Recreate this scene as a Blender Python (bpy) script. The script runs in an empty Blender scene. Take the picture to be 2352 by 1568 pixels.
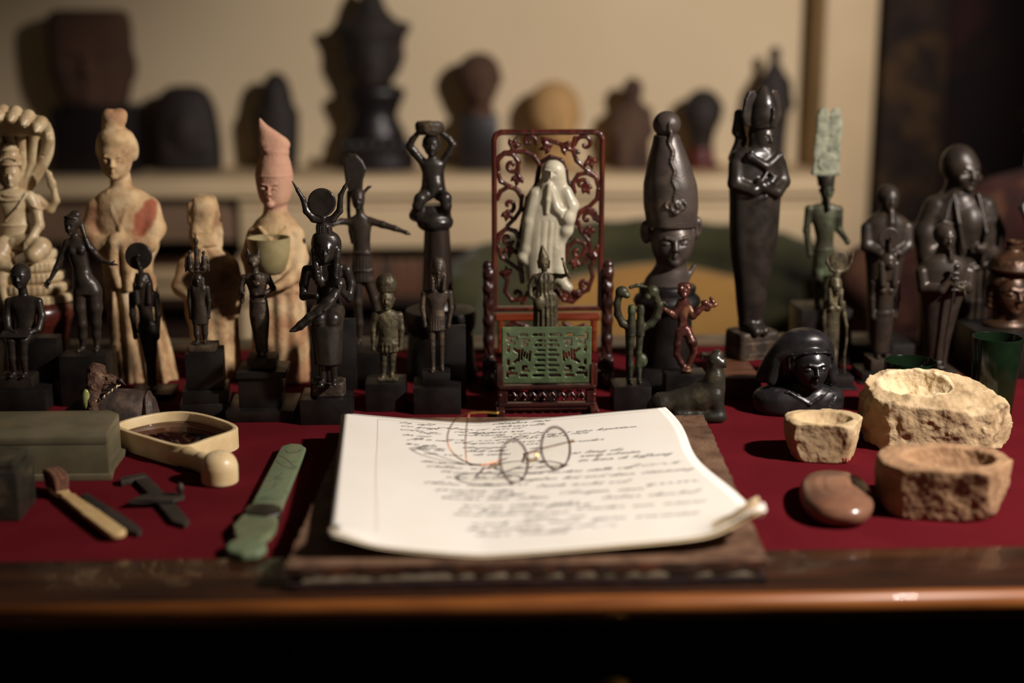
import bpy, bmesh, math, random
import numpy as np
from mathutils import Vector, Matrix

random.seed(7)
SC = bpy.context.scene
COL = SC.collection
R = math.radians

# ------------------------------------------------------------------ camera
FPX = 3267.0                 # focal length in pixels of the 2352x1568 frame (50 mm)
CAM = Vector((0.0, 0.0, 0.43))
YAW, PITCH = R(-2.35), math.atan(764.0 / FPX)
_right = Vector((math.cos(YAW), math.sin(YAW), 0))
_fh = Vector((-math.sin(YAW), math.cos(YAW), 0))
_fwd = _fh * math.cos(PITCH) - Vector((0, 0, 1)) * math.sin(PITCH)
_up = _fh * math.sin(PITCH) + Vector((0, 0, 1)) * math.cos(PITCH)

def ray(u, v):
    return _fwd + _right * ((u - 1176) / FPX) + _up * ((784 - v) / FPX)
def G(u, v, z=0.0):
    d = ray(u, v); return CAM + d * ((z - CAM.z) / d.z)
def PY(u, v, Y):
    d = ray(u, v); return CAM + d * (Y / d.y)
def pix(p):
    q = Vector(p) - CAM; f = q.dot(_fwd)
    return 1176 + FPX * q.dot(_right) / f, 784 - FPX * q.dot(_up) / f
def mpp(Y):                  # metres per pixel at depth Y
    return Y / math.cos(PITCH) * 1.0 / FPX * 0.985

cam_data = bpy.data.cameras.new('camera')
cam = bpy.data.objects.new('camera', cam_data); COL.objects.link(cam)
cam.location = CAM
cam.rotation_euler = (math.pi / 2 - PITCH, 0, YAW)
cam_data.sensor_width = 36.0
cam_data.lens = 36.0 * FPX / 2352.0
cam_data.clip_start = 0.02
cam_data.dof.use_dof = True
cam_data.dof.focus_distance = 1.465
cam_data.dof.aperture_fstop = 1.9
SC.camera = cam

# ------------------------------------------------------------------ light
SC.view_settings.view_transform = 'Standard'
SC.view_settings.look = 'None'
SC.view_settings.gamma = 1.0
SC.view_settings.use_curve_mapping = False
SC.view_settings.exposure = 0.0

world = bpy.data.worlds.new('dim_room'); SC.world = world
world.use_nodes = True
world.node_tree.nodes['Background'].inputs[0].default_value = (1.0, 0.85, 0.70, 1)
world.node_tree.nodes['Background'].inputs[1].default_value = 0.025

def spot(name, loc, target, power, size, blend, radius, color=(1.0, 0.905, 0.835)):
    l = bpy.data.lights.new(name, 'SPOT'); l.energy = power; l.spot_size = R(size)
    l.spot_blend = blend; l.shadow_soft_size = radius; l.color = color
    o = bpy.data.objects.new(name, l); COL.objects.link(o); o.location = loc
    o.rotation_euler = (Vector(target) - Vector(loc)).to_track_quat('-Z', 'Y').to_euler()
    return o
spot('desk_spotlight', (1.24, 0.72, 1.06), (0.10, 1.42, 0.10), 172, 70, 0.65, 0.045)
spot('added_wall_fill', (1.34, 0.75, 1.18), (0.30, 3.55, 0.20), 300, 45, 0.95, 0.055)  # added lamp without a known source, sets the wall brightness

# ------------------------------------------------------------------ materials
def lin(c):
    f = lambda x: x / 12.92 if x <= 0.04045 else ((x + 0.055) / 1.055) ** 2.4
    return tuple(f(x / 255.0) for x in c) + (1.0,)

MATS = {}
def mat(name, c1, c2=None, scale=60, rough=0.5, rough2=None, metal=0.0, bump=0.0, bscale=None, bdetail=4,
        sss=0.0, sssr=(0.01, 0.006, 0.003), coat=0.0, spec=0.5, trans=0.0, ior=1.45, lo=0.35, hi=0.65,
        sheen=0.0, c3=None, scale3=None, lo3=0.55, hi3=0.7, stretch=(1, 1, 1), detail=5, distort=0.0):
    m = bpy.data.materials.new(name); m.use_nodes = True
    nt = m.node_tree; b = nt.nodes['Principled BSDF']
    N = nt.nodes.new; L = nt.links.new
    tc = N('ShaderNodeTexCoord'); mp = N('ShaderNodeMapping'); mp.inputs['Scale'].default_value = stretch
    L(tc.outputs['Object'], mp.inputs['Vector'])
    b.inputs['Base Color'].default_value = lin(c1)
    b.inputs['Roughness'].default_value = rough
    b.inputs['Metallic'].default_value = metal
    b.inputs['IOR'].default_value = ior
    b.inputs['Specular IOR Level'].default_value = spec
    b.inputs['Coat Weight'].default_value = coat
    b.inputs['Transmission Weight'].default_value = trans
    b.inputs['Sheen Weight'].default_value = sheen
    if sss:
        b.inputs['Subsurface Weight'].default_value = sss
        b.inputs['Subsurface Radius'].default_value = (1, 0.6, 0.35)
        b.inputs['Subsurface Scale'].default_value = sssr[0]
    if c2 is not None:
        n = N('ShaderNodeTexNoise'); n.inputs['Scale'].default_value = scale; n.inputs['Detail'].default_value = detail
        n.inputs['Distortion'].default_value = distort
        L(mp.outputs[0], n.inputs['Vector'])
        mr = N('ShaderNodeMapRange'); mr.inputs[1].default_value = lo; mr.inputs[2].default_value = hi
        L(n.outputs['Fac'], mr.inputs[0])
        mx = N('ShaderNodeMix'); mx.data_type = 'RGBA'
        mx.inputs['A'].default_value = lin(c1); mx.inputs['B'].default_value = lin(c2)
        L(mr.outputs[0], mx.inputs['Factor'])
        out = mx.outputs['Result']
        if rough2 is not None:
            mr2 = N('ShaderNodeMapRange'); mr2.inputs[3].default_value = rough; mr2.inputs[4].default_value = rough2
            L(mr.outputs[0], mr2.inputs[0]); L(mr2.outputs[0], b.inputs['Roughness'])
        if c3 is not None:
            n3 = N('ShaderNodeTexNoise'); n3.inputs['Scale'].default_value = scale3 or scale * 0.4; n3.inputs['Detail'].default_value = 6
            mo = N('ShaderNodeMapping'); mo.inputs['Location'].default_value = (3.1, 1.7, 5.3); mo.inputs['Scale'].default_value = stretch
            L(tc.outputs['Object'], mo.inputs['Vector']); L(mo.outputs[0], n3.inputs['Vector'])
            m3 = N('ShaderNodeMapRange'); m3.inputs[1].default_value = lo3; m3.inputs[2].default_value = hi3
            L(n3.outputs['Fac'], m3.inputs[0])
            mx3 = N('ShaderNodeMix'); mx3.data_type = 'RGBA'; mx3.inputs['B'].default_value = lin(c3)
            L(out, mx3.inputs['A']); L(m3.outputs[0], mx3.inputs['Factor']); out = mx3.outputs['Result']
        L(out, b.inputs['Base Color'])
    if bump:
        n2 = N('ShaderNodeTexNoise'); n2.inputs['Scale'].default_value = bscale or scale * 3; n2.inputs['Detail'].default_value = bdetail
        L(mp.outputs[0], n2.inputs['Vector'])
        bp = N('ShaderNodeBump'); bp.inputs['Strength'].default_value = bump; bp.inputs['Distance'].default_value = 0.002
        L(n2.outputs['Fac'], bp.inputs['Height']); L(bp.outputs[0], b.inputs['Normal'])
    MATS[name] = m
    return m

def attr_color(m, attr='pigment'):
    """pigment painted on the thing: colour attribute of the mesh multiplies the base colour"""
    nt = m.node_tree; b = nt.nodes['Principled BSDF']; s = b.inputs['Base Color']
    a = nt.nodes.new('ShaderNodeAttribute'); a.attribute_name = attr
    mx = nt.nodes.new('ShaderNodeMix'); mx.data_type = 'RGBA'
    if s.links: nt.links.new(s.links[0].from_socket, mx.inputs['A'])
    else: mx.inputs['A'].default_value = s.default_value
    nt.links.new(a.outputs['Color'], mx.inputs['B']); nt.links.new(a.outputs['Alpha'], mx.inputs['Factor'])
    nt.links.new(mx.outputs['Result'], s)

# ------------------------------------------------------------------ objects
def thing(name, label, cat, loc=(0, 0, 0), group=None):
    o = bpy.data.objects.new(name, None); COL.objects.link(o); o.empty_display_size = 0.01
    o.location = loc; o['label'] = label; o['category'] = cat
    if group: o['group'] = group
    return o
def tag(o, label, cat, group=None, kind=None):
    o['label'] = label; o['category'] = cat
    if group: o['group'] = group
    if kind: o['kind'] = kind
    return o
def base_of(parent):
    p = Vector((0, 0, 0))
    while parent is not None:
        p += parent.location; parent = parent.parent
    return p
def mesh_obj(name, verts, faces, material, parent=None, smooth=True, loc=None, kind=None):
    """verts are world coordinates; the object is parented so that it stays there"""
    me = bpy.data.meshes.new(name)
    v = np.asarray(verts, dtype=np.float32).reshape(-1, 3)
    if parent is None and loc is None:
        loc = Vector((float((v[:, 0].min() + v[:, 0].max()) / 2), float((v[:, 1].min() + v[:, 1].max()) / 2), float(v[:, 2].min())))
    off = base_of(parent) + (Vector(loc) if loc is not None else Vector((0, 0, 0)))
    v = v - np.array(off, dtype=np.float32)
    if isinstance(faces, np.ndarray):
        me.vertices.add(len(v)); me.vertices.foreach_set('co', v.ravel())
        n = faces.shape[1]
        me.loops.add(faces.size); me.loops.foreach_set('vertex_index', faces.ravel().astype(np.int32))
        me.polygons.add(len(faces)); me.polygons.foreach_set('loop_start', np.arange(0, faces.size, n, dtype=np.int32))
        me.update(calc_edges=True)
    else:
        me.from_pydata([tuple(x) for x in v], [], faces); me.update()
    if smooth:
        me.polygons.foreach_set('use_smooth', np.ones(len(me.polygons), dtype=bool))
    me.materials.append(MATS[material] if isinstance(material, str) else material)
    o = bpy.data.objects.new(name, me); COL.objects.link(o)
    if loc is not None: o.location = loc
    if parent is not None: o.parent = parent
    if kind: o['kind'] = kind
    return o
def bm_obj(name, bm, material, parent=None, smooth=False, loc=None, autosmooth=None):
    bmesh.ops.recalc_face_normals(bm, faces=bm.faces)
    vs = [v.co.copy() for v in bm.verts]; bm.verts.index_update()
    fs = [[v.index for v in f.verts] for f in bm.faces]
    bm.free()
    o = mesh_obj(name, vs, fs, material, parent, smooth, loc)
    if autosmooth:
        me = o.data
        me.polygons.foreach_set('use_smooth', np.ones(len(me.polygons), dtype=bool))
        try: me.set_sharp_from_angle(angle=R(autosmooth))
        except Exception: pass
    return o
def bm_box(bm, c, half, bevel=0.0, rz=0.0, seg=2, taper=1.0):
    """box centred at c; taper scales the top face"""
    M = Matrix.Translation(c) @ Matrix.Rotation(rz, 4, 'Z')
    r = bmesh.ops.create_cube(bm, size=2.0)
    vs = r['verts']
    for v in vs:
        k = taper if v.co.z > 0 else 1.0
        v.co = Vector((v.co.x * half[0] * k, v.co.y * half[1] * k, v.co.z * half[2]))
    if bevel:
        es = list({e for v in vs for e in v.link_edges})
        out = bmesh.ops.bevel(bm, geom=es, offset=bevel, segments=seg, affect='EDGES', profile=0.6)
        vs = list({v for f in out['faces'] for v in f.verts} | {v for v in vs if v.is_valid})
    for v in vs: v.co = M @ v.co
    return vs
def box(name, c, half, material, parent=None, bevel=0.001, rz=0.0, taper=1.0, seg=2):
    bm = bmesh.new(); bm_box(bm, c, half, bevel, rz, seg, taper)
    return bm_obj(name, bm, material, parent, autosmooth=40)
def lathe(name, profile, c, material, parent=None, n=40, caps=True, squash=(1, 1), autosmooth=50):
    """profile: list of (r, z) from bottom to top, z relative to c"""
    vs = []; fs = []
    for r, z in profile:
        for i in range(n):
            a = 2 * math.pi * i / n
            vs.append((c[0] + r * squash[0] * math.cos(a), c[1] + r * squash[1] * math.sin(a), c[2] + z))
    for k in range(len(profile) - 1):
        for i in range(n):
            j = (i + 1) % n
            fs.append([k * n + i, k * n + j, (k + 1) * n + j, (k + 1) * n + i])
    if caps:
        fs.append(list(range(n))[::-1]); fs.append([(len(profile) - 1) * n + i for i in range(n)])
    o = mesh_obj(name, vs, fs, material, parent, True)
    try: o.data.set_sharp_from_angle(angle=R(autosmooth))
    except Exception: pass
    return o
def tube_geo(pts, rad, n=8, closed=False):
    """tube along points; rad a number or a list"""
    pts = [Vector(p) for p in pts]; m = len(pts)
    rads = [rad] * m if not isinstance(rad, (list, tuple)) else list(rad)
    vs = []; fs = []
    t0 = (pts[1] - pts[0]).normalized()
    ref = Vector((0, 0, 1)) if abs(t0.z) < 0.9 else Vector((1, 0, 0))
    nrm = t0.cross(ref).normalized()
    for i, p in enumerate(pts):
        if closed: t = (pts[(i + 1) % m] - pts[i - 1])
        else: t = pts[min(i + 1, m - 1)] - pts[max(i - 1, 0)]
        t.normalize()
        nrm = (nrm - t * nrm.dot(t)).normalized(); b = t.cross(nrm)
        for k in range(n):
            a = 2 * math.pi * k / n
            vs.append(p + (nrm * math.cos(a) + b * math.sin(a)) * rads[i])
    for i in range(m if closed else m - 1):
        j = (i + 1) % m
        for k in range(n):
            l = (k + 1) % n
            fs.append([i * n + k, i * n + l, j * n + l, j * n + k])
    if not closed:
        fs.append(list(range(n))[::-1]); fs.append([(m - 1) * n + k for k in range(n)])
    return vs, fs
def join_geo(parts):
    V = []; F = []
    for vs, fs in parts:
        o = len(V); V += list(vs); F += [[i + o for i in f] for f in fs]
    return V, F
def smooth_path(pts, sub=6, closed=False):
    """Catmull-Rom through the points"""
    P = [Vector(p) for p in pts]; m = len(P); out = []
    for i in range(m if closed else m - 1):
        p0 = P[(i - 1) % m] if closed or i > 0 else P[0]
        p1 = P[i]; p2 = P[(i + 1) % m]
        p3 = P[(i + 2) % m] if closed or i + 2 < m else P[-1]
        for s in range(sub):
            t = s / sub
            out.append(0.5 * ((2 * p1) + (p2 - p0) * t + (2 * p0 - 5 * p1 + 4 * p2 - p3) * t * t + (3 * p1 - p0 - 3 * p2 + p3) * t ** 3))
    if not closed: out.append(P[-1])
    return out

# ------------------------------------------------------------------ sculpting: signed distance fields turned into one skin
_T = np.random.RandomState(3).rand(32, 32, 32).astype(np.float32)
def vnoise(x, y, z):
    x, y, z = np.broadcast_arrays(x, y, z)
    xi = np.floor(x).astype(np.int32); yi = np.floor(y).astype(np.int32); zi = np.floor(z).astype(np.int32)
    fx = x - xi; fy = y - yi; fz = z - zi
    fx = fx * fx * (3 - 2 * fx); fy = fy * fy * (3 - 2 * fy); fz = fz * fz * (3 - 2 * fz)
    a = lambda i, j, k: _T[(xi + i) & 31, (yi + j) & 31, (zi + k) & 31]
    return (((a(0, 0, 0) * (1 - fx) + a(1, 0, 0) * fx) * (1 - fy) + (a(0, 1, 0) * (1 - fx) + a(1, 1, 0) * fx) * fy) * (1 - fz) +
            ((a(0, 0, 1) * (1 - fx) + a(1, 0, 1) * fx) * (1 - fy) + (a(0, 1, 1) * (1 - fx) + a(1, 1, 1) * fx) * fy) * fz) - 0.5
def fbm(x, y, z, octaves=4):
    s = 0; a = 1.0; f = 1.0
    for o in range(octaves):
        s = s + a * vnoise(x * f + 7.3 * o, y * f + 2.1 * o, z * f + 4.7 * o); a *= 0.5; f *= 2.03
    return s

def rotm(rx=0, ry=0, rz=0):
    return np.array((Matrix.Rotation(R(rz), 3, 'Z') @ Matrix.Rotation(R(ry), 3, 'Y') @ Matrix.Rotation(R(rx), 3, 'X')))

class Sculpt:
    """Shapes are given as (u, v, w): pixels right, pixels down, pixels away from the viewer at the figure's own depth."""
    def __init__(s, h=2.0):
        s.h = h * 1.18; s.P = []; s.k = 4.0; s.M = None; s.o = None
    def turn(s, rz=0, o=(0, 0, 0), rx=0, ry=0):
        """turn everything added from now on about o (degrees)"""
        s.M = rotm(rx, ry, rz) if (rz or rx or ry) else None
        s.o = np.array((o[0], o[2], -o[1]), float)
    def _add(s, fn, lo, hi, k, op):
        k = s.k if k is None else k
        lo = np.array(lo, float); hi = np.array(hi, float)
        if s.M is not None:
            M, o = s.M, s.o; f0 = fn
            cs = np.array([[(lo, hi)[i][0], (lo, hi)[j][1], (lo, hi)[l][2]] for i in (0, 1) for j in (0, 1) for l in (0, 1)])
            cs = (cs - o) @ M.T + o; lo = cs.min(0); hi = cs.max(0)
            def fn(x, y, z):
                x = x - o[0]; y = y - o[1]; z = z - o[2]
                return f0(M[0, 0] * x + M[1, 0] * y + M[2, 0] * z + o[0], M[0, 1] * x + M[1, 1] * y + M[2, 1] * z + o[1], M[0, 2] * x + M[1, 2] * y + M[2, 2] * z + o[2])
        s.P.append((fn, lo, hi, k, op))
    def cap(s, a, b, ra, rb=None, k=None, op='u', flat=1.0):
        """round bone from a to b; flat < 1 squeezes it in depth"""
        rb = ra if rb is None else rb
        A = np.array((a[0], a[2], -a[1]), float); B = np.array((b[0], b[2], -b[1]), float); D = B - A; L2 = max(D.dot(D), 1e-6)
        def fn(x, y, z):
            px = x - A[0]; py = y - A[1]; pz = z - A[2]
            t = np.clip((px * D[0] + py * D[1] + pz * D[2]) / L2, 0, 1)
            return np.sqrt((px - t * D[0]) ** 2 + ((py - t * D[1]) / flat) ** 2 + (pz - t * D[2]) ** 2) - (ra + (rb - ra) * t)
        r = max(ra, rb)
        s._add(fn, np.minimum(A, B) - r, np.maximum(A, B) + r, k, op)
    def path(s, pts, rads, k=None, op='u', flat=1.0):
        n = len(pts)
        if not isinstance(rads, (list, tuple)): rads = [rads] * n
        for i in range(n - 1): s.cap(pts[i], pts[i + 1], rads[i], rads[i + 1], k, op, flat)
    def ell(s, c, r, rot=(0, 0, 0), k=None, op='u'):
        C = np.array((c[0], c[2], -c[1]), float); rr = np.array((r[0], r[2], r[1]), float); M = rotm(*rot)   # r = (half width, half height, half depth)
        ident = not any(rot)
        def fn(x, y, z):
            px = x - C[0]; py = y - C[1]; pz = z - C[2]
            if not ident:
                px, py, pz = (M[0, 0] * px + M[1, 0] * py + M[2, 0] * pz, M[0, 1] * px + M[1, 1] * py + M[2, 1] * pz, M[0, 2] * px + M[1, 2] * py + M[2, 2] * pz)
            k0 = np.sqrt((px / rr[0]) ** 2 + (py / rr[1]) ** 2 + (pz / rr[2]) ** 2)
            k1 = np.sqrt((px / rr[0] ** 2) ** 2 + (py / rr[1] ** 2) ** 2 + (pz / rr[2] ** 2) ** 2)
            return k0 * (k0 - 1) / np.maximum(k1, 1e-6)
        e = rr if ident else np.full(3, rr.max())
        s._add(fn, C - e, C + e, k, op)
    def box(s, c, r, rd=1.0, rot=(0, 0, 0), k=None, op='u'):
        C = np.array((c[0], c[2], -c[1]), float); rr = np.array((r[0], r[2], r[1]), float); M = rotm(*rot); ident = not any(rot)
        def fn(x, y, z):
            px = x - C[0]; py = y - C[1]; pz = z - C[2]
            if not ident:
                px, py, pz = (M[0, 0] * px + M[1, 0] * py + M[2, 0] * pz, M[0, 1] * px + M[1, 1] * py + M[2, 1] * pz, M[0, 2] * px + M[1, 2] * py + M[2, 2] * pz)
            qx = np.abs(px) - rr[0] + rd; qy = np.abs(py) - rr[1] + rd; qz = np.abs(pz) - rr[2] + rd
            return np.sqrt(np.maximum(qx, 0) ** 2 + np.maximum(qy, 0) ** 2 + np.maximum(qz, 0) ** 2) + np.minimum(np.maximum(qx, np.maximum(qy, qz)), 0) - rd
        e = rr if ident else np.full(3, np.linalg.norm(rr))
        s._add(fn, C - e, C + e, k, op)
    def disc(s, c, r, t, rot=(0, 0, 0), k=None, op='u', rd=1.0):
        """round plate facing the viewer: radius r, half thickness t"""
        C = np.array((c[0], c[2], -c[1]), float); M = rotm(*rot)
        def fn(x, y, z):
            px = x - C[0]; py = y - C[1]; pz = z - C[2]
            px, py, pz = (M[0, 0] * px + M[1, 0] * py + M[2, 0] * pz, M[0, 1] * px + M[1, 1] * py + M[2, 1] * pz, M[0, 2] * px + M[1, 2] * py + M[2, 2] * pz)
            qx = np.sqrt(px ** 2 + pz ** 2) - r + rd; qy = np.abs(py) - t + rd
            return np.sqrt(np.maximum(qx, 0) ** 2 + np.maximum(qy, 0) ** 2) + np.minimum(np.maximum(qx, qy), 0) - rd
        e = np.full(3, math.hypot(r, t))
        s._add(fn, C - e, C + e, k, op)
    def ring(s, c, rad, r, rot=(0, 0, 0), k=None, op='u', sq=1.0):
        """torus lying flat (axis up) unless rotated; sq squeezes its depth"""
        C = np.array((c[0], c[2], -c[1]), float); M = rotm(*rot)
        def fn(x, y, z):
            px = x - C[0]; py = y - C[1]; pz = z - C[2]
            px, py, pz = (M[0, 0] * px + M[1, 0] * py + M[2, 0] * pz, M[0, 1] * px + M[1, 1] * py + M[2, 1] * pz, M[0, 2] * px + M[1, 2] * py + M[2, 2] * pz)
            q = np.sqrt(px ** 2 + (py / sq) ** 2) - rad
            return np.sqrt(q ** 2 + pz ** 2) - r
        e = np.full(3, rad + r)
        s._add(fn, C - e, C + e, k, op)
    def loft(s, secs, k=None, op='u', fold=None, p=2.0, rd=1.5):
        """stack of oval sections, each (v, u, half width, half depth[, w]); fold = (count, depth, phase, twist)"""
        S = sorted([tuple(q) + ((0,) if len(q) == 4 else ()) for q in secs], key=lambda q: -q[0])   # bottom to top
        zz = np.array([-q[0] for q in S], float); U = np.array([q[1] for q in S], float); A = np.array([q[2] for q in S], float)
        B = np.array([q[3] for q in S], float); W = np.array([q[4] for q in S], float)
        def ip(z, Y):                                   # smooth (monotone cubic) interpolation
            n = len(zz); d = np.diff(Y) / np.diff(zz)
            m = np.zeros(n)
            if n > 2:
                for i in range(1, n - 1): m[i] = 0 if d[i - 1] * d[i] <= 0 else 2 * d[i - 1] * d[i] / (d[i - 1] + d[i])
            m[0] = d[0]; m[-1] = d[-1]
            zc = np.clip(z, zz[0], zz[-1]); i = np.clip(np.searchsorted(zz, zc, 'right') - 1, 0, n - 2)
            hh = zz[i + 1] - zz[i]; t = (zc - zz[i]) / hh
            return (2 * t ** 3 - 3 * t ** 2 + 1) * Y[i] + (t ** 3 - 2 * t ** 2 + t) * hh * m[i] + (-2 * t ** 3 + 3 * t ** 2) * Y[i + 1] + (t ** 3 - t ** 2) * hh * m[i + 1]
        def fn(x, y, z):
            if z.ndim == 3 and z.shape[0] == 1 and z.shape[1] == 1:
                z1 = z.ravel(); sh = (1, 1, -1)
                u, a, b, w = [ip(z1, q).reshape(sh) for q in (U, A, B, W)]
            else:
                u, a, b, w = [ip(z, q) for q in (U, A, B, W)]
            a = np.maximum(a, 0.3); b = np.maximum(b, 0.3)
            dx = (x - u); dy = (y - w)
            if fold:
                th = np.arctan2(dy / b, dx / a); n_, am, ph, tw = fold
                g = am * np.cos(n_ * th + ph + tw * (z - zz[0]))
            else: g = 0
            if p == 2.0: q = np.sqrt((dx / a) ** 2 + (dy / b) ** 2)
            else: q = ((np.abs(dx) / a) ** p + (np.abs(dy) / b) ** p) ** (1.0 / p)
            d = (q - 1) * np.minimum(a, b) * (1 + 0.0 * z) + g
            e = np.maximum(zz[0] - z, z - zz[-1])
            d1 = d + rd; e1 = e + rd
            return np.sqrt(np.maximum(d1, 0) ** 2 + np.maximum(e1, 0) ** 2) + np.minimum(np.maximum(d1, e1), 0) - rd
        g = abs(fold[1]) if fold else 0
        lo = ((U - A).min() - g, (W - B).min() - g, zz[0]); hi = ((U + A).max() + g, (W + B).max() + g, zz[-1])
        s._add(fn, lo, hi, k, op)
    def plate(s, poly, w, t, k=None, op='u', rd=0.6):
        """flat cut-out facing the viewer: polygon of (u, v), centre depth w, half thickness t"""
        Q = [(a, -b) for a, b in poly]
        def fn(x, y, z):
            d2 = None; sg = np.ones(np.broadcast(x, z).shape, bool); n = len(Q)
            for i in range(n):
                ax, az = Q[i]; bx, bz = Q[(i + 1) % n]; ex = bx - ax; ez = bz - az
                t_ = np.clip(((x - ax) * ex + (z - az) * ez) / (ex * ex + ez * ez + 1e-9), 0, 1)
                q = (x - ax - t_ * ex) ** 2 + (z - az - t_ * ez) ** 2
                d2 = q if d2 is None else np.minimum(d2, q)
                c1 = (z >= az) != (z >= bz)
                if ez != 0: sg = sg ^ (c1 & (x < ax + (z - az) * ex / ez))
            d = np.where(sg, 1.0, -1.0) * np.sqrt(d2)
            e = np.abs(y - w) - t; d1 = d + rd; e1 = e + rd
            return np.sqrt(np.maximum(d1, 0) ** 2 + np.maximum(e1, 0) ** 2) + np.minimum(np.maximum(d1, e1), 0) - rd
        xs = [q[0] for q in Q]; zs = [q[1] for q in Q]
        s._add(fn, (min(xs), w - t, min(zs)), (max(xs), w + t, max(zs)), k, op)
    def noise(s, amp, size, octaves=3):
        s.P.append((lambda x, y, z: amp * fbm(x / size, y / size, z / size, octaves), None, None, 0, 'n'))
    def floor(s, v):
        s.P.append((lambda x, y, z: (-v) - z + 0 * x + 0 * y, None, None, 0.3, 'i'))
    def back(s, w):
        s.P.append((lambda x, y, z: y - w + 0 * x + 0 * z, None, None, 0.3, 'i'))
    def keep(s, fn):
        s.P.append((fn, None, None, 0.5, 'i'))
    def mesh(s):
        h = s.h
        add = [p for p in s.P if p[4] == 'u']
        lo = np.min([p[1] for p in add], 0) - 3 * h; hi = np.max([p[2] for p in add], 0) + 3 * h
        n = np.ceil((hi - lo) / h).astype(int) + 1
        ax = [(lo[i] + h * np.arange(n[i])).astype(np.float32) for i in range(3)]
        D = np.full(n, 40.0 * h, np.float32)
        for fn, a, b, k, op in s.P:
            if a is None: sl = (slice(None),) * 3
            else:
                mg = k + 3.0 * h
                i0 = np.clip(np.floor((a - mg - lo) / h).astype(int), 0, n - 1); i1 = np.clip(np.ceil((b + mg - lo) / h).astype(int) + 1, 1, n)
                if (i1 <= i0).any(): continue
                sl = tuple(slice(i0[i], i1[i]) for i in range(3))
            x = ax[0][sl[0]][:, None, None]; y = ax[1][sl[1]][None, :, None]; z = ax[2][sl[2]][None, None, :]
            d = np.asarray(fn(x, y, z), np.float32); A = D[sl]
            if op == 'n': D[sl] = A + d
            elif op == 'u':
                if k > 0.01: hh = np.maximum(k - np.abs(A - d), 0) / k; D[sl] = np.minimum(A, d) - hh * hh * k * 0.25
                else: D[sl] = np.minimum(A, d)
            else:
                if op == 's': d = -d
                if k > 0.01: hh = np.maximum(k - np.abs(A - d), 0) / k; D[sl] = np.maximum(A, d) + hh * hh * k * 0.25
                else: D[sl] = np.maximum(A, d)
        for i in range(3):                               # closed at the border of the block
            q = [slice(None)] * 3
            for e in (0, -1): q[i] = e; D[tuple(q)] = np.maximum(D[tuple(q)], 0.5 * h)
        return surface_nets(D, lo, h)
    def build(s, name, fr, material, parent, pigment=None, kind=None):
        V, F = s.mesh()
        o = mesh_obj(name, fr.map_np(V), F, material, parent, True, kind=kind)
        if pigment is not None:
            c = o.data.color_attributes.new('pigment', 'FLOAT_COLOR', 'POINT')
            c.data.foreach_set('color', pigment(V[:, 0], -V[:, 2], V[:, 1]).astype(np.float32).ravel())
        return o

def surface_nets(D, lo, h):
    S = D < 0; n = D.shape
    c = np.zeros((n[0] - 1, n[1] - 1, n[2] - 1), np.uint8)
    offs = [(i, j, k) for i in (0, 1) for j in (0, 1) for k in (0, 1)]
    for i, j, k in offs: c += S[i:n[0] - 1 + i, j:n[1] - 1 + j, k:n[2] - 1 + k]
    act = (c > 0) & (c < 8); I, J, K = np.nonzero(act)
    idx = np.full(act.shape, -1, np.int32); idx[I, J, K] = np.arange(len(I))
    val = np.stack([D[I + i, J + j, K + k] for i, j, k in offs], 1)
    acc = np.zeros((len(I), 3), np.float32); cnt = np.zeros(len(I), np.float32)
    O = np.array(offs, np.float32)
    for a in range(8):
        for b in range(a + 1, 8):
            if np.abs(O[a] - O[b]).sum() != 1: continue
            va, vb = val[:, a], val[:, b]; m = (va < 0) != (vb < 0)
            t = np.where(m, va / np.where(m, va - vb, 1), 0)
            p = O[a] + t[:, None] * (O[b] - O[a]); acc += np.where(m[:, None], p, 0); cnt += m
    V = lo + h * (np.stack([I, J, K], 1) + acc / cnt[:, None])
    F = []
    for ax in range(3):
        o1, o2 = [(1, 2), (2, 0), (0, 1)][ax]
        a = [slice(1, n[i] - 1) for i in range(3)]; a[ax] = slice(0, n[ax] - 1); b = list(a); b[ax] = slice(1, n[ax])
        s0 = S[tuple(a)]; s1 = S[tuple(b)]; q = np.argwhere(s0 != s1)
        if not len(q): continue
        base = q + 1; base[:, ax] = q[:, ax]
        fl = s0[q[:, 0], q[:, 1], q[:, 2]]
        d1 = np.zeros(3, int); d1[o1] = 1; d2 = np.zeros(3, int); d2[o2] = 1
        g = lambda p: idx[p[:, 0], p[:, 1], p[:, 2]]
        f = np.stack([g(base - d1 - d2), g(base - d2), g(base), g(base - d1)], 1)
        f[~fl] = f[~fl][:, ::-1]; F.append(f)
    F = np.concatenate(F); F = F[(F >= 0).all(1)]
    return V.astype(np.float32), F

class Frame:
    """A figure's own metric frame: centre column u0, depth Y, standing height zb.  Pixels are only its unit of length."""
    def __init__(s, u0, Y, zb=0.0, vt=None, vb=None):
        s.u0, s.Y, s.zb = u0, Y, zb
        p = PY(u0, 600, Y)
        if vb is None: vb = pix((p.x, Y, zb))[1]
        else: s.zb = PY(u0, vb, Y).z
        s.vb = vb; vt = vb - 300 if vt is None else vt
        vm = (vb + vt) / 2
        s.X = PY(u0, vm, Y).x
        s.s = (PY(u0 + 50, vm, Y).x - PY(u0 - 50, vm, Y).x) / 100
        s.kz = (PY(u0, vt, Y).z - s.zb) / (vb - vt)
        s.loc = (s.X, Y, s.zb)
    def map_np(s, V):
        W = np.empty_like(V); W[:, 0] = s.X + (V[:, 0] - s.u0) * s.s; W[:, 1] = s.Y + V[:, 1] * s.s; W[:, 2] = s.zb + (V[:, 2] + s.vb) * s.kz
        return W
    def at(s, u, v, w=0):
        return Vector((s.X + (u - s.u0) * s.s, s.Y + w * s.s, s.zb + (s.vb - v) * s.kz))

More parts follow.
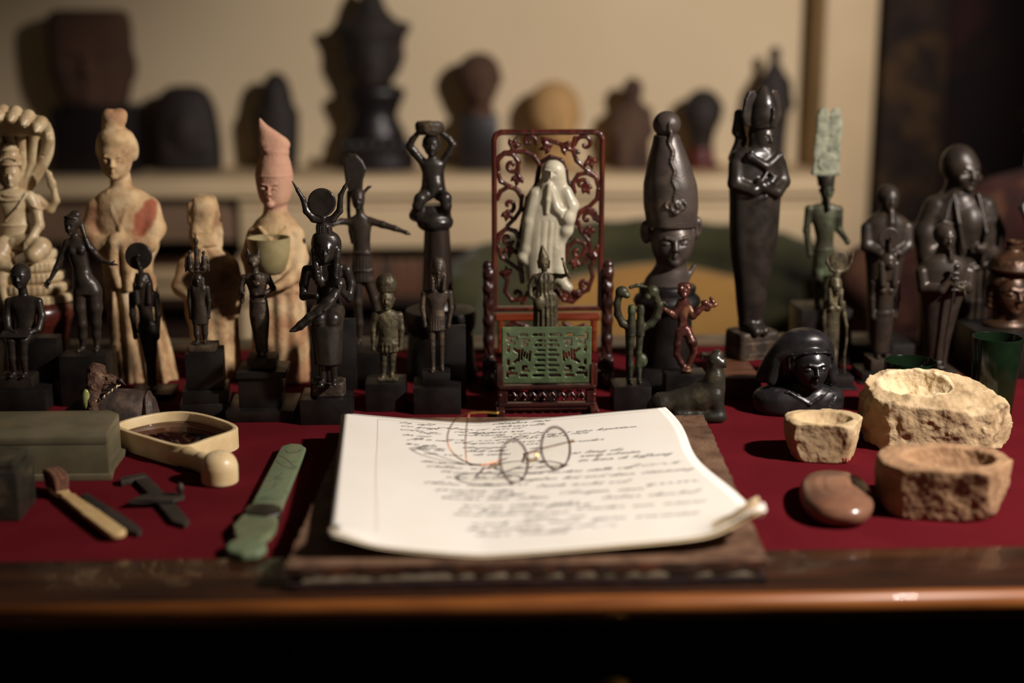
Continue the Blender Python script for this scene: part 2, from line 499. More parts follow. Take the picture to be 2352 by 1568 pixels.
# ------------------------------------------------------------------ palette
mat('felt', (93, 21, 28), (80, 16, 22), 900, rough=0.95, bump=0.25, bscale=2600, sheen=0.0, spec=0.05, c3=(99, 24, 31), scale3=14, lo3=0.45, hi3=0.8)
mat('desk_wood', (62, 36, 22), (34, 18, 11), 22, rough=0.28, rough2=0.42, coat=0.35, stretch=(0.35, 3, 3), bump=0.05, bscale=90, c3=(86, 54, 30), scale3=5)
mat('edge_wood_highlight', (150, 90, 40), (112, 62, 26), 30, rough=0.42, coat=0.1, stretch=(0.3, 3, 3))  # orange highlight along the rounded edge is put into the base colour
mat('ebony', (19, 16, 15), (27, 22, 20), 40, rough=0.34, rough2=0.5, bump=0.04, bscale=300, spec=0.5)
mat('bronze', (60, 51, 43), (40, 33, 28), 70, rough=0.32, rough2=0.46, metal=0.2, bump=0.12, bscale=420, c3=(66, 53, 41), scale3=45, lo3=0.55, hi3=0.8)
mat('bronze_black', (37, 32, 28), (50, 43, 37), 60, rough=0.26, rough2=0.4, metal=0.15, bump=0.06, bscale=300, spec=0.6)
mat('bronze_worn', (72, 60, 49), (42, 34, 29), 90, rough=0.4, rough2=0.55, metal=0.2, bump=0.3, bscale=380, c3=(96, 82, 62), scale3=60)
mat('bronze_green', (66, 66, 47), (38, 33, 26), 70, rough=0.42, rough2=0.6, metal=0.3, bump=0.25, bscale=350, c3=(88, 100, 72), scale3=50, lo3=0.52, hi3=0.74)
mat('verdigris', (146, 147, 126), (112, 114, 94), 90, rough=0.75, bump=0.4, bscale=420, c3=(92, 100, 80), scale3=60)
mat('bronze_olive', (92, 84, 62), (58, 50, 38), 110, rough=0.45, rough2=0.55, metal=0.4, bump=0.3, bscale=400, c3=(122, 112, 84), scale3=70)
mat('bronze_red', (92, 50, 42), (58, 30, 26), 80, rough=0.24, rough2=0.4, metal=0.35, bump=0.15, bscale=300, c3=(132, 92, 66), scale3=70)
mat('bronze_copper', (84, 58, 40), (48, 34, 25), 60, rough=0.3, rough2=0.42, metal=0.45, bump=0.12, bscale=350, c3=(106, 76, 52), scale3=50)
mat('stone_black', (28, 26, 28), (38, 35, 36), 80, rough=0.26, rough2=0.38, bump=0.06, bscale=400, spec=0.6)
mat('stone_green', (52, 48, 38), (34, 32, 26), 60, rough=0.24, rough2=0.4, bump=0.15, bscale=260, spec=0.6, c3=(78, 70, 52), scale3=40)
mat('stone_grey', (72, 58, 50), (52, 42, 38), 120, rough=0.5, bump=0.25, bscale=900, c3=(96, 78, 66), scale3=50)
mat('ivory', (222, 200, 158), (205, 178, 130), 40, rough=0.34, sss=0.25, sssr=(0.006,), spec=0.5)
mat('ivory_carved', (206, 186, 148), (176, 150, 112), 60, rough=0.38, sss=0.2, sssr=(0.005,))
mat('cream_clay', (206, 172, 126), (168, 128, 86), 55, rough=0.8, bump=0.3, bscale=330, c3=(224, 200, 160), scale3=28, lo3=0.5, hi3=0.72)
attr_color(mat('painted_clay', (204, 172, 126), (152, 116, 82), 46, rough=0.8, bump=0.3, bscale=330, c3=(218, 194, 154), scale3=30, lo3=0.5, hi3=0.72))
mat('jade_white', (194, 186, 162), (168, 160, 137), 50, rough=0.34, sss=0.15, sssr=(0.004,), spec=0.6)
mat('jade_green', (84, 99, 68), (66, 80, 54), 60, rough=0.3, sss=0.25, sssr=(0.004,), c3=(100, 120, 82), scale3=40)
mat('jade_dark', (16, 31, 16), (9, 18, 9), 30, rough=0.15, sss=0.0, sssr=(0.006,), spec=0.6)
mat('jade_pale', (162, 148, 108), (140, 126, 88), 50, rough=0.45, sss=0.2, sssr=(0.005,))
mat('jade_blade', (98, 120, 90), (116, 118, 92), 60, rough=0.35, sss=0.15, sssr=(0.004,), c3=(84, 98, 70), scale3=70, lo3=0.56, hi3=0.7, distort=1.5)
mat('jade_handle', (116, 120, 92), (96, 106, 78), 60, rough=0.38, sss=0.15, sssr=(0.004,))
mat('soapstone', (106, 98, 76), (88, 81, 62), 26, rough=0.42, sss=0.15, sssr=(0.004,), c3=(110, 96, 70), scale3=18, bump=0.05, bscale=200)
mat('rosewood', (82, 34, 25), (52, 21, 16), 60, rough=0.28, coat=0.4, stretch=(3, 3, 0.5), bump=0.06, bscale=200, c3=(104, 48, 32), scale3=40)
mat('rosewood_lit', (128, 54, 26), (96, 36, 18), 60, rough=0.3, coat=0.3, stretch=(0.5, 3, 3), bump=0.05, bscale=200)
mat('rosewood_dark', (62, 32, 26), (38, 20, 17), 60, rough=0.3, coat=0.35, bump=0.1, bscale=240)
mat('brown_wood', (96, 60, 40), (70, 42, 28), 40, rough=0.5, stretch=(0.5, 3, 3), bump=0.1, bscale=200)
attr_color(mat('limestone', (196, 172, 134), (160, 134, 98), 40, rough=0.9, bump=0.9, bscale=190, bdetail=8, c3=(120, 92, 64), scale3=32, lo3=0.56, hi3=0.74))
mat('limestone_smooth', (200, 176, 136), (174, 146, 106), 45, rough=0.8, bump=0.25, bscale=200, c3=(140, 106, 72), scale3=30, lo3=0.56, hi3=0.74)
mat('sandstone', (172, 136, 100), (140, 106, 76), 50, rough=0.92, bump=0.8, bscale=230, bdetail=8, c3=(110, 74, 50), scale3=26, lo3=0.55, hi3=0.75)
mat('pebble', (120, 82, 62), (92, 66, 54), 16, rough=0.22, rough2=0.3, spec=0.6, c3=(150, 108, 82), scale3=12, lo3=0.45, hi3=0.75, stretch=(1, 1.6, 1))
mat('leather_strap', (92, 62, 44), (58, 38, 28), 160, rough=0.75, bump=0.8, bscale=500, c3=(134, 104, 74), scale3=110)
mat('leather_board', (104, 76, 56), (72, 48, 34), 60, rough=0.7, bump=0.4, bscale=260, c3=(132, 102, 78), scale3=24, lo3=0.45, hi3=0.75)
mat('board_edge', (112, 62, 34), (58, 34, 24), 40, rough=0.7, bump=0.3, bscale=200, c3=(74, 54, 44), scale3=60, lo3=0.45, hi3=0.6)
mat('board_dark', (52, 30, 24), (36, 22, 20), 60, rough=0.6, bump=0.2, bscale=220)
mat('grey_paper', (176, 160, 132), (140, 124, 100), 9, rough=0.9, stretch=(0.5, 1, 30))
mat('bronze_grey', (80, 70, 63), (60, 52, 47), 60, rough=0.34, rough2=0.46, metal=0.15, bump=0.1, bscale=380, c3=(92, 78, 66), scale3=40)
mat('dark_wood', (50, 38, 31), (34, 26, 22), 50, rough=0.35, coat=0.2, stretch=(3, 3, 0.4))
mat('paper', (244, 238, 226), (240, 233, 219), 14, rough=0.85, spec=0.2, bump=0.02, bscale=900)
mat('paper_old', (234, 216, 182), (222, 198, 156), 14, rough=0.88, spec=0.2)
mat('vein', (58, 52, 38), rough=0.6)
mat('ink', (34, 28, 30), (62, 50, 48), 300, rough=0.7, lo=0.4, hi=0.7)
mat('ruled_line', (190, 164, 138), rough=0.9)
mat('gold', (212, 160, 74), (190, 138, 58), 200, rough=0.22, metal=1.0)
mat('copper_wire', (168, 104, 62), (130, 74, 44), 120, rough=0.3, metal=1.0)
mat('tortoise', (66, 30, 26), (44, 18, 18), 150, rough=0.25, coat=0.5)
mat('bone', (204, 176, 126), (186, 152, 102), 50, rough=0.45)
mat('bristle', (112, 74, 52), (84, 54, 40), 300, rough=0.9, bump=0.5, bscale=900)
mat('iron', (52, 46, 42), (68, 58, 50), 90, rough=0.6, metal=0.4, bump=0.2, bscale=300)
mat('bead_light', (190, 168, 130), rough=0.5)
mat('bead_dark', (48, 36, 32), rough=0.4)
mat('green_glaze', (96, 122, 66), (150, 150, 96), 60, rough=0.15, spec=0.7)
mat('plaster', (208, 188, 156), (203, 183, 150), 3, rough=0.9, spec=0.2)
mat('cream_paint', (206, 182, 146), (198, 174, 138), 6, rough=0.6, spec=0.3)
mat('brown_paint', (126, 100, 78), (110, 86, 66), 4, rough=0.6)
mat('dark_oak', (44, 26, 18), (28, 17, 12), 18, rough=0.45, stretch=(0.5, 1, 3))
mat('shaded_oak', (14, 10, 9), (10, 7, 6), 18, rough=0.6, spec=0.2)  # near-black colour stands in for the shade on the drawer fronts
mat('floor_wood', (60, 38, 26), (42, 26, 18), 10, rough=0.5)
mat('terracotta', (88, 60, 45), (66, 46, 35), 9, rough=0.9)
mat('dark_stone', (38, 28, 24), (28, 21, 19), 12, rough=0.7)
mat('pale_stone', (186, 148, 96), (160, 124, 80), 12, rough=0.85)
mat('brown_stone', (80, 56, 40), (60, 42, 32), 12, rough=0.8)
mat('black_lacquer', (18, 13, 14), (24, 17, 18), 8, rough=0.4)
mat('red_lacquer', (78, 26, 22), rough=0.45)
mat('green_velvet', (50, 49, 20), (39, 39, 16), 8, rough=0.9, sheen=0.1)
mat('ochre_velvet', (150, 112, 54), (134, 98, 46), 8, rough=0.9, sheen=0.2)
mat('rug_red', (70, 30, 22), (44, 20, 17), 9, rough=0.95, c3=(82, 52, 34), scale3=11, lo3=0.52, hi3=0.6)
mat('rug_border', (48, 32, 22), (20, 12, 11), 12, rough=0.95, c3=(66, 46, 26), scale3=9, lo3=0.52, hi3=0.6)  # rug pattern, darkened in colour as if turned away from the light
mat('rug_field', (30, 15, 15), (18, 11, 11), 8, rough=0.95, c3=(46, 20, 18), scale3=6, lo3=0.52, hi3=0.6)  # same shade mixed into the colours of the rug's middle
mat('book_brown', (104, 66, 40), (80, 50, 32), 30, rough=0.6)
mat('book_dark', (58, 40, 30), (44, 30, 24), 30, rough=0.6)
mat('book_red', (84, 36, 28), (64, 28, 22), 30, rough=0.6)
mat('pages', (176, 152, 116), rough=0.9)
mat('red_ink', (196, 44, 26), rough=0.7)
def glass_mat(name, tint, gloss, part=0.035):
    """thin clear glass: lets light straight through and mirrors a little at grazing angles"""
    m = bpy.data.materials.new(name); m.use_nodes = True; nt = m.node_tree; nt.nodes.clear()
    out = nt.nodes.new('ShaderNodeOutputMaterial'); mx = nt.nodes.new('ShaderNodeMixShader'); tr = nt.nodes.new('ShaderNodeBsdfTransparent'); gl_ = nt.nodes.new('ShaderNodeBsdfGlossy'); fz = nt.nodes.new('ShaderNodeValue')
    tr.inputs[0].default_value = tint; gl_.inputs['Roughness'].default_value = gloss; fz.outputs[0].default_value = part
    nt.links.new(fz.outputs[0], mx.inputs[0]); nt.links.new(tr.outputs[0], mx.inputs[1]); nt.links.new(gl_.outputs[0], mx.inputs[2]); nt.links.new(mx.outputs[0], out.inputs[0])
    MATS[name] = m
glass_mat('lens_glass', (0.985, 0.985, 0.975, 1), 0.02); glass_mat('magnifier_glass', (0.62, 0.52, 0.52, 1), 0.06, 0.14)

# ------------------------------------------------------------------ desk and room
def struct(o): o['kind'] = 'structure'; return o
XL, XR = -0.62, 0.86                       # desk ends
YF, YB = 1.082, 1.80                       # felt, front to back
desk = thing('writing_desk', 'dark wooden writing desk with a crimson felt top under the antiquities', 'desk', (0.12, 1.42, -0.76))
bm = bmesh.new(); bm_box(bm, ((XL + XR) / 2, (YF + YB) / 2, -0.0015), ((XR - XL) / 2 - 0.075, (YB - YF) / 2, 0.0015), 0.0003)
felt = bm_obj('felt_top', bm, 'felt', desk); felt['label'] = 'crimson felt inlay'
box('front_border', ((XL + XR) / 2, (0.997 + YF) / 2, -0.0095), ((XR - XL) / 2, (YF - 0.997) / 2, 0.0095), 'desk_wood', desk, 0.001)
box('back_border', ((XL + XR) / 2, YB + 0.035, -0.0095), ((XR - XL) / 2, 0.035, 0.0095), 'desk_wood', desk, 0.001)
for x in (XL + 0.0375, XR - 0.0375):
    box('side_border', (x, (YF + YB) / 2, -0.0095), (0.0375, (YB - YF) / 2, 0.0095), 'desk_wood', desk, 0.001)
vs, fs = tube_geo([(XL, 0.996, -0.0085), ((XL + XR) / 2, 0.996, -0.0085), (XR, 0.996, -0.0085)], 0.0085, 20)
m = mesh_obj('edge_moulding', vs, fs, 'edge_wood_highlight', desk); m['label'] = 'polished wood edge moulding with an orange highlight in its colour'
box('table_board', ((XL + XR) / 2, 1.43, -0.024), ((XR - XL) / 2 - 0.01, 0.425, 0.0045), 'desk_wood', desk, 0.001)
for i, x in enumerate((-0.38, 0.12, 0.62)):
    d = box('drawer', (x, 1.027, -0.085), (0.2485, 0.012, 0.05), 'shaded_oak', desk, 0.003)
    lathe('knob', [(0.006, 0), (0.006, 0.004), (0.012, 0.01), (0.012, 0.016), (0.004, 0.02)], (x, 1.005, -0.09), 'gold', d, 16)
box('apron', ((XL + XR) / 2, 1.43, -0.085), ((XR - XL) / 2 - 0.03, 0.40, 0.056), 'dark_oak', desk, 0.002)
for x in (XL + 0.07, XR - 0.07):
    for y in (1.07, 1.80):
        box('leg', (x, y, -0.4485), (0.032, 0.032, 0.3115), 'dark_oak', desk, 0.004)

SZ = 0.05                                   # top of the shelf behind
f = mesh_obj('floor', [(-3.2, -1.2, -0.76), (3.6, -1.2, -0.76), (3.6, 3.62, -0.76), (-3.2, 3.62, -0.76)], [[0, 1, 2, 3]], 'floor_wood', smooth=False); struct(f)
struct(box('wall_back', (0.2, 3.61, 0.62), (3.4, 0.05, 1.38), 'plaster', None, 0.0))
struct(box('wall_left', (-3.2, 1.2, 0.62), (0.05, 2.42, 1.38), 'plaster', None, 0.0))
# pilaster right of the niche, white painted
px0 = PY(1884, 300, 3.42).x; px1 = PY(2012, 300, 3.42).x
struct(box('trim_1', ((px0 + px1) / 2, 3.495, 0.62), ((px1 - px0) / 2, 0.075, 1.38), 'cream_paint', None, 0.006))
# the low cabinet whose top carries the far antiquities
xa = -1.6; xb = PY(548, 450, 3.32).x; xc = px0 - 0.004
cab = thing('wall_cabinet', 'low cream painted cabinet along the wall under the row of blurred heads', 'cabinet', ((xa + xc) / 2, 3.43, -0.76))
box('cabinet_top', ((xa + xc) / 2, 3.43, SZ - 0.022), ((xc - xa) / 2, 0.14, 0.022), 'cream_paint', cab, 0.006)
box('front_panel', ((xb + xc) / 2, 3.44, SZ - 0.044 - 0.062), ((xc - xb) / 2, 0.115, 0.0625), 'cream_paint', cab, 0.004)
box('moulding', ((xb + xc) / 2, 3.319, SZ - 0.060), ((xc - xb) / 2, 0.006, 0.007), 'cream_paint', cab, 0.003)
box('recessed_panel', ((xa + xb) / 2, 3.465, SZ - 0.044 - 0.055), ((xb - xa) / 2 - 0.001, 0.115, 0.055), 'brown_paint', cab, 0.003)
box('cabinet_back', ((xa + xc) / 2, 3.545, -0.42), ((xc - xa) / 2, 0.02, 0.30), 'dark_oak', cab, 0.002)
for x in (xa + 0.02, xb, xc - 0.02):
    box('upright', (x, 3.45, -0.42), (0.016, 0.07, 0.30), 'cream_paint' if x == xb else 'dark_oak', cab, 0.003)
for z in (-0.258, -0.45):
    box('shelf', ((xa + xc) / 2, 3.45, z), ((xc - xa) / 2 - 0.04, 0.07, 0.009), 'dark_oak', cab, 0.002)
box('plinth', ((xa + xc) / 2, 3.45, -0.74), ((xc - xa) / 2 - 0.002, 0.09, 0.02), 'dark_oak', cab, 0.002)

def book(x, y, z, w, h, d, m, label, group, lying=False):
    t = thing('book', label, 'book', (x, y, z), group)
    if not lying:
        box('cover', (x, y, z + h / 2), (w / 2, d / 2, h / 2), m, t, 0.003)
        box('page_block', (x, y + 0.001, z + h / 2 + 0.0012), (w / 2 - 0.004, d / 2 - 0.003, h / 2), 'pages', t, 0.001)
    else:
        box('cover', (x, y, z + h / 2), (w / 2, d / 2, h / 2), m, t, 0.003)
        box('page_block', (x + 0.002, y - 0.001, z + h / 2), (w / 2, d / 2, h / 2 - 0.005), 'pages', t, 0.001)
    return t
ORD = ('first second third fourth fifth sixth seventh eighth ninth tenth eleventh twelfth thirteenth fourteenth fifteenth sixteenth seventeenth eighteenth nineteenth twentieth twenty-first twenty-second twenty-third twenty-fourth'.split())
x = PY(700, 620, 3.43).x; i = 0; rnd = random.Random(5)
while x < PY(1060, 620, 3.43).x:
    w = rnd.uniform(0.016, 0.026); h = rnd.uniform(0.085, 0.1)
    book(x + w / 2, 3.44, -0.249, w, h, 0.07, rnd.choice(['book_brown', 'book_dark', 'book_dark']), ORD[i] + ' small leather book from the left in the blurred row behind the statuettes', 'row of small books under the cabinet panel')
    x += w + 0.0012; i += 1
bx = PY(440, 600, 3.43).x
book(bx + 0.01, 3.445, -0.249, 0.24, 0.034, 0.10, 'book_dark', 'flat dark book at the bottom of the blurred pair beside the tall robed lady', None, True)
book(bx, 3.445, -0.2146, 0.22, 0.045, 0.10, 'book_brown', 'flat tan leather book on top of a dark one in the low cabinet', None, True)
book(bx + 0.005, 3.445, -0.441, 0.25, 0.06, 0.10, 'book_red', 'flat red-brown book on the lowest blurred cabinet shelf', None, True)

# hanging rug and the couch end at the right
rx0 = PY(2004, 300, 3.43).x; rxm = PY(2150, 300, 3.43).x
rug = thing('hanging_rug', 'shade-darkened patterned oriental rug hung on the wall at the right', 'rug', ((rx0 + 2.3) / 2, 3.385, -0.5))
def wavy(name, x0, x1, m, y0):
    n = 24; vs = []; fs = []
    for side in (0, 1):
        for i in range(n + 1):
            for z in (-0.55, 1.6):
                x = x0 + (x1 - x0) * i / n
                vs.append((x, y0 + 0.006 * math.sin(x * 23) + 0.012 * side, z))
    o = 2 * (n + 1)
    for i in range(n):
        a = 2 * i
        fs += [[a, a + 2, a + 3, a + 1], [o + a, o + a + 1, o + a + 3, o + a + 2], [a, o + a, o + a + 2, a + 2], [a + 1, a + 3, o + a + 3, o + a + 1]]
    fs += [[0, 1, o + 1, o], [2 * n, o + 2 * n, o + 2 * n + 1, 2 * n + 1]]
    return mesh_obj(name, vs, fs, m, rug)
wavy('rug_border', rx0, rxm, 'rug_border', 3.380)
wavy('rug_field', rxm, 2.3, 'rug_field', 3.383)

# ------------------------------------------------------------------ the far row on the cabinet top (all out of focus)
def face(S, c, rx, rz, ry, k=None, ears=True, nose=1.0, eyes=1.0, mouth=1.0, jaw=1.0, skull=True, smile=0.0):
    """a human face looking at the viewer, built into the sculpture"""
    u, v, w = c; q = rx
    k = q * 0.18 if k is None else k
    if skull:
        S.ell((u, v - 0.08 * rz, w), (rx, rz * 0.92, ry), k=k)
        S.ell((u, v + 0.38 * rz, w - 0.12 * ry), (rx * 0.80 * jaw, rz * 0.62, ry * 0.84), k=q * 0.3)
    for sgn in (-1, 1):
        S.ell((u + sgn * 0.40 * rx, v - 0.04 * rz, w - 1.0 * ry), (0.30 * rx, 0.13 * rz, 0.22 * ry), k=q * 0.12, op='s')
        S.ell((u + sgn * 0.39 * rx, v - 0.03 * rz, w - 0.80 * ry), (0.22 * rx, 0.085 * rz * eyes, 0.14 * ry), k=q * 0.04)
        S.path([(u + sgn * 0.14 * rx, v - 0.17 * rz, w - 0.97 * ry), (u + sgn * 0.42 * rx, v - 0.23 * rz, w - 0.90 * ry), (u + sgn * 0.70 * rx, v - 0.14 * rz, w - 0.70 * ry)], [0.07 * rx, 0.065 * rx, 0.04 * rx], k=q * 0.08)
        S.path([(u + sgn * 0.20 * rx, v + 0.0 * rz, w - 0.93 * ry), (u + sgn * 0.39 * rx, v + 0.045 * rz, w - 0.94 * ry), (u + sgn * 0.60 * rx, v - 0.01 * rz, w - 0.82 * ry)], 0.028 * rx, k=q * 0.03)
        S.ell((u + sgn * 0.13 * rx, v + 0.26 * rz, w - 1.03 * ry), (0.10 * rx, 0.07 * rz, 0.09 * ry), k=q * 0.06)
        if ears:
            S.ell((u + sgn * 1.02 * rx, v + 0.02 * rz, w + 0.08 * ry), (0.10 * rx, 0.24 * rz, 0.20 * ry), rot=(0, sgn * 12, sgn * -25), k=q * 0.08)
    S.cap((u, v - 0.14 * rz, w - 0.97 * ry), (u, v + 0.23 * rz, w - 1.14 * ry), 0.075 * rx * nose, 0.12 * rx * nose, k=q * 0.10)
    m = v + 0.47 * rz
    for sgn in (-1, 1):
        S.cap((u, m - 0.03 * rz, w - 1.02 * ry), (u + sgn * 0.25 * rx, m - smile * rz * 0.05, w - 0.90 * ry), 0.055 * rx * mouth, 0.02 * rx, k=q * 0.05)
        S.cap((u, m + 0.06 * rz, w - 1.0 * ry), (u + sgn * 0.20 * rx, m + 0.03 * rz - smile * rz * 0.05, w - 0.88 * ry), 0.065 * rx * mouth, 0.02 * rx, k=q * 0.05)
        S.cap((u, m + 0.015 * rz, w - 1.07 * ry), (u + sgn * 0.27 * rx, m - smile * rz * 0.05, w - 0.95 * ry), 0.018 * rx, k=q * 0.03, op='s')
    S.ell((u, v + 0.78 * rz, w - 0.78 * ry), (0.26 * rx, 0.17 * rz, 0.24 * ry), k=q * 0.2)

BY = 3.465
def far(name, label, cat, u0, vt):
    fr = Frame(u0, BY, SZ, vt); t = thing(name, label, cat, fr.loc); return fr, t

def dy(fr, v): return v            # (pixel rows are used as they are)

fr, t = far('stone_face_sculpture', 'large square stone face fragment on a black pedestal at the far left', 'sculpture', 218, 20)
b = fr.vb
S = Sculpt(6); S.k = 14
S.loft([(245, 225, 62, 60), (200, 218, 82, 74), (140, 215, 90, 80), (70, 215, 92, 80), (35, 215, 88, 76), (22, 215, 78, 66)], p=3.0, rd=10)
face(S, (222, 138, 0), 84, 105, 80, skull=False, ears=False)
S.ell((305, 150, 5), (12, 34, 22)); S.ell((126, 150, 5), (10, 34, 22))
S.build('head', fr, 'terracotta', t)
p = fr.at(228, b); box('pedestal', (p.x, p.y, (fr.at(0, 238).z + SZ) / 2), (0.098, 0.08, (fr.at(0, 238).z - SZ) / 2), 'black_lacquer', t, 0.004)

fr, t = far('carved_stele', 'dark round-topped carved stone slab standing beside the large stone face', 'sculpture', 428, 195)
S = Sculpt(6); S.k = 12
S.loft([(b, 432, 76, 40), (330, 430, 78, 42), (260, 428, 72, 40), (215, 428, 56, 34), (196, 428, 34, 24)], p=2.6, rd=10)
S.ell((428, 290, -36), (34, 46, 14), k=16); S.ell((428, 252, -36), (16, 18, 14), k=8); S.path([(390, 340, -34), (466, 340, -34)], 14)
S.ell((428, 300, -48), (60, 74, 8), k=6, op='s'); S.ell((428, 300, -40), (30, 44, 14), k=10)
S.floor(b); S.build('slab', fr, 'dark_stone', t)

fr, t = far('hooded_bust', 'dark hooded bust behind the pointed pink hat', 'sculpture', 636, 165)
S = Sculpt(6); S.k = 14
S.loft([(b, 636, 44, 38), (320, 636, 50, 40), (262, 636, 52, 40), (235, 636, 40, 34), (205, 637, 34, 32), (178, 637, 24, 24), (165, 637, 10, 10)], rd=6)
face(S, (634, 212, -6), 24, 34, 30, ears=False)
S.floor(b); S.build('bust', fr, 'dark_stone', t)

fr, t = far('crowned_idol', 'tall dark head with a pointed winged crown on a stepped black base', 'sculpture', 860, 5)
S = Sculpt(6); S.k = 10
S.loft([(215, 858, 34, 34), (180, 858, 46, 42), (120, 858, 54, 46), (84, 858, 62, 50), (70, 860, 78, 52), (62, 860, 78, 52), (50, 860, 62, 46), (20, 858, 34, 34), (-10, 857, 24, 24), (-40, 857, 8, 8)], rd=4)
for s_ in (-1, 1):
    S.path([(858 + s_ * 40, 78, 0), (858 + s_ * 76, 60, 0), (858 + s_ * 60, 84, 0), (858 + s_ * 62, 130, 0), (858 + s_ * 52, 165, 0)], [12, 10, 12, 10, 8])
face(S, (858, 138, -6), 44, 58, 44, ears=False)
S.build('head', fr, 'dark_stone', t)
S = Sculpt(6); S.k = 8
S.loft([(b, 862, 92, 60), (352, 862, 92, 60), (345, 862, 80, 54), (300, 860, 68, 50), (262, 860, 52, 42), (240, 860, 60, 44), (205, 860, 72, 50), (196, 860, 58, 44), (190, 860, 40, 36)], rd=4)
for q in range(7): S.ell((862 + (q - 3) * 24, 330, -54), (13, 20, 10), k=4)
S.floor(b); S.build('pedestal', fr, 'black_lacquer', t)

fr, t = far('stone_portrait_head', 'brownish round head mounted on a black block', 'sculpture', 1100, 120)
S = Sculpt(5); S.k = 12
S.ell((1100, 168, 0), (50, 48, 48)); S.path([(1102, 215, 0), (1104, 270, 6)], [26, 32])
face(S, (1106, 182, -6), 42, 58, 46)
S.floor(268); S.build('head', fr, 'terracotta', t)
p = fr.at(1100, b); box('pedestal', (p.x, p.y, (fr.at(0, 262).z + SZ) / 2), (0.046, 0.05, (fr.at(0, 262).z - SZ) / 2), 'black_lacquer', t, 0.003)

fr, t = far('pale_stone_head', 'pale yellow stone head behind the carved red screen', 'sculpture', 1275, 185)
S = Sculpt(5); S.k = 12
S.ell((1272, 250, 0), (60, 64, 52)); S.loft([(b, 1278, 46, 40), (350, 1278, 40, 36), (310, 1276, 44, 40)])
face(S, (1282, 272, -6), 46, 62, 50)
S.floor(b); S.build('head', fr, 'pale_stone', t)

fr, t = far('seated_figure', 'small brown seated stone figure left of the tall black crown', 'sculpture', 1448, 178)
S = Sculpt(5); S.k = 10
S.ell((1452, 205, 0), (24, 28, 24)); S.loft([(b, 1452, 48, 44), (345, 1450, 46, 44), (320, 1450, 42, 40), (290, 1450, 44, 34), (250, 1452, 36, 28), (228, 1452, 18, 18)])
for s_ in (-1, 1): S.path([(1451 + s_ * 34, 256, -6), (1451 + s_ * 42, 300, -12), (1451 + s_ * 26, 322, -36)], [12, 11, 9])
S.path([(1426, 330, -36), (1426, b, -38)], 14); S.path([(1476, 330, -36), (1476, b, -38)], 14)
face(S, (1452, 208, -3), 20, 27, 22)
S.floor(b); S.build('body', fr, 'brown_stone', t)

fr, t = far('dark_wig_head', 'dark bobbed head on a red base, far behind, left of the mummy statue', 'sculpture', 1612, 205)
S = Sculpt(5); S.k = 10
S.ell((1614, 250, 4), (44, 46, 40)); S.loft([(340, 1613, 24, 24), (305, 1613, 30, 28), (270, 1613, 42, 36), (240, 1613, 44, 38)])
face(S, (1613, 268, -8), 32, 42, 34, ears=False)
S.floor(340); S.build('head', fr, 'dark_stone', t)
p = fr.at(1612, b); lathe('pedestal', [(0.045, 0), (0.045, 0.012), (0.034, 0.018), (0.03, fr.at(0, 336).z - SZ)], (p.x, p.y, SZ), 'red_lacquer', t)

fr, t = far('slender_figurine', 'slender dark robed figurine at the right end of the cabinet top', 'sculpture', 1775, 105)
S = Sculpt(5); S.k = 8
S.ell((1775, 124, 0), (14, 19, 14)); S.loft([(b, 1772, 38, 34), (320, 1773, 36, 32), (250, 1776, 38, 32), (200, 1777, 36, 28), (165, 1776, 24, 20), (140, 1775, 9, 9)])
for s_ in (-1, 1): S.path([(1776 + s_ * 28, 185, -4), (1776 + s_ * 36, 240, -10), (1776 + s_ * 8, 262, -30)], [9, 9, 7])
face(S, (1775, 126, -2), 12, 17, 13)
S.floor(b); S.build('body', fr, 'dark_stone', t)

# ------------------------------------------------------------------ armchair and couch between desk and wall
AY = 2.75
ch = Frame(1490, AY, -0.32, 560)
t = thing('tub_armchair', 'dark green velvet tub armchair behind the statues', 'armchair', (ch.X, AY, -0.76))
S = Sculpt(9); S.k = 30
pts = []
for i in range(13):
    a = math.pi * (i / 12.0)
    pts.append((1490 - 430 * math.cos(a), 640 - 62 * math.sin(a), -170 + 330 * math.sin(a)))
S.path(pts, [44] * 13, k=20)
for i in range(12):
    a, c = pts[i], pts[i + 1]
    for q in range(5):
        S.cap((a[0], a[1] + 70 * q, a[2]), (c[0], c[1] + 70 * q, c[2]), 40, 40, k=24)
S.build('back_shell', ch, 'green_velvet', t)
S = Sculpt(9); S.k = 20
S.box((1490, 1010, -40), (370, 70, 220), 40); S.build('seat', ch, 'green_velvet', t)
z0 = ch.at(0, 1080).z
for sx in (-1, 1):
    for sy in (-1, 1):
        box('leg', (ch.X + sx * 0.25, AY + sy * 0.12 - 0.03, (z0 - 0.76) / 2 + 0.01), (0.022, 0.022, (z0 + 0.76) / 2 + 0.01), 'dark_oak', t, 0.004, taper=1.15)
S = Sculpt(9); S.k = 30
S.ell((1500, 770, 10), (250, 165, 62), rot=(0, 0, 0)); S.box((1500, 775, 12), (215, 135, 38), 36, k=40)
c = S.build('cushion', ch, 'ochre_velvet', None); tag(c, 'ochre cushion leaning in the green tub armchair', 'cushion')

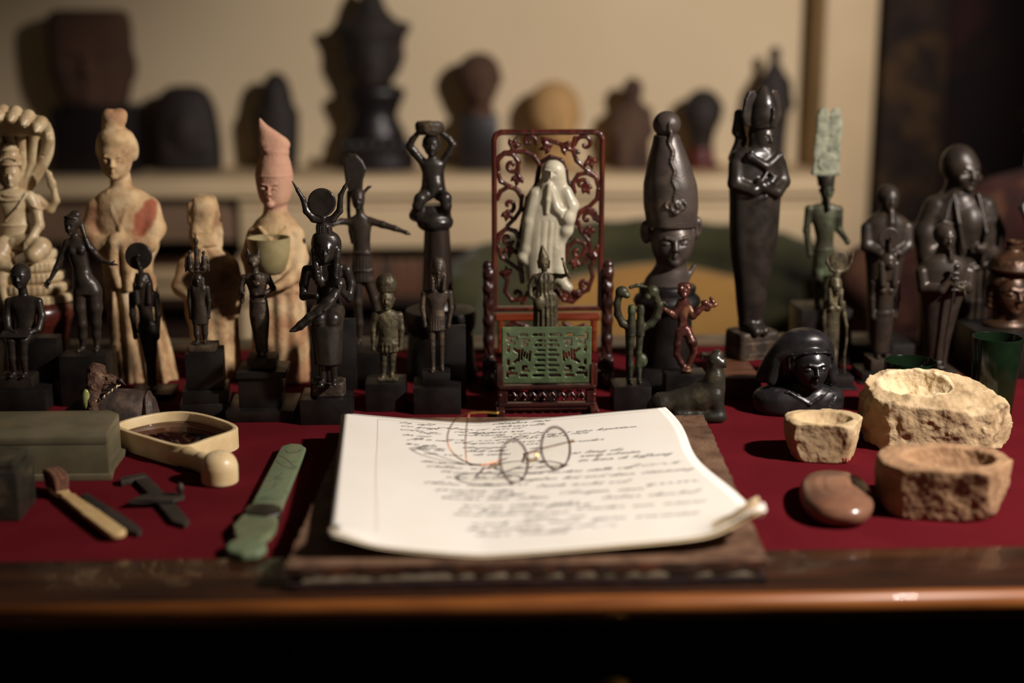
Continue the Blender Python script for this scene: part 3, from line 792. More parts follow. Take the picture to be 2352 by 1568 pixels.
CY = 2.36
co = Frame(2200, CY, -0.45, 560)
t = thing('couch', 'couch end draped in a reddish patterned rug behind the bald monk', 'couch', (co.X + 0.1, CY, -0.76))
S = Sculpt(9); S.k = 60
S.path([(1990, 640, 40), (2120, 610, 40), (2300, 520, 60), (2560, 420, 80)], [70, 80, 90, 100], k=50)
S.box((2300, 830, 60), (330, 170, 150), 60, k=60)
S.noise(14, 90, 2)
S.build('rug_cover', co, 'rug_red', t)
z0 = co.at(0, 985).z
S = Sculpt(10); S.k = 10
S.box((2310, 1100, 60), (300, 110, 140), 10); S.build('couch_frame', co, 'dark_oak', t)
z1 = co.at(0, 1205).z
for sx in (-0.17, 0.17):
    for sy in (-0.05, 0.13):
        box('leg', (co.X + 0.08 + sx, CY + sy, (z1 - 0.76) / 2), (0.02, 0.02, (z1 + 0.76) / 2 + 0.004), 'dark_oak', t, 0.004)

# ------------------------------------------------------------------ leather folder, manuscript pages, handwriting
FX0, FX1, FY0, FY1 = -0.130, 0.236, 1.015, 1.415
folder = thing('leather_folder', 'worn brown leather folder lying under the manuscript pages', 'folder', ((FX0 + FX1) / 2, (FY0 + FY1) / 2, 0))
def board(name, x0, x1, y0, y1, zf, th, m, parent, seed, rag=0.0015, nx=44, ny=44, label=None, edge=None):
    """thin board with slightly ragged edges; zf(x, y) is its underside"""
    rs = random.Random(seed)
    l = [rs.uniform(-rag, rag) for _ in range(ny + 1)]; r_ = [rs.uniform(-rag, rag) for _ in range(ny + 1)]
    f_ = [rs.uniform(-rag, rag) for _ in range(nx + 1)]; b_ = [rs.uniform(-rag, rag) for _ in range(nx + 1)]
    vs = []; fs = []
    for s_ in (0, 1):
        for j in range(ny + 1):
            for i in range(nx + 1):
                a, c = i / nx, j / ny
                x = x0 + (x1 - x0) * a + l[j] * (1 - a) ** 6 + r_[j] * a ** 6
                y = y0 + (y1 - y0) * c + f_[i] * (1 - c) ** 6 + b_[i] * c ** 6; x += 0.05 * (y - FY0)
                vs.append((x, y, zf(x, y) + th * s_))
    o = (nx + 1) * (ny + 1); g = lambda i, j, s_: s_ * o + j * (nx + 1) + i
    for j in range(ny):
        for i in range(nx):
            fs.append([g(i, j, 1), g(i + 1, j, 1), g(i + 1, j + 1, 1), g(i, j + 1, 1)])
            fs.append([g(i, j, 0), g(i, j + 1, 0), g(i + 1, j + 1, 0), g(i + 1, j, 0)])
    for i in range(nx):
        fs.append([g(i, 0, 0), g(i + 1, 0, 0), g(i + 1, 0, 1), g(i, 0, 1)]); fs.append([g(i, ny, 0), g(i, ny, 1), g(i + 1, ny, 1), g(i + 1, ny, 0)])
    for j in range(ny):
        fs.append([g(0, j, 0), g(0, j, 1), g(0, j + 1, 1), g(0, j + 1, 0)]); fs.append([g(nx, j, 0), g(nx, j + 1, 0), g(nx, j + 1, 1), g(nx, j, 1)])
    ob = mesh_obj(name, vs, fs, m, parent)
    try: ob.data.set_sharp_from_angle(angle=R(50))
    except Exception: pass
    if edge:
        ob.data.materials.append(MATS[edge])
        n_top = nx * ny * 2
        for k, pl in enumerate(ob.data.polygons):
            if k >= n_top: pl.material_index = 1
    if label: ob['label'] = label
    return ob
wob = lambda a, ph: (lambda x, y: 0)
board('bottom_cover', FX0 + 0.002, FX1 + 0.001, FY0 - 0.004, FY1, lambda x, y: 0.0006 + 0.0004 * math.sin(31 * x), 0.0052, 'board_dark', folder, 1, 0.0006)
board('inner_leaves', FX0 + 0.012, FX1 - 0.006, FY0 + 0.001, FY1 - 0.01, lambda x, y: 0.0066 + 0.0006 * math.sin(19 * x + 1), 0.0042, 'grey_paper', folder, 2, 0.0007)
board('top_cover', FX0, FX1 + 0.002, FY0, FY1, lambda x, y: 0.0117 + 0.0007 * math.sin(17 * x + 2), 0.0068, 'leather_board', folder, 3, 0.0009, edge='board_edge')

PX_VALLEY = 0.02
def page_z(x, y):
    d = x - PX_VALLEY
    t = d / (0.130 if d < 0 else 0.200)
    z = 0.0215 + 0.0128 * abs(t) ** 1.35
    z += 0.0014 * math.sin(9 * x + 14 * y) * min(1, abs(t) * 1.4)
    return z
def page_xy(a, b, dx=0, dy_=0, rot=0.0):
    """a: 0 left .. 1 right, b: 0 near .. 1 far"""
    xl = -0.0975 + (-0.1125 + 0.0975) * b; xr = 0.2365 + (0.2080 - 0.2365) * b
    xr += 0.0035 * math.sin(b * 9.0) * (1 - b * 0.5) - 0.006 * math.exp(-((b - 0.52) / 0.2) ** 2)
    x = xl + (xr - xl) * a; y0 = 1.018 + 0.018 * a + 0.012 * (1 - a) ** 3; y1 = 1.383 + 0.006 * a
    y = y0 + (y1 - y0) * b
    cx, cy = 0.05, 1.2; xx = x - cx; yy = y - cy
    return cx + xx * math.cos(rot) - yy * math.sin(rot) + dx, cy + xx * math.sin(rot) + yy * math.cos(rot) + dy_
def curl(a, b, amt, seed):
    z = 0.0
    d = math.hypot((1 - a) * 1.0, b * 1.15); z += amt * 0.016 * math.exp(-(d / 0.085) ** 2)
    d = math.hypot(a, b * 1.15); z += amt * 0.006 * math.exp(-(d / 0.07) ** 2)
    if a > 0.93 and b < 0.16:
        e = (a - 0.93) / 0.07 * (1 - b / 0.16); z += 0.0035 * e * math.sin(b * 95 + seed * 1.7)
    return z
def sheet(k, label, m, dx, dy_, rot, zoff, amt):
    nx, ny = 70, 70; vs = []; fs = []
    for j in range(ny + 1):
        for i in range(nx + 1):
            a, b = i / nx, j / ny; x, y = page_xy(a, b, dx, dy_, rot)
            vs.append((x, y, page_z(x, y) + zoff + curl(a, b, amt, k)))
    th = 0.00022; n0 = len(vs); vs += [(x, y, z - th) for x, y, z in vs]
    g = lambda i, j: j * (nx + 1) + i
    for j in range(ny):
        for i in range(nx):
            q = [g(i, j), g(i + 1, j), g(i + 1, j + 1), g(i, j + 1)]; fs.append(q); fs.append([n0 + t for t in q[::-1]])
    for i in range(nx):
        fs.append([g(i, 0), n0 + g(i, 0), n0 + g(i + 1, 0), g(i + 1, 0)]); fs.append([g(i, ny), g(i + 1, ny), n0 + g(i + 1, ny), n0 + g(i, ny)])
    for j in range(ny):
        fs.append([g(0, j), g(0, j + 1), n0 + g(0, j + 1), n0 + g(0, j)]); fs.append([g(nx, j), n0 + g(nx, j), n0 + g(nx, j + 1), g(nx, j + 1)])
    x, y = page_xy(0.5, 0.5)
    t = thing('manuscript_page', label, 'paper', (x, y, 0.0215 + zoff), 'sheets of the manuscript')
    mesh_obj('sheet', vs, fs, m, t)
    return t
sheet(0, 'lowest manuscript sheet, its yellowed edge just above the leather folder', 'paper_old', -0.002, 0.004, 0.006, -0.0021, 1.5)
sheet(1, 'fourth manuscript sheet down, edge showing under the written page', 'paper_old', 0.0025, -0.002, -0.005, -0.0014, 0.9)
sheet(2, 'third manuscript sheet down in the pile under the spectacles', 'paper_old', 0.003, 0.0035, -0.006, -0.0009, 1.2)
sheet(3, 'second manuscript sheet, peeking out right behind the top page', 'paper', 0.0045, 0.003, -0.004, -0.00045, 1.15)
page = sheet(4, 'top manuscript page covered in slanting ink handwriting under the spectacles', 'paper', 0, 0, 0, 0.0, 1.0)

GL = {   # one-stroke cursive letters: x advance, strokes in x-height units
 'a': (1.0, [[(.8,.85),(.4,1),(.08,.5),(.3,0),(.75,.6),(.82,1),(.78,.2),(1,.1)]]),
 'b': (.9, [[(0,.1),(.4,1.6),(.3,2),(.15,1.2),(.2,.1),(.5,0),(.75,.5),(.6,.95),(.9,.8)]]),
 'c': (.8, [[(.65,.85),(.4,1),(.1,.5),(.3,0),(.8,.25)]]),
 'd': (1.0, [[(.75,.85),(.35,1),(.08,.4),(.3,0),(.75,.6),(1.0,2.0),(.8,.2),(1,.1)]]),
 'e': (.75, [[(0,.3),(.5,.6),(.45,1),(.15,.7),(.2,.1),(.5,0),(.75,.3)]]),
 'f': (.7, [[(0,.2),(.45,1.7),(.35,2.1),(.2,1),(.05,-.9),(.25,-.4),(.3,.1),(.7,.3)]]),
 'g': (.95, [[(.75,.85),(.4,1),(.08,.5),(.3,0),(.75,.7),(.8,1),(.6,-.7),(.3,-1),(.25,-.6),(.95,.2)]]),
 'h': (1.0, [[(0,.1),(.4,1.7),(.3,2),(.1,0),(.4,.9),(.65,.9),(.7,.1),(1,.1)]]),
 'i': (.5, [[(0,.2),(.25,1),(.22,.15),(.5,.15)], [(.38,1.45),(.42,1.5)]]),
 'j': (.5, [[(0,.2),(.3,1),(.15,-.8),(-.1,-.9),(.5,.2)], [(.42,1.45),(.46,1.5)]]),
 'k': (.9, [[(0,.1),(.4,1.7),(.3,2),(.1,0),(.3,.6),(.7,1),(.4,.5),(.8,0),(.9,.1)]]),
 'l': (.55, [[(0,.1),(.45,1.7),(.32,2),(.18,1),(.2,.1),(.55,.15)]]),
 'm': (1.5, [[(0,.3),(.15,1),(.1,0),(.3,.8),(.55,.95),(.52,0),(.75,.8),(1.0,.95),(1.02,.1),(1.5,.15)]]),
 'n': (1.1, [[(0,.3),(.15,1),(.1,0),(.35,.8),(.6,.95),(.62,.1),(1.1,.15)]]),
 'o': (.85, [[(.5,1),(.1,.7),(.15,.1),(.5,0),(.7,.5),(.5,1),(.85,.8)]]),
 'p': (.95, [[(0,.3),(.25,1),(-.1,-1),(.2,.4),(.5,1),(.75,.6),(.5,.05),(.95,.2)]]),
 'q': (.95, [[(.75,.85),(.4,1),(.08,.5),(.3,0),(.75,.7),(.7,-1),(.95,.2)]]),
 'r': (.75, [[(0,.3),(.2,1.1),(.35,.9),(.5,.9),(.45,.15),(.75,.15)]]),
 's': (.7, [[(0,.2),(.35,1.05),(.5,.4),(.3,0),(.1,.1),(.7,.2)]]),
 't': (.6, [[(0,.2),(.4,1.6),(.22,.1),(.6,.15)], [(.05,1.15),(.65,1.25)]]),
 'u': (1.0, [[(0,.3),(.2,1),(.15,.1),(.4,0),(.65,1),(.65,.1),(1,.15)]]),
 'v': (.85, [[(0,.6),(.15,1),(.25,0),(.6,.9),(.85,.85)]]),
 'w': (1.2, [[(0,.6),(.15,1),(.2,0),(.5,.9),(.55,0),(.9,.9),(1.2,.85)]]),
 'x': (.85, [[(0,.3),(.25,1),(.5,0),(.85,.2)], [(.6,1),(.1,0)]]),
 'y': (.95, [[(0,.6),(.15,1),(.25,.1),(.6,.9),(.4,-.8),(.1,-.9),(.95,.2)]]),
 'z': (.8, [[(0,.8),(.5,1),(.1,.1),(.45,.1),(.2,-.8),(.8,.2)]]),
 '0': (.9, [[(.45,1.6),(.1,1),(.15,.2),(.4,0),(.7,.7),(.45,1.6)]]), '1': (.6, [[(.1,1.1),(.4,1.6),(.2,0)]]),
 '2': (.9, [[(.1,1.2),(.4,1.6),(.65,1.2),(.05,0),(.75,.1)]]), '4': (.9, [[(.4,1.6),(.05,.6),(.7,.65)], [(.6,1.1),(.35,-.2)]]),
 '9': (.9, [[(.65,1.4),(.4,1.6),(.15,1.2),(.4,.9),(.65,1.4),(.35,0)]]), '3': (.9, [[(.1,1.4),(.45,1.6),(.6,1.2),(.3,.85),(.6,.5),(.3,0),(.05,.15)]]),
 '5': (.9, [[(.7,1.6),(.25,1.55),(.15,.9),(.5,.85),(.5,.2),(.05,.05)]]), ',': (.3, [[(.1,.1),(.0,-.3)]]), '.': (.3, [[(.1,.05),(.16,.05)]]), '-': (.6, [[(.05,.5),(.5,.55)]]),
}
CAPS = {'O': 'o', 'A': 'a', 'D': 'd', 'M': 'm', 'S': 's', 'W': 'w', 'E': 'e', 'K': 'k', 'F': 'f', 'I': 'j', 'B': 'b', 'N': 'n', 'Z': 'z', 'T': 't', 'V': 'v', 'P': 'p', 'G': 'g', 'L': 'l', 'H': 'h', 'U': 'u', 'R': 'r', 'J': 'j', 'C': 'c'}
ink_v = []; ink_f = []
def stroke(pts, wd):
    pts = smooth_path([(p[0], p[1], 0) for p in pts], 3) if len(pts) > 2 else [Vector((p[0], p[1], 0)) for p in pts]
    n = len(pts); base = len(ink_v)
    for i, p in enumerate(pts):
        t = pts[min(i + 1, n - 1)] - pts[max(i - 1, 0)]
        if t.length < 1e-9: t = Vector((1, 0, 0))
        t.normalize(); nr = Vector((-t.y, t.x, 0))
        w_ = wd * (0.55 + 0.95 * abs(t.y) * (1 if t.y < 0 else 0.45)) * (0.5 if i in (0, n - 1) else 1)
        for s_ in (-1, 1):
            q = p + nr * w_ * 0.5 * s_
            ink_v.append((q.x, q.y, page_z(q.x, q.y) + 0.00016))
        if i: a = base + 2 * i; ink_f.append([a - 2, a - 1, a + 1, a])
rw = random.Random(11)
def write(u, v, u2, text, size=0.0030, wd=0.00055, slant=0.95, v2=None):
    """write text from pixel column u to u2 along the row v of the photograph, laid on the page"""
    p0 = G(u, v, 0.024); p1 = G(u2, v if v2 is None else v2, 0.024); L = (p1 - p0).length
    d = (p1 - p0).normalized(); nn = Vector((-d.y, d.x, 0))
    adv = sum(0.8 if c == ' ' else GL[CAPS.get(c, c)][0] * (1.5 if c in CAPS else 1) for c in text) * size
    sx = L / max(adv, 1e-6); x = 0.0
    for c in text:
        if c == ' ': x += 0.8 * size * sx; continue
        big = 1.5 if c in CAPS else 1.0; w_, st = GL[CAPS.get(c, c)]
        for s_ in st:
            pl = []
            for (gx, gy) in s_:
                gx *= big; gy *= big
                lx = x + (gx * size) * sx + gy * size * slant * 0.9 + rw.uniform(-1, 1) * 0.00012
                ly = gy * size + rw.uniform(-1, 1) * 0.00016
                q = p0 + d * lx + nn * ly; pl.append((q.x, q.y))
            stroke(pl, wd * rw.uniform(0.75, 1.25))
        x += w_ * big * size * sx
# heading, right of the middle
write(1128, 971, 1262, 'Oktober 1924', 0.0036); write(1135, 978, 1250, 'Alvarville', 0.0032)
write(1098, 969, 1122, '- -', 0.0022, 0.0008)
# margin column on the left
for (u, v, u2, tx) in [(915, 979, 990, 'Se ofl'), (918, 986, 1005, 'Co zeigt'), (915, 994, 975, 'de'), (960, 997, 1010, 'alfo'), (922, 1005, 985, 'Sa seit'), (945, 1012, 1030, 'Ilfe in vorst'),
                       (928, 1025, 1000, 'Wo gfa'), (950, 1034, 1020, 'glos lin'), (972, 1043, 1060, 'da vier')]: write(u, v, u2, tx, 0.0031)
# the body of the letter
body = [(1000, 983, 1195, 'Abend und'), (1040, 990, 1200, 'Al degygune wie'), (1050, 996, 1260, 'schreite vorbei'), (1130, 1001, 1290, 'lange jetzt'), (1020, 1008, 1150, 'er ist'),
        (1040, 1014, 1240, 'Dezember ver'), (1150, 1006, 1300, 'erfinder'), (1300, 999, 1462, 'v eine kaptation'), (1306, 1004, 1350, '1904'), (1308, 1021, 1390, 'wieder.'), (1060, 1024, 1165, 'dagegen'), (1070, 1032, 1160, 'blickt selbst'),
        (1085, 1040, 1170, 'da viertes'), (1205, 1020, 1240, 'in'), (1215, 1030, 1245, 'der')]
for (u, v, u2, tx) in body: write(u, v, u2, tx, 0.0032, 0.0006)
low = [(965, 1062, 1130, 'Manches zeigt'), (1310, 1046, 1430, 'so lang die'), (975, 1072, 1140, 'Alles war'), (1330, 1054, 1470, 'wenig schreiten'), (1010, 1082, 1150, 'Nun aber'), (1325, 1064, 1540, 'Er kann de hoffnung'),
       (1020, 1094, 1160, 'wie fern'), (1200, 1086, 1450, 'eine andere stelle ver'), (970, 1110, 1210, 'Dabei sollen wir'), (1190, 1100, 1590, 'gegeben hat und dann Stimmung'), (1000, 1124, 1180, 'zwischen den'), (1230, 1116, 1440, 'beide nicht wol'),
       (1010, 1142, 1260, 'Unter den alten'), (1280, 1134, 1480, 'Dingen sein'), (1060, 1158, 1330, 'wo es steht sehr'), (1380, 1150, 1600, 'lieber dunkel'), (1040, 1178, 1300, 'und bald kommt'), (1320, 1172, 1620, 'wieder ein neues'),
       (1080, 1200, 1330, 'nach der reise'), (1360, 1198, 1600, 'gern erwartet'), (1090, 1224, 1300, 'hier bleibt')]
low += [(1180, 1073, 1300, 'auch der wirkt'), (1440, 1084, 1560, 'fort'), (1030, 1133, 1200, 'dann folgt'), (1480, 1126, 1610, 'zum'), (1050, 1168, 1230, 'er hat nun'), (1250, 1162, 1360, 'ganz'), (1200, 1190, 1340, 'eben so'), (1070, 1212, 1250, 'bis morgen'), (1280, 1214, 1420, 'Ihr')]
for (u, v, u2, tx) in low: write(u, v, u2, tx, 0.0034, 0.0007)
mesh_obj('handwriting', ink_v, ink_f, 'ink', page, smooth=False, kind='stuff')
ink_v = []; ink_f = []
for (a0, b0), (a1, b1) in [((0.105, 0.972), (0.105, 0.06)), ((0.105, 0.972), (0.95, 0.972))]:
    n = 60; pts = [Vector((*page_xy(a0 + (a1 - a0) * i / n, b0 + (b1 - b0) * i / n), 0)) for i in range(n + 1)]
    d = (pts[-1] - pts[0]).normalized(); nr = Vector((-d.y, d.x, 0)) * 0.00022
    o = len(ink_v)
    for i, p in enumerate(pts):
        for s_ in (-1, 1): q = p + nr * s_; ink_v.append((q.x, q.y, page_z(q.x, q.y) + 0.00012))
        if i: k = o + 2 * i; ink_f.append([k - 2, k - 1, k + 1, k])
mesh_obj('margin_line', ink_v, ink_f, 'ruled_line', page, smooth=False)

# ------------------------------------------------------------------ spectacles
def on_page(u, v):
    p = G(u, v, 0.026)
    for _ in range(4): p = G(u, v, page_z(p.x, p.y))
    return p
pl = on_page(1184, 1108); pr = on_page(1283, 1079)
gl = thing('spectacles', 'round gold-wire spectacles with dark rims resting on the written page', 'spectacles', ((pl.x + pr.x) / 2, (pl.y + pr.y) / 2, page_z(pl.x, pl.y)))
def rim_pts(foot, u0, v0, hw, hh, tilt):
    Y = foot.y - 0.001
    pts = []; n = 48
    for i in range(n):
        a = 2 * math.pi * i / n; du, dv = hw * math.cos(a), hh * math.sin(a)
        u = u0 + du * math.cos(tilt) - dv * math.sin(tilt); v = v0 + du * math.sin(tilt) + dv * math.cos(tilt)
        z = (v0 + hh - v) / (2 * hh)
        pts.append(PY(u, v, Y + 0.010 * z + (u - u0) * 0.00042))
    return pts
def wire(name, pts, r, m, parent, sub=5):
    vs, fs = tube_geo(smooth_path(pts, sub) if len(pts) > 2 else pts, r, 8); return mesh_obj(name, vs, fs, m, parent)
for foot, u0, v0, hw, hh, tl in ((pl, 1180.5, 1059, 31.5, 49.5, -0.07), (pr, 1276, 1029, 33, 48.5, -0.07)):
    pts = rim_pts(foot, u0, v0, hw, hh, tl)
    vs, fs = tube_geo(pts, 0.00105, 8, closed=True); rim = mesh_obj('rim', vs, fs, 'tortoise', gl)
    c = sum(pts, Vector()) / len(pts); nrm = (pts[12] - pts[0]).cross(pts[24] - pts[0]).normalized()
    if nrm.y > 0: nrm = -nrm
    vs = []; fs = []; nr_ = 7; n = len(pts)
    for side, bulge, th in ((0, 0.0016, 0.0007), (1, 0.0010, -0.0005)):
        for k in range(nr_ + 1):
            for i in range(n):
                f_ = k / nr_
                vs.append(c + (pts[i] - c) * f_ * 0.985 + nrm * (bulge * (1 - f_ * f_) + th))
    o = (nr_ + 1) * n
    for k in range(nr_):
        for i in range(n):
            j = (i + 1) % n; q = [k * n + i, k * n + j, (k + 1) * n + j, (k + 1) * n + i]
            fs.append(q); fs.append([o + t for t in q[::-1]])
    for i in range(n): j = (i + 1) % n; fs.append([nr_ * n + i, nr_ * n + j, o + nr_ * n + j, o + nr_ * n + i])
    bm = bmesh.new(); bv = [bm.verts.new(v) for v in vs]
    for q in fs:
        try: bm.faces.new([bv[i] for i in q])
        except Exception: pass
    bmesh.ops.remove_doubles(bm, verts=bm.verts, dist=1e-6)
    bm_obj('lens', bm, 'lens_glass', rim, smooth=True)
YL, YR = pl.y + 0.009, pr.y + 0.009
wire('bridge', [PY(1211, 1044, YL), PY(1217, 1039, YL + 0.002), PY(1229, 1037, (YL + YR) / 2), PY(1237, 1038, YR - 0.004), PY(1243, 1039, YR)], 0.0007, 'copper_wire', gl)
wire('nose_rest', [PY(1206, 1052, YL), PY(1216, 1056, YL - 0.002), PY(1227, 1055, YL - 0.001), PY(1233, 1051, YL), PY(1231, 1041, YL + 0.002)], [0.001, 0.0016, 0.0017, 0.001, 0.0008] if False else 0.0011, 'gold', gl)
wire('hinge', [PY(1148, 1064, YL + 0.002), PY(1136, 1068, YL + 0.004), PY(1122, 1074, YL + 0.005)], 0.0011, 'gold', gl)
wire('hinge', [PY(1308, 1016, YR + 0.002), PY(1312, 1014, YR + 0.004), PY(1317, 1012, YR + 0.006)], 0.0012, 'gold', gl)
f1 = on_page(1105, 1069)
A = [PY(1316, 1012.5, YR + 0.006), PY(1280, 1021, YR + 0.010), PY(1248, 1029, YR + 0.010), PY(1200, 1043, f1.y + 0.030), PY(1150, 1057, f1.y + 0.012), PY(1120, 1065, f1.y + 0.004), PY(1100, 1067.5, f1.y), PY(1076, 1063, f1.y + 0.003),
     PY(1050, 1049, f1.y + 0.007), PY(1034, 1031, f1.y + 0.010), PY(1027.5, 1010, f1.y + 0.014), PY(1031, 988, f1.y + 0.018), PY(1046, 963, f1.y + 0.022), PY(1064, 951, f1.y + 0.024), PY(1084, 946, f1.y + 0.025), PY(1112, 945, f1.y + 0.025), PY(1145, 947.5, f1.y + 0.024)]
wire('temple', A, 0.00062, 'copper_wire', gl, 6)
wire('ear_hook', [PY(1078, 947, f1.y + 0.025), PY(1112, 945, f1.y + 0.025), PY(1145, 947.5, f1.y + 0.024)], 0.00095, 'gold', gl)
B = [PY(1123, 1073.5, YL + 0.005), PY(1108, 1074, f1.y - 0.002), PY(1090, 1071, f1.y), PY(1076, 1064, f1.y + 0.003), PY(1071, 1050, f1.y + 0.006), PY(1069, 1018, f1.y + 0.012), PY(1071, 985, f1.y + 0.018), PY(1075, 960, f1.y + 0.022), PY(1080, 946.5, f1.y + 0.0265), PY(1092, 944, f1.y + 0.0275)]
wire('temple', B, 0.00062, 'copper_wire', gl, 6)

# ------------------------------------------------------------------ things lying in front on the felt
class MM:
    """millimetre frame for things described by their own size: (x right, z up as -v, y away) in mm around a spot on the felt"""
    def __init__(s, loc, rz=0.0): s.loc = Vector(loc); s.c = math.cos(rz); s.n = math.sin(rz)
    def map_np(s, V):
        W = np.empty_like(V); x, y = V[:, 0] * 0.001, V[:, 1] * 0.001
        W[:, 0] = s.loc.x + x * s.c - y * s.n; W[:, 1] = s.loc.y + x * s.n + y * s.c; W[:, 2] = s.loc.z + V[:, 2] * 0.001
        return W
    def at(s, x, y, z): x *= .001; y *= .001; return Vector((s.loc.x + x * s.c - y * s.n, s.loc.y + x * s.n + y * s.c, s.loc.z + z * .001))
    def inv(s, p): d = Vector(p) - s.loc; return ((d.x * s.c + d.y * s.n) * 1000, (-d.x * s.n + d.y * s.c) * 1000)
def prism(name, poly, z0, z1, m, parent, bevel=0.0012, taper=None, seg=2):
    """upright block over a ground polygon (world xy, counter-clockwise)"""
    bm = bmesh.new(); n = len(poly)
    top = poly if taper is None else taper
    lo = [bm.verts.new((p[0], p[1], z0)) for p in poly]; hi = [bm.verts.new((p[0], p[1], z1)) for p in top]
    bm.faces.new(lo[::-1]); bm.faces.new(hi)
    for i in range(n): bm.faces.new([lo[i], lo[(i + 1) % n], hi[(i + 1) % n], hi[i]])
    if bevel: bmesh.ops.bevel(bm, geom=list(bm.edges), offset=bevel, segments=seg, affect='EDGES', profile=0.6)
    return bm_obj(name, bm, m, parent, autosmooth=35)

# soapstone box
yf = G(130, 1102).y; zt = PY(130, 1004, yf).z; yb = G(130, 942, zt).y
xr1 = PY(246, 1000, yf).x; xr2 = G(275, 1000, zt * 0.6).x; ch_ = 0.018
poly = [(-0.50, yf), (xr1, yf), (xr2 - 0.004, yf + 0.030), (xr2 - 0.004, yb - 0.014), (xr2 - 0.016, yb), (-0.50, yb)]
t = thing('stone_box', 'greenish grey soapstone box with cut corners at the left edge', 'box', (-0.38, (yf + yb) / 2, 0))
prism('box_body', poly, 0.006, zt - 0.008, 'soapstone', t, 0.0015)
prism('lid', poly, zt - 0.0078, zt, 'soapstone', t, 0.002)
fl = [(-0.50, yf - 0.004), (xr1 + 0.003, yf - 0.004), (xr2 + 0.001, yf + 0.028), (xr2 + 0.001, yb - 0.012), (xr2 - 0.012, yb + 0.004), (-0.50, yb + 0.004)]
prism('foot_plate', fl, 0.0, 0.006, 'soapstone', t, 0.001)

# magnifier
zt_m = 0.021
Pm = [G(*q, zt_m) for q in ((262, 976), (330, 952), (417, 943), (490, 955), (547, 981), (486, 1006), (420, 1024), (340, 1006))]
c = sum(Pm, Vector()) / len(Pm); fr = MM((c.x, c.y, 0))
t = thing('magnifying_glass', 'ivory-framed magnifying glass with a knobbed handle beside the soapstone box', 'magnifier', fr.loc)
Q = [fr.inv(p) for p in Pm]
S = Sculpt(1.1); S.k = 3
Rg = smooth_path([(x, y, 0) for x, y in Q], 6, True)
cx = sum(p.x for p in Rg) / len(Rg); cy = sum(p.y for p in Rg) / len(Rg)
A = [(p.x, p.y) for p in Rg]
def ring_prism(name, A, inset, z0, z1, fr, m, parent):
    """upright wall that follows the closed outline A (mm)"""
    n = len(A); I = []
    for i in range(n):
        a, b = Vector(A[i - 1]), Vector(A[(i + 1) % n]); d = (b - a).normalized(); nn = Vector((-d.y, d.x))
        if nn.dot(Vector((cx, cy)) - Vector(A[i])) < 0: nn = -nn
        I.append(Vector(A[i]) + nn * inset)
    bev = 0.9; rows = []
    mid = [(Vector(A[i]) + I[i]) / 2 for i in range(n)]
    def row(f_, z): return [fr.at(*(mid[i] + (Vector(A[i]) - mid[i]) * f_), z) for i in range(n)]
    prof = [(1, z0), (1, z1 - bev), (0.9, z1 - 0.3 * bev), (0.62, z1), (-0.62, z1), (-0.9, z1 - 0.3 * bev), (-1, z1 - bev), (-1, z0)]
    vs = []; fs = []
    for f_, z in prof: vs += row(f_, z)
    for k in range(len(prof)):
        k2 = (k + 1) % len(prof)
        for i in range(n):
            j = (i + 1) % n; fs.append([k * n + i, k * n + j, k2 * n + j, k2 * n + i])
    bm = bmesh.new(); bv = [bm.verts.new(v) for v in vs]
    for q in fs: bm.faces.new([bv[i] for i in q])
    return bm_obj(name, bm, m, parent, autosmooth=50)
mag_ring = ring_prism('lens_frame', A, 5.5, 0.3, 21, fr, 'ivory', t)
k0 = G(499, 1122, 0.0); kx, ky = fr.inv(k0); ky += 17
d0 = fr.inv(G(420, 1020, zt_m))
hp = [(d0[0] - 12, d0[1] + 6), (d0[0] + 6, d0[1] - 6), (d0[0] * .5 + kx * .5 + 1, d0[1] * .5 + ky * .5 + 4), (kx, ky + 3)]
for i in range(3):
    for z in (5, 9, 12.5): S.cap((hp[i][0], -z - 1, hp[i][1]), (hp[i + 1][0], -z, hp[i + 1][1]), (5.5, 6.5, 6)[i], (6.5, 6, 6.5)[i], k=4)
S.floor(0); S.build('handle', fr, 'ivory', t)
S = Sculpt(1.1); S.k = 3
S.loft([(0, kx, 16.2, 16.2, ky), (-2, kx, 17, 17, ky), (-15, kx, 17.2, 17.2, ky), (-22, kx, 15.6, 15.6, ky), (-27, kx, 12, 12, ky), (-30, kx, 6.5, 6.5, ky), (-31, kx, 2, 2, ky)], k=2)
S.floor(0); S.build('knob', fr, 'ivory', t)
n = len(A); vs = []; fs = []; nr_ = 6
for sg, zc in ((1, 12.0), (-1, 10.5)):
    for k in range(nr_ + 1):
        f_ = k / nr_
        for (x, y) in A: vs.append(fr.at(cx + (x - cx) * f_ * 0.88, cy + (y - cy) * f_ * 0.88, zc + sg * 4.0 * (1 - f_ * f_)))
o = (nr_ + 1) * n
for k in range(nr_):
    for i in range(n):
        j = (i + 1) % n; q = [k * n + i, k * n + j, (k + 1) * n + j, (k + 1) * n + i]; fs.append(q); fs.append([o + z for z in q[::-1]])
for i in range(n): j = (i + 1) % n; fs.append([nr_ * n + i, o + nr_ * n + i, o + nr_ * n + j, nr_ * n + j])
bm = bmesh.new(); bv = [bm.verts.new(v) for v in vs]
for q in fs: bm.faces.new([bv[i] for i in q])
bmesh.ops.remove_doubles(bm, verts=bm.verts, dist=1e-6)
bmesh.ops.dissolve_degenerate(bm, edges=bm.edges, dist=1e-7)
bm_obj('lens', bm, 'magnifier_glass', mag_ring, smooth=True)
p = PY(332, 1020, fr.loc.y - 0.03)

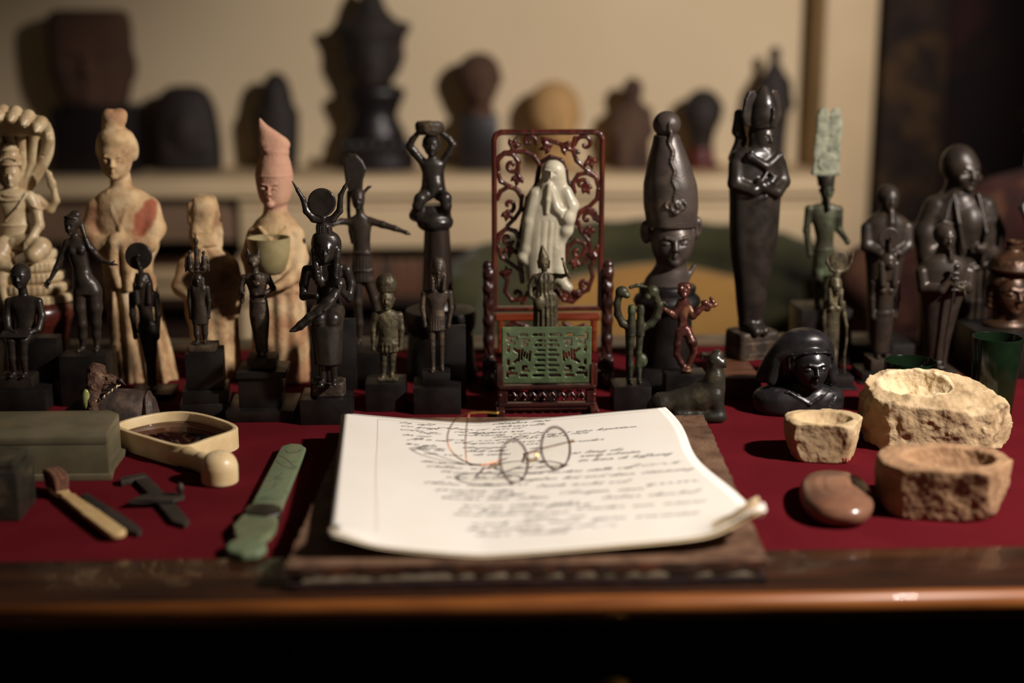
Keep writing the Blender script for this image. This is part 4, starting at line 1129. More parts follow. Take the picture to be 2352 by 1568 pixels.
# jade paper knife
def gp(pts, z): return [(lambda q: (q.x, q.y))(G(u, v, z)) for u, v in pts]
def ccw(p):
    a = sum(p[i][0] * p[(i + 1) % len(p)][1] - p[(i + 1) % len(p)][0] * p[i][1] for i in range(len(p)))
    return p if a > 0 else p[::-1]
k = thing('paper_knife', 'green jade paper knife with a dark collar between magnifier and folder', 'paper knife', G(600, 1150))
kb = prism('blade', ccw(gp([(645, 1024), (668, 1017), (692, 1019), (703, 1027), (643, 1172), (570, 1172)], 0.0075)), 0.001, 0.0075, 'jade_blade', k, 0.0018, seg=3)
for pts in ([(640, 1046), (655, 1052), (668, 1064), (676, 1072)], [(634, 1058), (650, 1070), (670, 1074), (682, 1070)], [(655, 1034), (664, 1040), (684, 1038), (690, 1032)], [(612, 1106), (630, 1098), (650, 1086)], [(606, 1128), (624, 1122), (634, 1108)]):
    vs, fs = tube_geo(smooth_path([G(u, v, 0.0075) for u, v in pts], 4), 0.0003, 5); mesh_obj('vein', vs, fs, 'vein', kb)
prism('collar', ccw(gp([(560, 1170), (572, 1158), (600, 1154), (630, 1156), (646, 1162), (643, 1178), (612, 1184), (570, 1180)], 0.0095)), 0.0004, 0.0095, 'stone_green', k, 0.002, seg=3)
prism('handle', ccw(gp([(560, 1178), (546, 1190), (537, 1206), (536, 1220), (544, 1236), (600, 1238), (622, 1224), (634, 1206), (638, 1190), (634, 1180)], 0.0085)), 0.001, 0.0085, 'jade_handle', k, 0.0025, seg=3)
prism('pommel', ccw(gp([(548, 1232), (524, 1242), (516, 1254), (524, 1264), (556, 1270), (594, 1266), (613, 1254), (611, 1242), (592, 1236)], 0.0085)), 0.0006, 0.0085, 'jade_blade', k, 0.003, seg=3)

# bone brush
b0 = G(150, 1150); b1 = G(276, 1244); fr = MM(b0, math.atan2(b1.y - b0.y, b1.x - b0.x)); L = (b1 - b0).length * 1000
t = thing('bone_brush', 'small bone-handled brush with brown bristles near the desk front', 'brush', b0)
S = Sculpt(0.8); S.k = 3
S.loft([(0, 0, 1, 1)], ) if False else None
S.path([(-32, -5, 0), (-16, -5, 0), (-6, -5, 0), (2, -6, 0), (10, -6.5, 0), (L * 0.5, -6, 0), (L - 6, -5.5, 0)], [5.0, 5.6, 5.0, 3.6, 4.6, 6.0, 6.2], k=2, flat=1.25)
S.keep(lambda x, y, z: np.abs(z - 5.2) - 3.0 + 0 * x + 0 * y)
S.build('handle', fr, 'bone', t)
S = Sculpt(0.8); S.k = 1
for i in range(6):
    for j in range(3): S.cap((-32 + i * 4.8, -6, (j - 1) * 3.6), (-33 + i * 5.0, -20 - 1.5 * math.sin(i * 0.7), (j - 1) * 4.6), 2.4, 3.0, k=0.8)
S.build('bristles', fr, 'bristle', t)

# flat dark file
f0 = G(190, 1134); f1_ = G(318, 1220)
t = thing('flat_file', 'flat dark iron blade lying beside the bone brush', 'tool', (f0 + f1_) / 2)
prism('blade', ccw(gp([(184, 1136), (200, 1130), (260, 1168), (312, 1202), (326, 1216), (316, 1222), (286, 1214), (222, 1172)], 0.005)), 0.0004, 0.005, 'iron', t, 0.0014)

# sliding caliper
t = thing('sliding_caliper', 'small dark metal sliding caliper in front of the magnifier', 'caliper', G(370, 1150))
prism('beam', ccw(gp([(300, 1092), (334, 1086), (398, 1150), (436, 1194), (424, 1204), (396, 1196), (352, 1142)], 0.0045)), 0.0006, 0.0045, 'iron', t, 0.0008)
prism('fixed_jaw', ccw(gp([(275, 1095), (332, 1084), (336, 1092), (278, 1104)], 0.006)), 0.0004, 0.006, 'iron', t, 0.0008)
slide_ = prism('slide', ccw(gp([(294, 1150), (322, 1136), (356, 1130), (404, 1130), (424, 1134), (424, 1140), (398, 1148), (346, 1148), (318, 1148)], 0.008)), 0.0047, 0.008, 'iron', t, 0.001)
q = G(415, 1137, 0.008)
lathe('thumb_screw', [(0.0012, 0), (0.0012, 0.002), (0.0032, 0.004), (0.0034, 0.008), (0.0022, 0.011), (0.0008, 0.012)], (q.x, q.y, 0.0078), 'iron', slide_, 14)

# dark block at the left border
q = G(20, 1198); t = thing('dark_glass_block', 'dark greenish block cut by the left edge of the picture', 'block', (q.x - 0.02, q.y + 0.03, 0))
zt2 = PY(20, 1062, q.y).z
box('block_body', (q.x - 0.036, q.y + 0.026, zt2 * 0.43), (0.046, 0.026, zt2 * 0.43), 'stone_green', t, 0.003)
box('block_cap', (q.x - 0.036, q.y + 0.026, zt2 * 0.93), (0.043, 0.023, zt2 * 0.07), 'stone_green', t, 0.003)

# ------------------------------------------------------------------ stones on the right
def rock(name, label, cat, u1, u2, vt, vb, build, h, Yf=None):
    y0 = G((u1 + u2) / 2, vb).y if Yf is None else Yf
    return y0
# big rough limestone bowl
fr = Frame(2150, G(2150, 1046).y + 0.040, 0.0, 870)
t = thing('limestone_bowl', 'largest rough limestone bowl, a broken cream rim over a craggy front', 'stone bowl', fr.loc)
fv = fr.vb
def planes(S, c, P):
    """cut flat facets: (direction in degrees seen from above, 0 = right, -90 = towards the viewer; distance; lean outwards per px of height)"""
    for th, d, sl in P:
        ct, st = math.cos(R(th)), math.sin(R(th))
        S.keep(lambda x, y, z, ct=ct, st=st, d=d, sl=sl: (ct * (x - c[0]) + st * (y - c[2]) - d - sl * (z + c[1])) / math.sqrt(1 + sl * sl))
S = Sculpt(2.6); S.k = 14
S.loft([(fv, 2150, 142, 84), (fv - 18, 2152, 160, 94), (fv - 55, 2152, 166, 98), (fv - 95, 2146, 160, 94), (fv - 125, 2130, 140, 84), (fv - 150, 2106, 112, 74), (fv - 158, 2100, 96, 62)], p=2.8, rd=8)
planes(S, (2150, fv, 0), [(-100, 84, 0.04), (-48, 128, 0.0), (-140, 132, 0.10)])
S.keep(lambda x, y, z: ((z + fv) - (132 + 0.34 * y - 0.12 * np.maximum(x - 2150, 0))) / 1.06)
S.ell((2104, fv - 140, 12), (82, 56, 50), k=5, op='s')
S.noise(9, 46, 2); S.noise(6.5, 17, 3); S.floor(fv)
def lime(u, v, w):
    q = ((u - 2104) / 86) ** 2 + ((v - (fv - 140)) / 60) ** 2 + ((w - 12) / 54) ** 2
    a = np.clip((1.12 - q) / 0.12, 0, 1); n = np.clip((fbm(u / 26, v / 26, w / 26, 3) - 0.34) / 0.1, 0, 1)
    c1 = np.array(lin((214, 192, 154))[:3]); c2 = np.array(lin((176, 112, 58))[:3])
    return np.concatenate([c1 * (1 - n[:, None]) + c2 * n[:, None], a[:, None]], 1)
S.build('stone', fr, 'limestone', t, pigment=lime)

# stone cup with a number
fr = Frame(1893, G(1893, 1072).y + 0.033, 0.0, 950)
fv = fr.vb
t = thing('stone_cup', 'small square-cut stone cup with a red number on its corner', 'stone bowl', fr.loc)
S = Sculpt(1.9); S.k = 8
S.loft([(fv, 1893, 72, 60), (fv - 20, 1893, 80, 66), (fv - 62, 1893, 90, 74), (fv - 84, 1893, 91, 75), (fv - 90, 1893, 88, 72)], p=2.6, rd=5)
planes(S, (1893, fv, 0), [(-103, 56, 0.10), (-28, 62, 0.16), (-165, 84, 0.12)])
S.ell((1889, fv - 96, 0), (66, 42, 54), k=4, op='s')
S.noise(4, 22, 3); S.floor(fv); S.build('cup', fr, 'limestone_smooth', t)
# the number painted on the right facet
num = []
def digit(strokes, u, v):
    for st in strokes: num.append([(u + x * 5.2, v - y * 9.5) for x, y in st])
DIG = {'3': [[(0, 1), (.8, .9), (.4, .55), (.85, .25), (0, 0)]], '1': [[(.2, .8), (.5, 1), (.4, 0)]], '4': [[(.6, 1), (0, .35), (.9, .35)], [(.65, .6), (.5, 0)]]}
for i, dch in enumerate('3143'): digit(DIG[dch], 1935 + i * 6.4, 1067 - 6)

from mathutils.bvhtree import BVHTree
cup_ob = [o for o in t.children if o.name.startswith('cup')][0]
_v = [v.co + base_of(t) for v in cup_ob.data.vertices]; _bvh = BVHTree.FromPolygons(_v, [list(p.vertices) for p in cup_ob.data.polygons])
geo = []
for st in num:
    pts = []
    for (u, v) in st:
        hit = _bvh.ray_cast(CAM, ray(u, v).normalized())
        if hit[0] is not None: pts.append(hit[0] + hit[1] * 0.0002)
    if len(pts) > 1: geo.append(tube_geo(pts, 0.00032, 6))
if geo:
    vs, fs = join_geo(geo); o = mesh_obj('painted_number', vs, fs, 'red_ink', t); o['label'] = 'red number 3143'

# front sandstone bowl
fr = Frame(2165, G(2165, 1202).y + 0.036, 0.0, 1045)
fv = fr.vb
t = thing('sandstone_bowl', 'rough brown sandstone bowl nearest the desk front at right', 'stone bowl', fr.loc)
S = Sculpt(2.6); S.k = 12
S.loft([(fv, 2160, 120, 92), (fv - 30, 2160, 138, 106), (fv - 85, 2165, 150, 116), (fv - 118, 2168, 150, 116)], p=2.5, rd=7)
planes(S, (2165, fv, 0), [(-102, 86, 0.10), (-42, 118, 0.05), (2, 140, 0.06), (-150, 126, 0.15)])
S.ell((2178, fv - 124, 8), (104, 66, 76), k=6, op='s')
S.noise(5, 46, 2); S.noise(3, 14, 3); S.floor(fv); S.build('stone', fr, 'sandstone', t)

# polished pebble
fr = MM((0.3345, 1.178, 0), R(-11))
t = thing('polished_pebble', 'smooth brown polished pebble beside the manuscript', 'pebble', fr.loc)
S = Sculpt(1.2); S.k = 6
S.loft([(-0.5, 0, 24, 46), (-5, 0, 30, 54), (-11, 0, 31.5, 56), (-17, 0, 29, 53), (-21, 0, 21, 43), (-23.5, 0, 9, 24)], p=2.5, rd=2)
S.floor(-0.3); S.build('stone', fr, 'pebble', t)

# ------------------------------------------------------------------ the crowd of statuettes, left part
def stand(name, label, cat, tiers, vb=None, Yc=None, m='ebony', ratio=1.0, rz=0.0, pname='pedestal', bevel=0.0012, zb=0.0):
    """stacked square blocks from bottom to top: tiers of (u1, u2, v of the front top edge); returns thing, depth of the centre, height"""
    u1, u2, vt = tiers[0]; uc = (u1 + u2) / 2
    if Yc is None:
        yf = G(uc, vb, zb).y; hw = (PY(u2, vb, yf).x - PY(u1, vb, yf).x) / 2; Yc = yf + hw * ratio
    t = None; z0 = zb
    for (u1, u2, vt) in tiers:
        uc = (u1 + u2) / 2; yf = Yc
        for _ in range(3):
            hw = (PY(u2, vt, yf).x - PY(u1, vt, yf).x) / 2; yf = Yc - hw * ratio
        z1 = max(PY(uc, vt, yf).z, z0 + 0.002); X = PY(uc, vt, yf).x
        if t is None: t = thing(name, label, cat, (X, Yc, zb))
        box(pname, (X, Yc, (z0 + z1) / 2), (hw, hw * ratio, (z1 - z0) / 2), m, t, bevel, rz)
        z0 = z1
    return t, Yc, z0
def arm(S, pts, r=(6, 5, 4), hand=True, k=None):
    S.path(pts, list(r)[:len(pts)], k=k)
    if hand:
        a, b = pts[-2], pts[-1]; d = [b[i] - a[i] for i in range(3)]; n = math.sqrt(sum(q * q for q in d)) or 1
        S.ell((b[0] + d[0] / n * 3, b[1] + d[1] / n * 3, b[2] + d[2] / n * 3), (r[-1] * 1.1, r[-1] * 1.3, r[-1] * 1.0), k=2)

# --- carved ivory god under a cobra hood, on a fluted round wooden foot
fr0 = Frame(70, 1.665, 0.0, 250)
t = thing('ivory_carving', 'ivory carving of a seated god under a many-headed cobra hood', 'carving', fr0.loc)
X0 = fr0.X - 8 * fr0.s; zt = PY(70, 690, 1.665).z
prof = [(0.048, 0), (0.05, 0.006), (0.046, 0.012), (0.041, 0.02), (0.038, zt * 0.55), (0.043, zt * 0.72), (0.0475, zt * 0.82), (0.047, zt * 0.9), (0.044, zt)]
n = 72; vs = []; fs = []
for r_, z in prof:
    for i in range(n):
        a = 2 * math.pi * i / n; fl_ = 1 + (0.035 * math.cos(24 * a) if 0.15 * zt < z < 0.75 * zt else 0)
        vs.append((X0 + r_ * fl_ * math.cos(a), 1.665 + r_ * fl_ * math.sin(a), z))
for k in range(len(prof) - 1):
    for i in range(n): j = (i + 1) % n; fs.append([k * n + i, k * n + j, (k + 1) * n + j, (k + 1) * n + i])
fs.append(list(range(n))[::-1]); fs.append([(len(prof) - 1) * n + i for i in range(n)])
mesh_obj('fluted_foot', vs, fs, 'rosewood', t)
fr = Frame(62, 1.665, zt, 250); vb = fr.vb
S = Sculpt(1.9); S.k = 4
for i, (v, a) in enumerate(((vb - 8, 96), (vb - 34, 88), (vb - 60, 80), (vb - 86, 74), (vb - 110, 66))):       # coils of the serpent
    S.loft([(v + 12, 58, a - 7, a * 0.66), (v + 4, 58, a, a * 0.7), (v - 6, 58, a, a * 0.7), (v - 12, 58, a - 6, a * 0.66)], k=2, fold=(40, 0.8, 0, 0))
S.floor(vb)
S.build('serpent_coils', fr, 'ivory_carved', t)
S = Sculpt(1.8); S.k = 4
U = 32
S.loft([(555, U, 38, 26), (520, U, 34, 24), (490, U, 30, 20), (462, U, 38, 22), (440, U, 40, 20), (428, U, 22, 14)], k=6)           # trunk
S.path([(8, 560, -20), (-6, 590, -46), (30, 596, -50)], [24, 22, 14]); S.path([(50, 555, -16), (98, 560, -40), (86, 574, -62), (50, 586, -56)], [26, 24, 18, 12])   # folded legs
S.path([(10, 570, -30), (4, 640, -46), (8, 676, -50)], [18, 13, 9])
S.cap((U, 425, 0), (U, 412, 0), 13)
face(S, (34, 398, -4), 20, 28, 21)
S.loft([(378, 33, 22, 20), (366, 33, 24, 22), (352, 33, 20, 19), (336, 33, 16, 15), (326, 33, 8, 8)], k=2)
for v, r_ in ((374, 23), (358, 22), (342, 18)): S.ring((33, v, 0), r_, 2.4, k=1)
for i in range(7): S.ell((15 + i * 6, 362 - 6 * math.sin(i * math.pi / 6), -20 - 3 * math.sin(i * math.pi / 6)), (2.8, 4, 3), k=1)
arm(S, [(70, 448, -4), (86, 480, -8), (92, 512, -18), (74, 545, -46)], (14, 12, 11, 8))
for q in range(4): S.cap((66 + q * 5, 546, -52), (64 + q * 5, 562, -56), 2.8, 2.2, k=1)
S.path([(84, 455, 6), (112, 478, 8), (128, 458, 4), (126, 432, 0), (122, 408, -2)], [12, 11, 9, 7, 6])                              # raised arm with the attribute
S.ell((124, 418, -6), (11, 14, 8)); S.ell((120, 402, -6), (8, 14, 7)); S.cap((116, 396, -6), (114, 386, -6), 5, 3)
S.path([(-4, 448, -4), (-26, 490, -8), (-20, 540, -30)], [14, 11, 8])
S.ring((31, 440, -4), 26, 3.0, rot=(12, 0, 0), k=1, sq=0.7); S.ring((31, 449, -8), 30, 2.2, rot=(18, 0, 0), k=1, sq=0.6)
S.path([(66, 440, -16), (48, 470, -26), (18, 500, -24), (0, 510, -16)], 3.0, k=1.5)
S.ring((U, 512, 0), 33, 2.4, k=1, sq=0.72); S.ring((U, 548, 0), 38, 3.5, k=1, sq=0.72); S.ell((34, 552, -30), (15, 14, 8), k=2)
for s_ in (-1, 1): S.ring((32 + s_ * 54, 470, -6), 15, 2.6, rot=(0, s_ * 20, 0), k=1)
S.build('body', fr, 'ivory_carved', t)
S = Sculpt(1.9); S.k = 4
S.path([(40, 470, 30), (30, 420, 30)], 26)                                                                                   # hood
S.loft([(440, 40, 26, 14, 28), (400, 36, 62, 18, 30), (350, 32, 92, 24, 30), (310, 30, 100, 30, 22), (285, 30, 96, 32, 12), (265, 28, 80, 30, 2)], k=6)
S.loft([(452, 40, 24, 10, 10), (402, 36, 52, 13, 14), (350, 32, 82, 17, 10), (310, 30, 90, 20, -2)], k=4, op='s')
for i in range(7):
    f_ = (i - 3) / 3.0
    top = (30 + f_ * 92, 318 - 46 * (1 - f_ * f_) , 8); bot = (38 + f_ * 14, 432, 22)
    S.path([bot, (34 + f_ * 62, 372, 24), top], [5, 10, 12], k=2)
    for q in range(9):
        g_ = q / 9.0; S.cap((bot[0] + (top[0] - bot[0]) * g_ - 8, bot[1] + (top[1] - bot[1]) * g_, 10), (bot[0] + (top[0] - bot[0]) * g_ + 8, bot[1] + (top[1] - bot[1]) * g_, 10), 1.6, k=1, op='s')
    hx, hv = 30 + f_ * 84, 282 - 26 * (1 - f_ * f_)
    S.path([(hx, hv + 8, 0), (hx, hv - 2, -18), (hx - 3, hv + 8, -40), (hx - 4, hv + 14, -50)], [15, 15, 12, 7], k=5)
    for s_ in (-1, 1): S.ell((hx - 3 + s_ * 8, hv - 2, -36), (5, 5, 5), k=1); S.ell((hx - 3 + s_ * 8, hv - 2, -41), (2, 2, 2), k=0.5, op='s')
    S.ell((hx - 4, hv + 18, -50), (9, 2, 6), k=1, op='s')
S.build('cobra_hood', fr, 'ivory_carved', t)

# --- small dark seated scribe
t, Yc, zt = stand('seated_scribe', 'small black bronze seated scribe with a scroll on his lap', 'statuette', [(-20, 104, 897)], vb=948, bevel=0.0015)
fr = Frame(50, Yc, zt, 605); vb = fr.vb
p = fr.at(36, vb); box('plinth', (p.x, Yc - 0.006, zt + 0.0065), (0.019, 0.017, 0.0065), 'bronze_black', t, 0.001)
q = fr.at(98, vb); box('seat_block', (q.x - 0.006, Yc + 0.018, (zt + fr.at(0, 778).z) / 2), (0.018, 0.011, (fr.at(0, 778).z - zt) / 2), 'ebony', t, 0.001)
fv = fr.vb - 0.013 / fr.kz
S = Sculpt(1.5); S.k = 4
face(S, (55, 634, -2), 21, 27, 22); S.ell((56, 628, 6), (22, 24, 22), k=4); S.ring((55, 621, 0), 21, 1.2, k=1)
S.cap((57, 660, 2), (58, 675, 4), 10, 11)
S.loft([(768, 56, 24, 18, 2), (735, 58, 24, 17, 2), (705, 58, 32, 18, 2), (688, 58, 37, 15, 3), (678, 58, 22, 11, 3)], k=5)
arm(S, [(24, 692, 2), (18, 725, -2), (24, 752, -18), (44, 756, -36)], (10, 9, 7, 5)); arm(S, [(92, 692, 2), (98, 725, -2), (92, 752, -18), (70, 757, -36)], (10, 9, 7, 5))
for s_ in (-1, 1):
    S.path([(57 + s_ * 13, 766, 0), (50 + s_ * 15, 770, -40)], [15, 12]); S.path([(49 + s_ * 14, 772, -42), (47 + s_ * 13, 812, -40), (47 + s_ * 13, fv - 8, -34)], [11, 9, 6])
    S.path([(47 + s_ * 13, fv - 4, -34), (45 + s_ * 14, fv - 3, -52)], [6, 4])
S.box((50, 764, -18), (31, 7, 24), 4, k=5)
S.floor(fv); S.build('body', fr, 'bronze_black', t)
S = Sculpt(1.5); S.k = 1
S.box((46, 757, -40), (34, 2.4, 16), 1, rot=(14, 0, 0)); S.cap((15, 756, -40), (78, 756, -40), 3.2, k=1)
S.build('scroll', fr, 'bronze_black', t)

# --- bronze nude
t, Yc, zt = stand('nude_bronze', 'bronze nude woman with both arms held out on a black cube', 'statuette', [(133, 243, 818)], Yc=1.565)
fr = Frame(188, Yc, zt, 490); vb = fr.vb
S = Sculpt(1.5); S.k = 4
S.turn(rz=-6, o=(180, 510, 0)); face(S, (173, 517, -2), 16, 22, 17, ears=False); S.turn()
S.ell((177, 508, 4), (21, 19, 20), k=4); S.ring((175, 501, 2), 16.5, 2.8, rot=(-14, 8, 0), k=3); S.ell((182, 492, 8), (13, 8, 11), k=3)
S.path([(194, 512, 4), (199, 530, 0), (206, 548, -6), (213, 566, -10)], [6, 5, 4.5, 3.5], k=2)
S.cap((179, 534, 2), (182, 550, 2), 8, 10)
S.loft([(672, 199, 31, 21), (650, 197, 30, 20), (628, 191, 22, 16), (612, 189, 20, 14), (590, 185, 22, 15), (566, 183, 26, 15), (550, 183, 24, 10), (542, 182, 12, 8)], k=6)
for s_ in (-1, 1): S.ell((184 + s_ * 10, 573, -12), (8.5, 8.5, 7), k=4)
S.ell((194, 637, -12), (14, 14, 8), k=8); S.ell((195, 640, -22), (1.6, 2.4, 2), k=1, op='s')
arm(S, [(160, 556, 0), (146, 586, -2), (134, 612, -8), (122, 634, -16)], (9, 8, 6.5, 4.5), hand=False)
S.ell((116, 642, -18), (6, 8, 4), k=3)
for i, (du, dv) in enumerate(((-11, 0), (-10, 7), (-6, 12), (-1, 13), (5, 2))): S.cap((116, 642, -18), (116 + du, 644 + dv, -20 - i), 2.6, 1.7, k=1)
arm(S, [(206, 556, 0), (222, 578, -4), (238, 594, -10), (258, 600, -16)], (9, 8, 6, 4.2), hand=False)
S.ell((264, 602, -17), (7, 4.5, 4), k=3); S.cap((264, 602, -17), (277, 604, -18), 3, 2, k=1); S.cap((262, 600, -18), (272, 594, -20), 2.2, 1.5, k=1)
S.path([(183, 672, 0), (181, 705, -4), (183, 742, -6), (181, 770, 0), (179, vb - 8, 2)], [18, 15, 11, 10, 6], k=6)
S.path([(214, 668, 0), (216, 705, -2), (214, 740, 0), (212, 768, 4), (211, vb - 8, 6)], [18, 15, 11.5, 10, 6], k=6)
S.path([(179, vb - 4, 2), (173, vb - 3, -18)], [6, 4.5]); S.path([(211, vb - 4, 6), (214, vb - 3, -14)], [6, 4.5])
S.floor(vb); S.build('body', fr, 'bronze', t)

# --- tall clay court lady
fr = Frame(298, 1.66, 0.0, 250); vb = fr.vb
t = thing('clay_lady', 'tall cream clay court lady with a high bun and red paint on her sleeve', 'statuette', fr.loc)
S = Sculpt(2.0); S.k = 6
S.ell((281, 338, 4), (44, 40, 40), k=6); face(S, (279, 362, -4), 37, 44, 38, ears=False, k=4)
S.ell((281, 318, 2), (42, 30, 40), k=5)
S.path([(281, 296, -36), (281, 322, -42)], 1.5, k=2, op='s'); S.ell((276, 288, 2), (26, 22, 24), k=6)
S.ell((281, 272, 0), (28, 22, 22), k=6); S.ell((269, 262, -4), (14, 13, 13), k=6); S.ell((294, 262, 0), (16, 13, 14), k=6); S.ell((318, 340, 6), (12, 26, 20), k=5); S.ell((244, 340, 6), (10, 26, 18), k=5)
S.cap((284, 400, 6), (286, 430, 6), 23, 26, k=5)
S.loft([(640, 292, 56, 40), (600, 290, 58, 42), (560, 290, 74, 48), (520, 291, 80, 50), (480, 291, 78, 46), (452, 290, 68, 40), (432, 288, 44, 32), (424, 287, 26, 24)], k=8)
S.path([(226, 470, -6), (216, 520, -10), (232, 548, -34), (276, 540, -54)], [20, 25, 20, 14], k=8); S.path([(352, 470, -6), (358, 515, -12), (346, 546, -36), (300, 542, -54)], [22, 27, 22, 15], k=8)
S.ell((284, 536, -56), (22, 17, 14), k=6); S.path([(276, 545, -58), (268, 590, -54), (276, 640, -46)], [14, 13, 8], k=6); S.path([(298, 545, -58), (302, 600, -52), (296, 650, -44)], [12, 10, 6], k=6)
S.path([(262, 432, -20), (272, 470, -38), (292, 520, -50)], 5, k=4); S.path([(314, 432, -20), (304, 470, -38), (290, 510, -50)], 5, k=4)
S.loft([(vb, 318, 74, 46), (820, 312, 68, 44), (740, 302, 62, 42), (680, 297, 58, 40), (630, 292, 54, 38)], k=10, fold=(13, 3.4, 0.6, 0.002))
for u, a_ in ((262, -4), (290, 0), (322, 5), (350, 8)): S.path([(u, 660, -36), (u + a_, 760, -40), (u + a_ * 2.4, vb, -42)], [4, 6, 7], k=6)
S.noise(1.6, 20, 2); S.floor(vb)
def lady(u, v, w):
    n = fbm(u / 24, v / 24, w / 24, 3)
    q = ((u - 344 - (v - 490) * -0.35) / 26) ** 2 + ((v - 490) / 46) ** 2
    a = np.clip((1.0 - q) * 1.6 + n * 1.3, 0, 1) * 0.85
    a2 = np.clip((1 - ((u - 232) / 26) ** 2 - ((v - 500) / 60) ** 2) + n, 0, 1) * 0.4
    hair = np.clip((300 - v) / 20 + n * 2.5 - 0.2, 0, 1) * 0.3
    a = np.maximum(np.maximum(a, a2), hair)
    c = np.array(lin((150, 66, 44))[:3]); return np.concatenate([np.tile(c, (len(u), 1)), a[:, None]], 1)
S.build('body', fr, 'painted_clay', t, pigment=lady)

# --- lion-headed figure with a sun disc
t, Yc, zt = stand('disc_crowned_figure', 'slim dark bronze figure with a round head disc before the clay lady', 'statuette', [(292, 392, 906)], Yc=1.585)
fr = Frame(336, Yc, zt, 557); vb = fr.vb
S = Sculpt(1.5); S.k = 4
S.loft([(690, 333, 17, 12), (664, 333, 23, 15), (640, 333, 20, 16), (626, 333, 14, 14)], k=4)
S.ell((332, 644, -10), (11, 14, 10), k=3); S.ell((331, 651, -19), (6, 6, 6), k=2)
for s_ in (-1, 1): S.ell((332 + s_ * 11, 630, -4), (4, 6, 4), k=2); S.path([(333 + s_ * 15, 650, -10), (333 + s_ * 14, 690, -14)], [7, 6], k=3)
S.loft([(760, 337, 20, 15), (735, 336, 17, 13), (712, 335, 16, 13), (690, 334, 22, 14), (672, 334, 28, 12), (664, 334, 16, 10)], k=5)
arm(S, [(306, 676, 0), (304, 720, 0), (308, 768, -2)], (8, 7, 5)); arm(S, [(361, 676, 0), (363, 720, 0), (360, 768, -2)], (8, 7, 5))
S.loft([(vb - 2, 341, 11, 10), (840, 341, 12, 11), (800, 340, 17, 13), (765, 338, 21, 15), (740, 337, 19, 14)], k=6)
S.ell((341, vb - 4, -12), (11, 6, 22), k=4)
S.floor(vb); S.build('body', fr, 'bronze', t)
S = Sculpt(1.6); S.k = 2
S.disc((326, 588, 4), 31, 4, rd=2); S.path([(331, 628, -4), (327, 606, -5), (324, 592, -6), (328, 584, -7)], [4, 3.5, 3, 3.4], k=2); S.cap((330, 632, 2), (328, 616, 4), 6)
S.build('sun_disc', fr, 'bronze_black', t)

# --- dark stone with a leather band, a green cabochon and strung beads
fr = Frame(262, 1.452, 0.0, 850); vb = fr.vb
t = thing('strapped_stone', 'dark grey carved stone bound with a leather band holding a green bead', 'artifact', fr.loc)
S = Sculpt(2.2); S.k = 10
S.loft([(vb, 255, 108, 46), (vb - 26, 256, 116, 52), (vb - 58, 262, 104, 46), (vb - 80, 270, 74, 32), (vb - 90, 276, 40, 16)], p=2.4, rd=8)
S.ring((345, vb - 40, 0), 44, 3.5, rot=(0, 84, 0), k=4); S.box((388, vb - 40, 0), (26, 60, 80), 4, rot=(0, -14, 0), k=6, op='s')
S.noise(3, 26, 2); S.floor(vb); S.build('stone_body', fr, 'stone_grey', t)
S = Sculpt(1.6); S.k = 4
b0 = 955
S.path([(224, vb - 6, -48), (224, vb - 30, -56), (226, 905, -54), (228, 875, -40), (226, 856, -14), (224, 856, 10), (226, 890, 40)], [13, 13, 14, 17, 20, 20, 15], k=6)
S.path([(206, vb - 4, -46), (208, 925, -52), (206, 890, -40)], [8, 8, 9], k=4)
S.path([(238, 868, -22), (258, 866, -18), (272, 870, -16)], [12, 11, 9], k=5)
S.noise(4.5, 9, 3); S.build('leather_band', fr, 'leather_strap', t)
S = Sculpt(1.2); S.k = 2
S.ell((214, 899, -62), (9.5, 23, 7), rot=(0, 3, 0)); S.build('green_cabochon', fr, 'green_glaze', t)
S = Sculpt(1.2); S.k = 2
S.path([(272, 872, -16), (284, 868, -22), (297, 877, -28)], [6, 5.5, 1.2]); S.build('claw', fr, 'bead_dark', t)
vs, fs = tube_geo(smooth_path([fr.at(222, 912, -66), fr.at(232, 905, -64), fr.at(246, 900, -58), fr.at(262, 889, -50), fr.at(276, 880, -40), fr.at(286, 876, -30)], 5), 0.0007, 6)
cord_ = mesh_obj('cord', vs, fs, 'bead_light', t)
for i, (u, v, w) in enumerate(((243, 902, -59), (250, 898, -57), (254, 895, -55), (258, 892, -53), (270, 884, -45), (274, 881, -42), (279, 878, -38))):
    S = Sculpt(1.3); S.k = 1; S.turn(ry=-62, o=(u, v, w)); S.disc((u, v, w), 5.0, 2.2, rot=(90, 0, 0), rd=1.2); S.build('bead', fr, 'bead_light' if i in (2, 4, 6) else 'bead_dark', cord_)

# --- tall triple crown figurine
t, Yc, zt = stand('triple_crown_figurine', 'tiny bronze figure with a tall bundled crown on a black stepped cube', 'statuette', [(407, 521, 928), (413, 517, 897), (420, 506, 812)], vb=958, rz=0.10)
fr = Frame(457, Yc, zt, 546); vb = fr.vb
p = fr.at(462, vb); box('plinth', (p.x, Yc, zt + 0.0035), (0.0145, 0.0145, 0.0035), 'bronze_worn', t, 0.0012)
fv = vb - 0.007 / fr.kz
S = Sculpt(1.3); S.k = 3
face(S, (457, 640, -2), 11, 14, 11); S.cap((457, 652, 0), (457, 662, 0), 6)
for s_ in (-1, 1): S.path([(457 + s_ * 10, 640, 0), (457 + s_ * 11, 662, -6)], [5, 4])
S.loft([(722, 456, 19, 13), (700, 456, 16, 12), (686, 456, 15, 11), (668, 456, 20, 11), (657, 456, 18, 9), (650, 456, 8, 7)], k=4)
arm(S, [(437, 660, 0), (434, 690, 0), (436, 724, -2)], (6, 5.4, 4)); arm(S, [(476, 660, 0), (479, 690, 0), (477, 724, -2)], (6, 5.4, 4))
S.loft([(742, 457, 19, 13), (722, 456, 19, 13)], k=3)
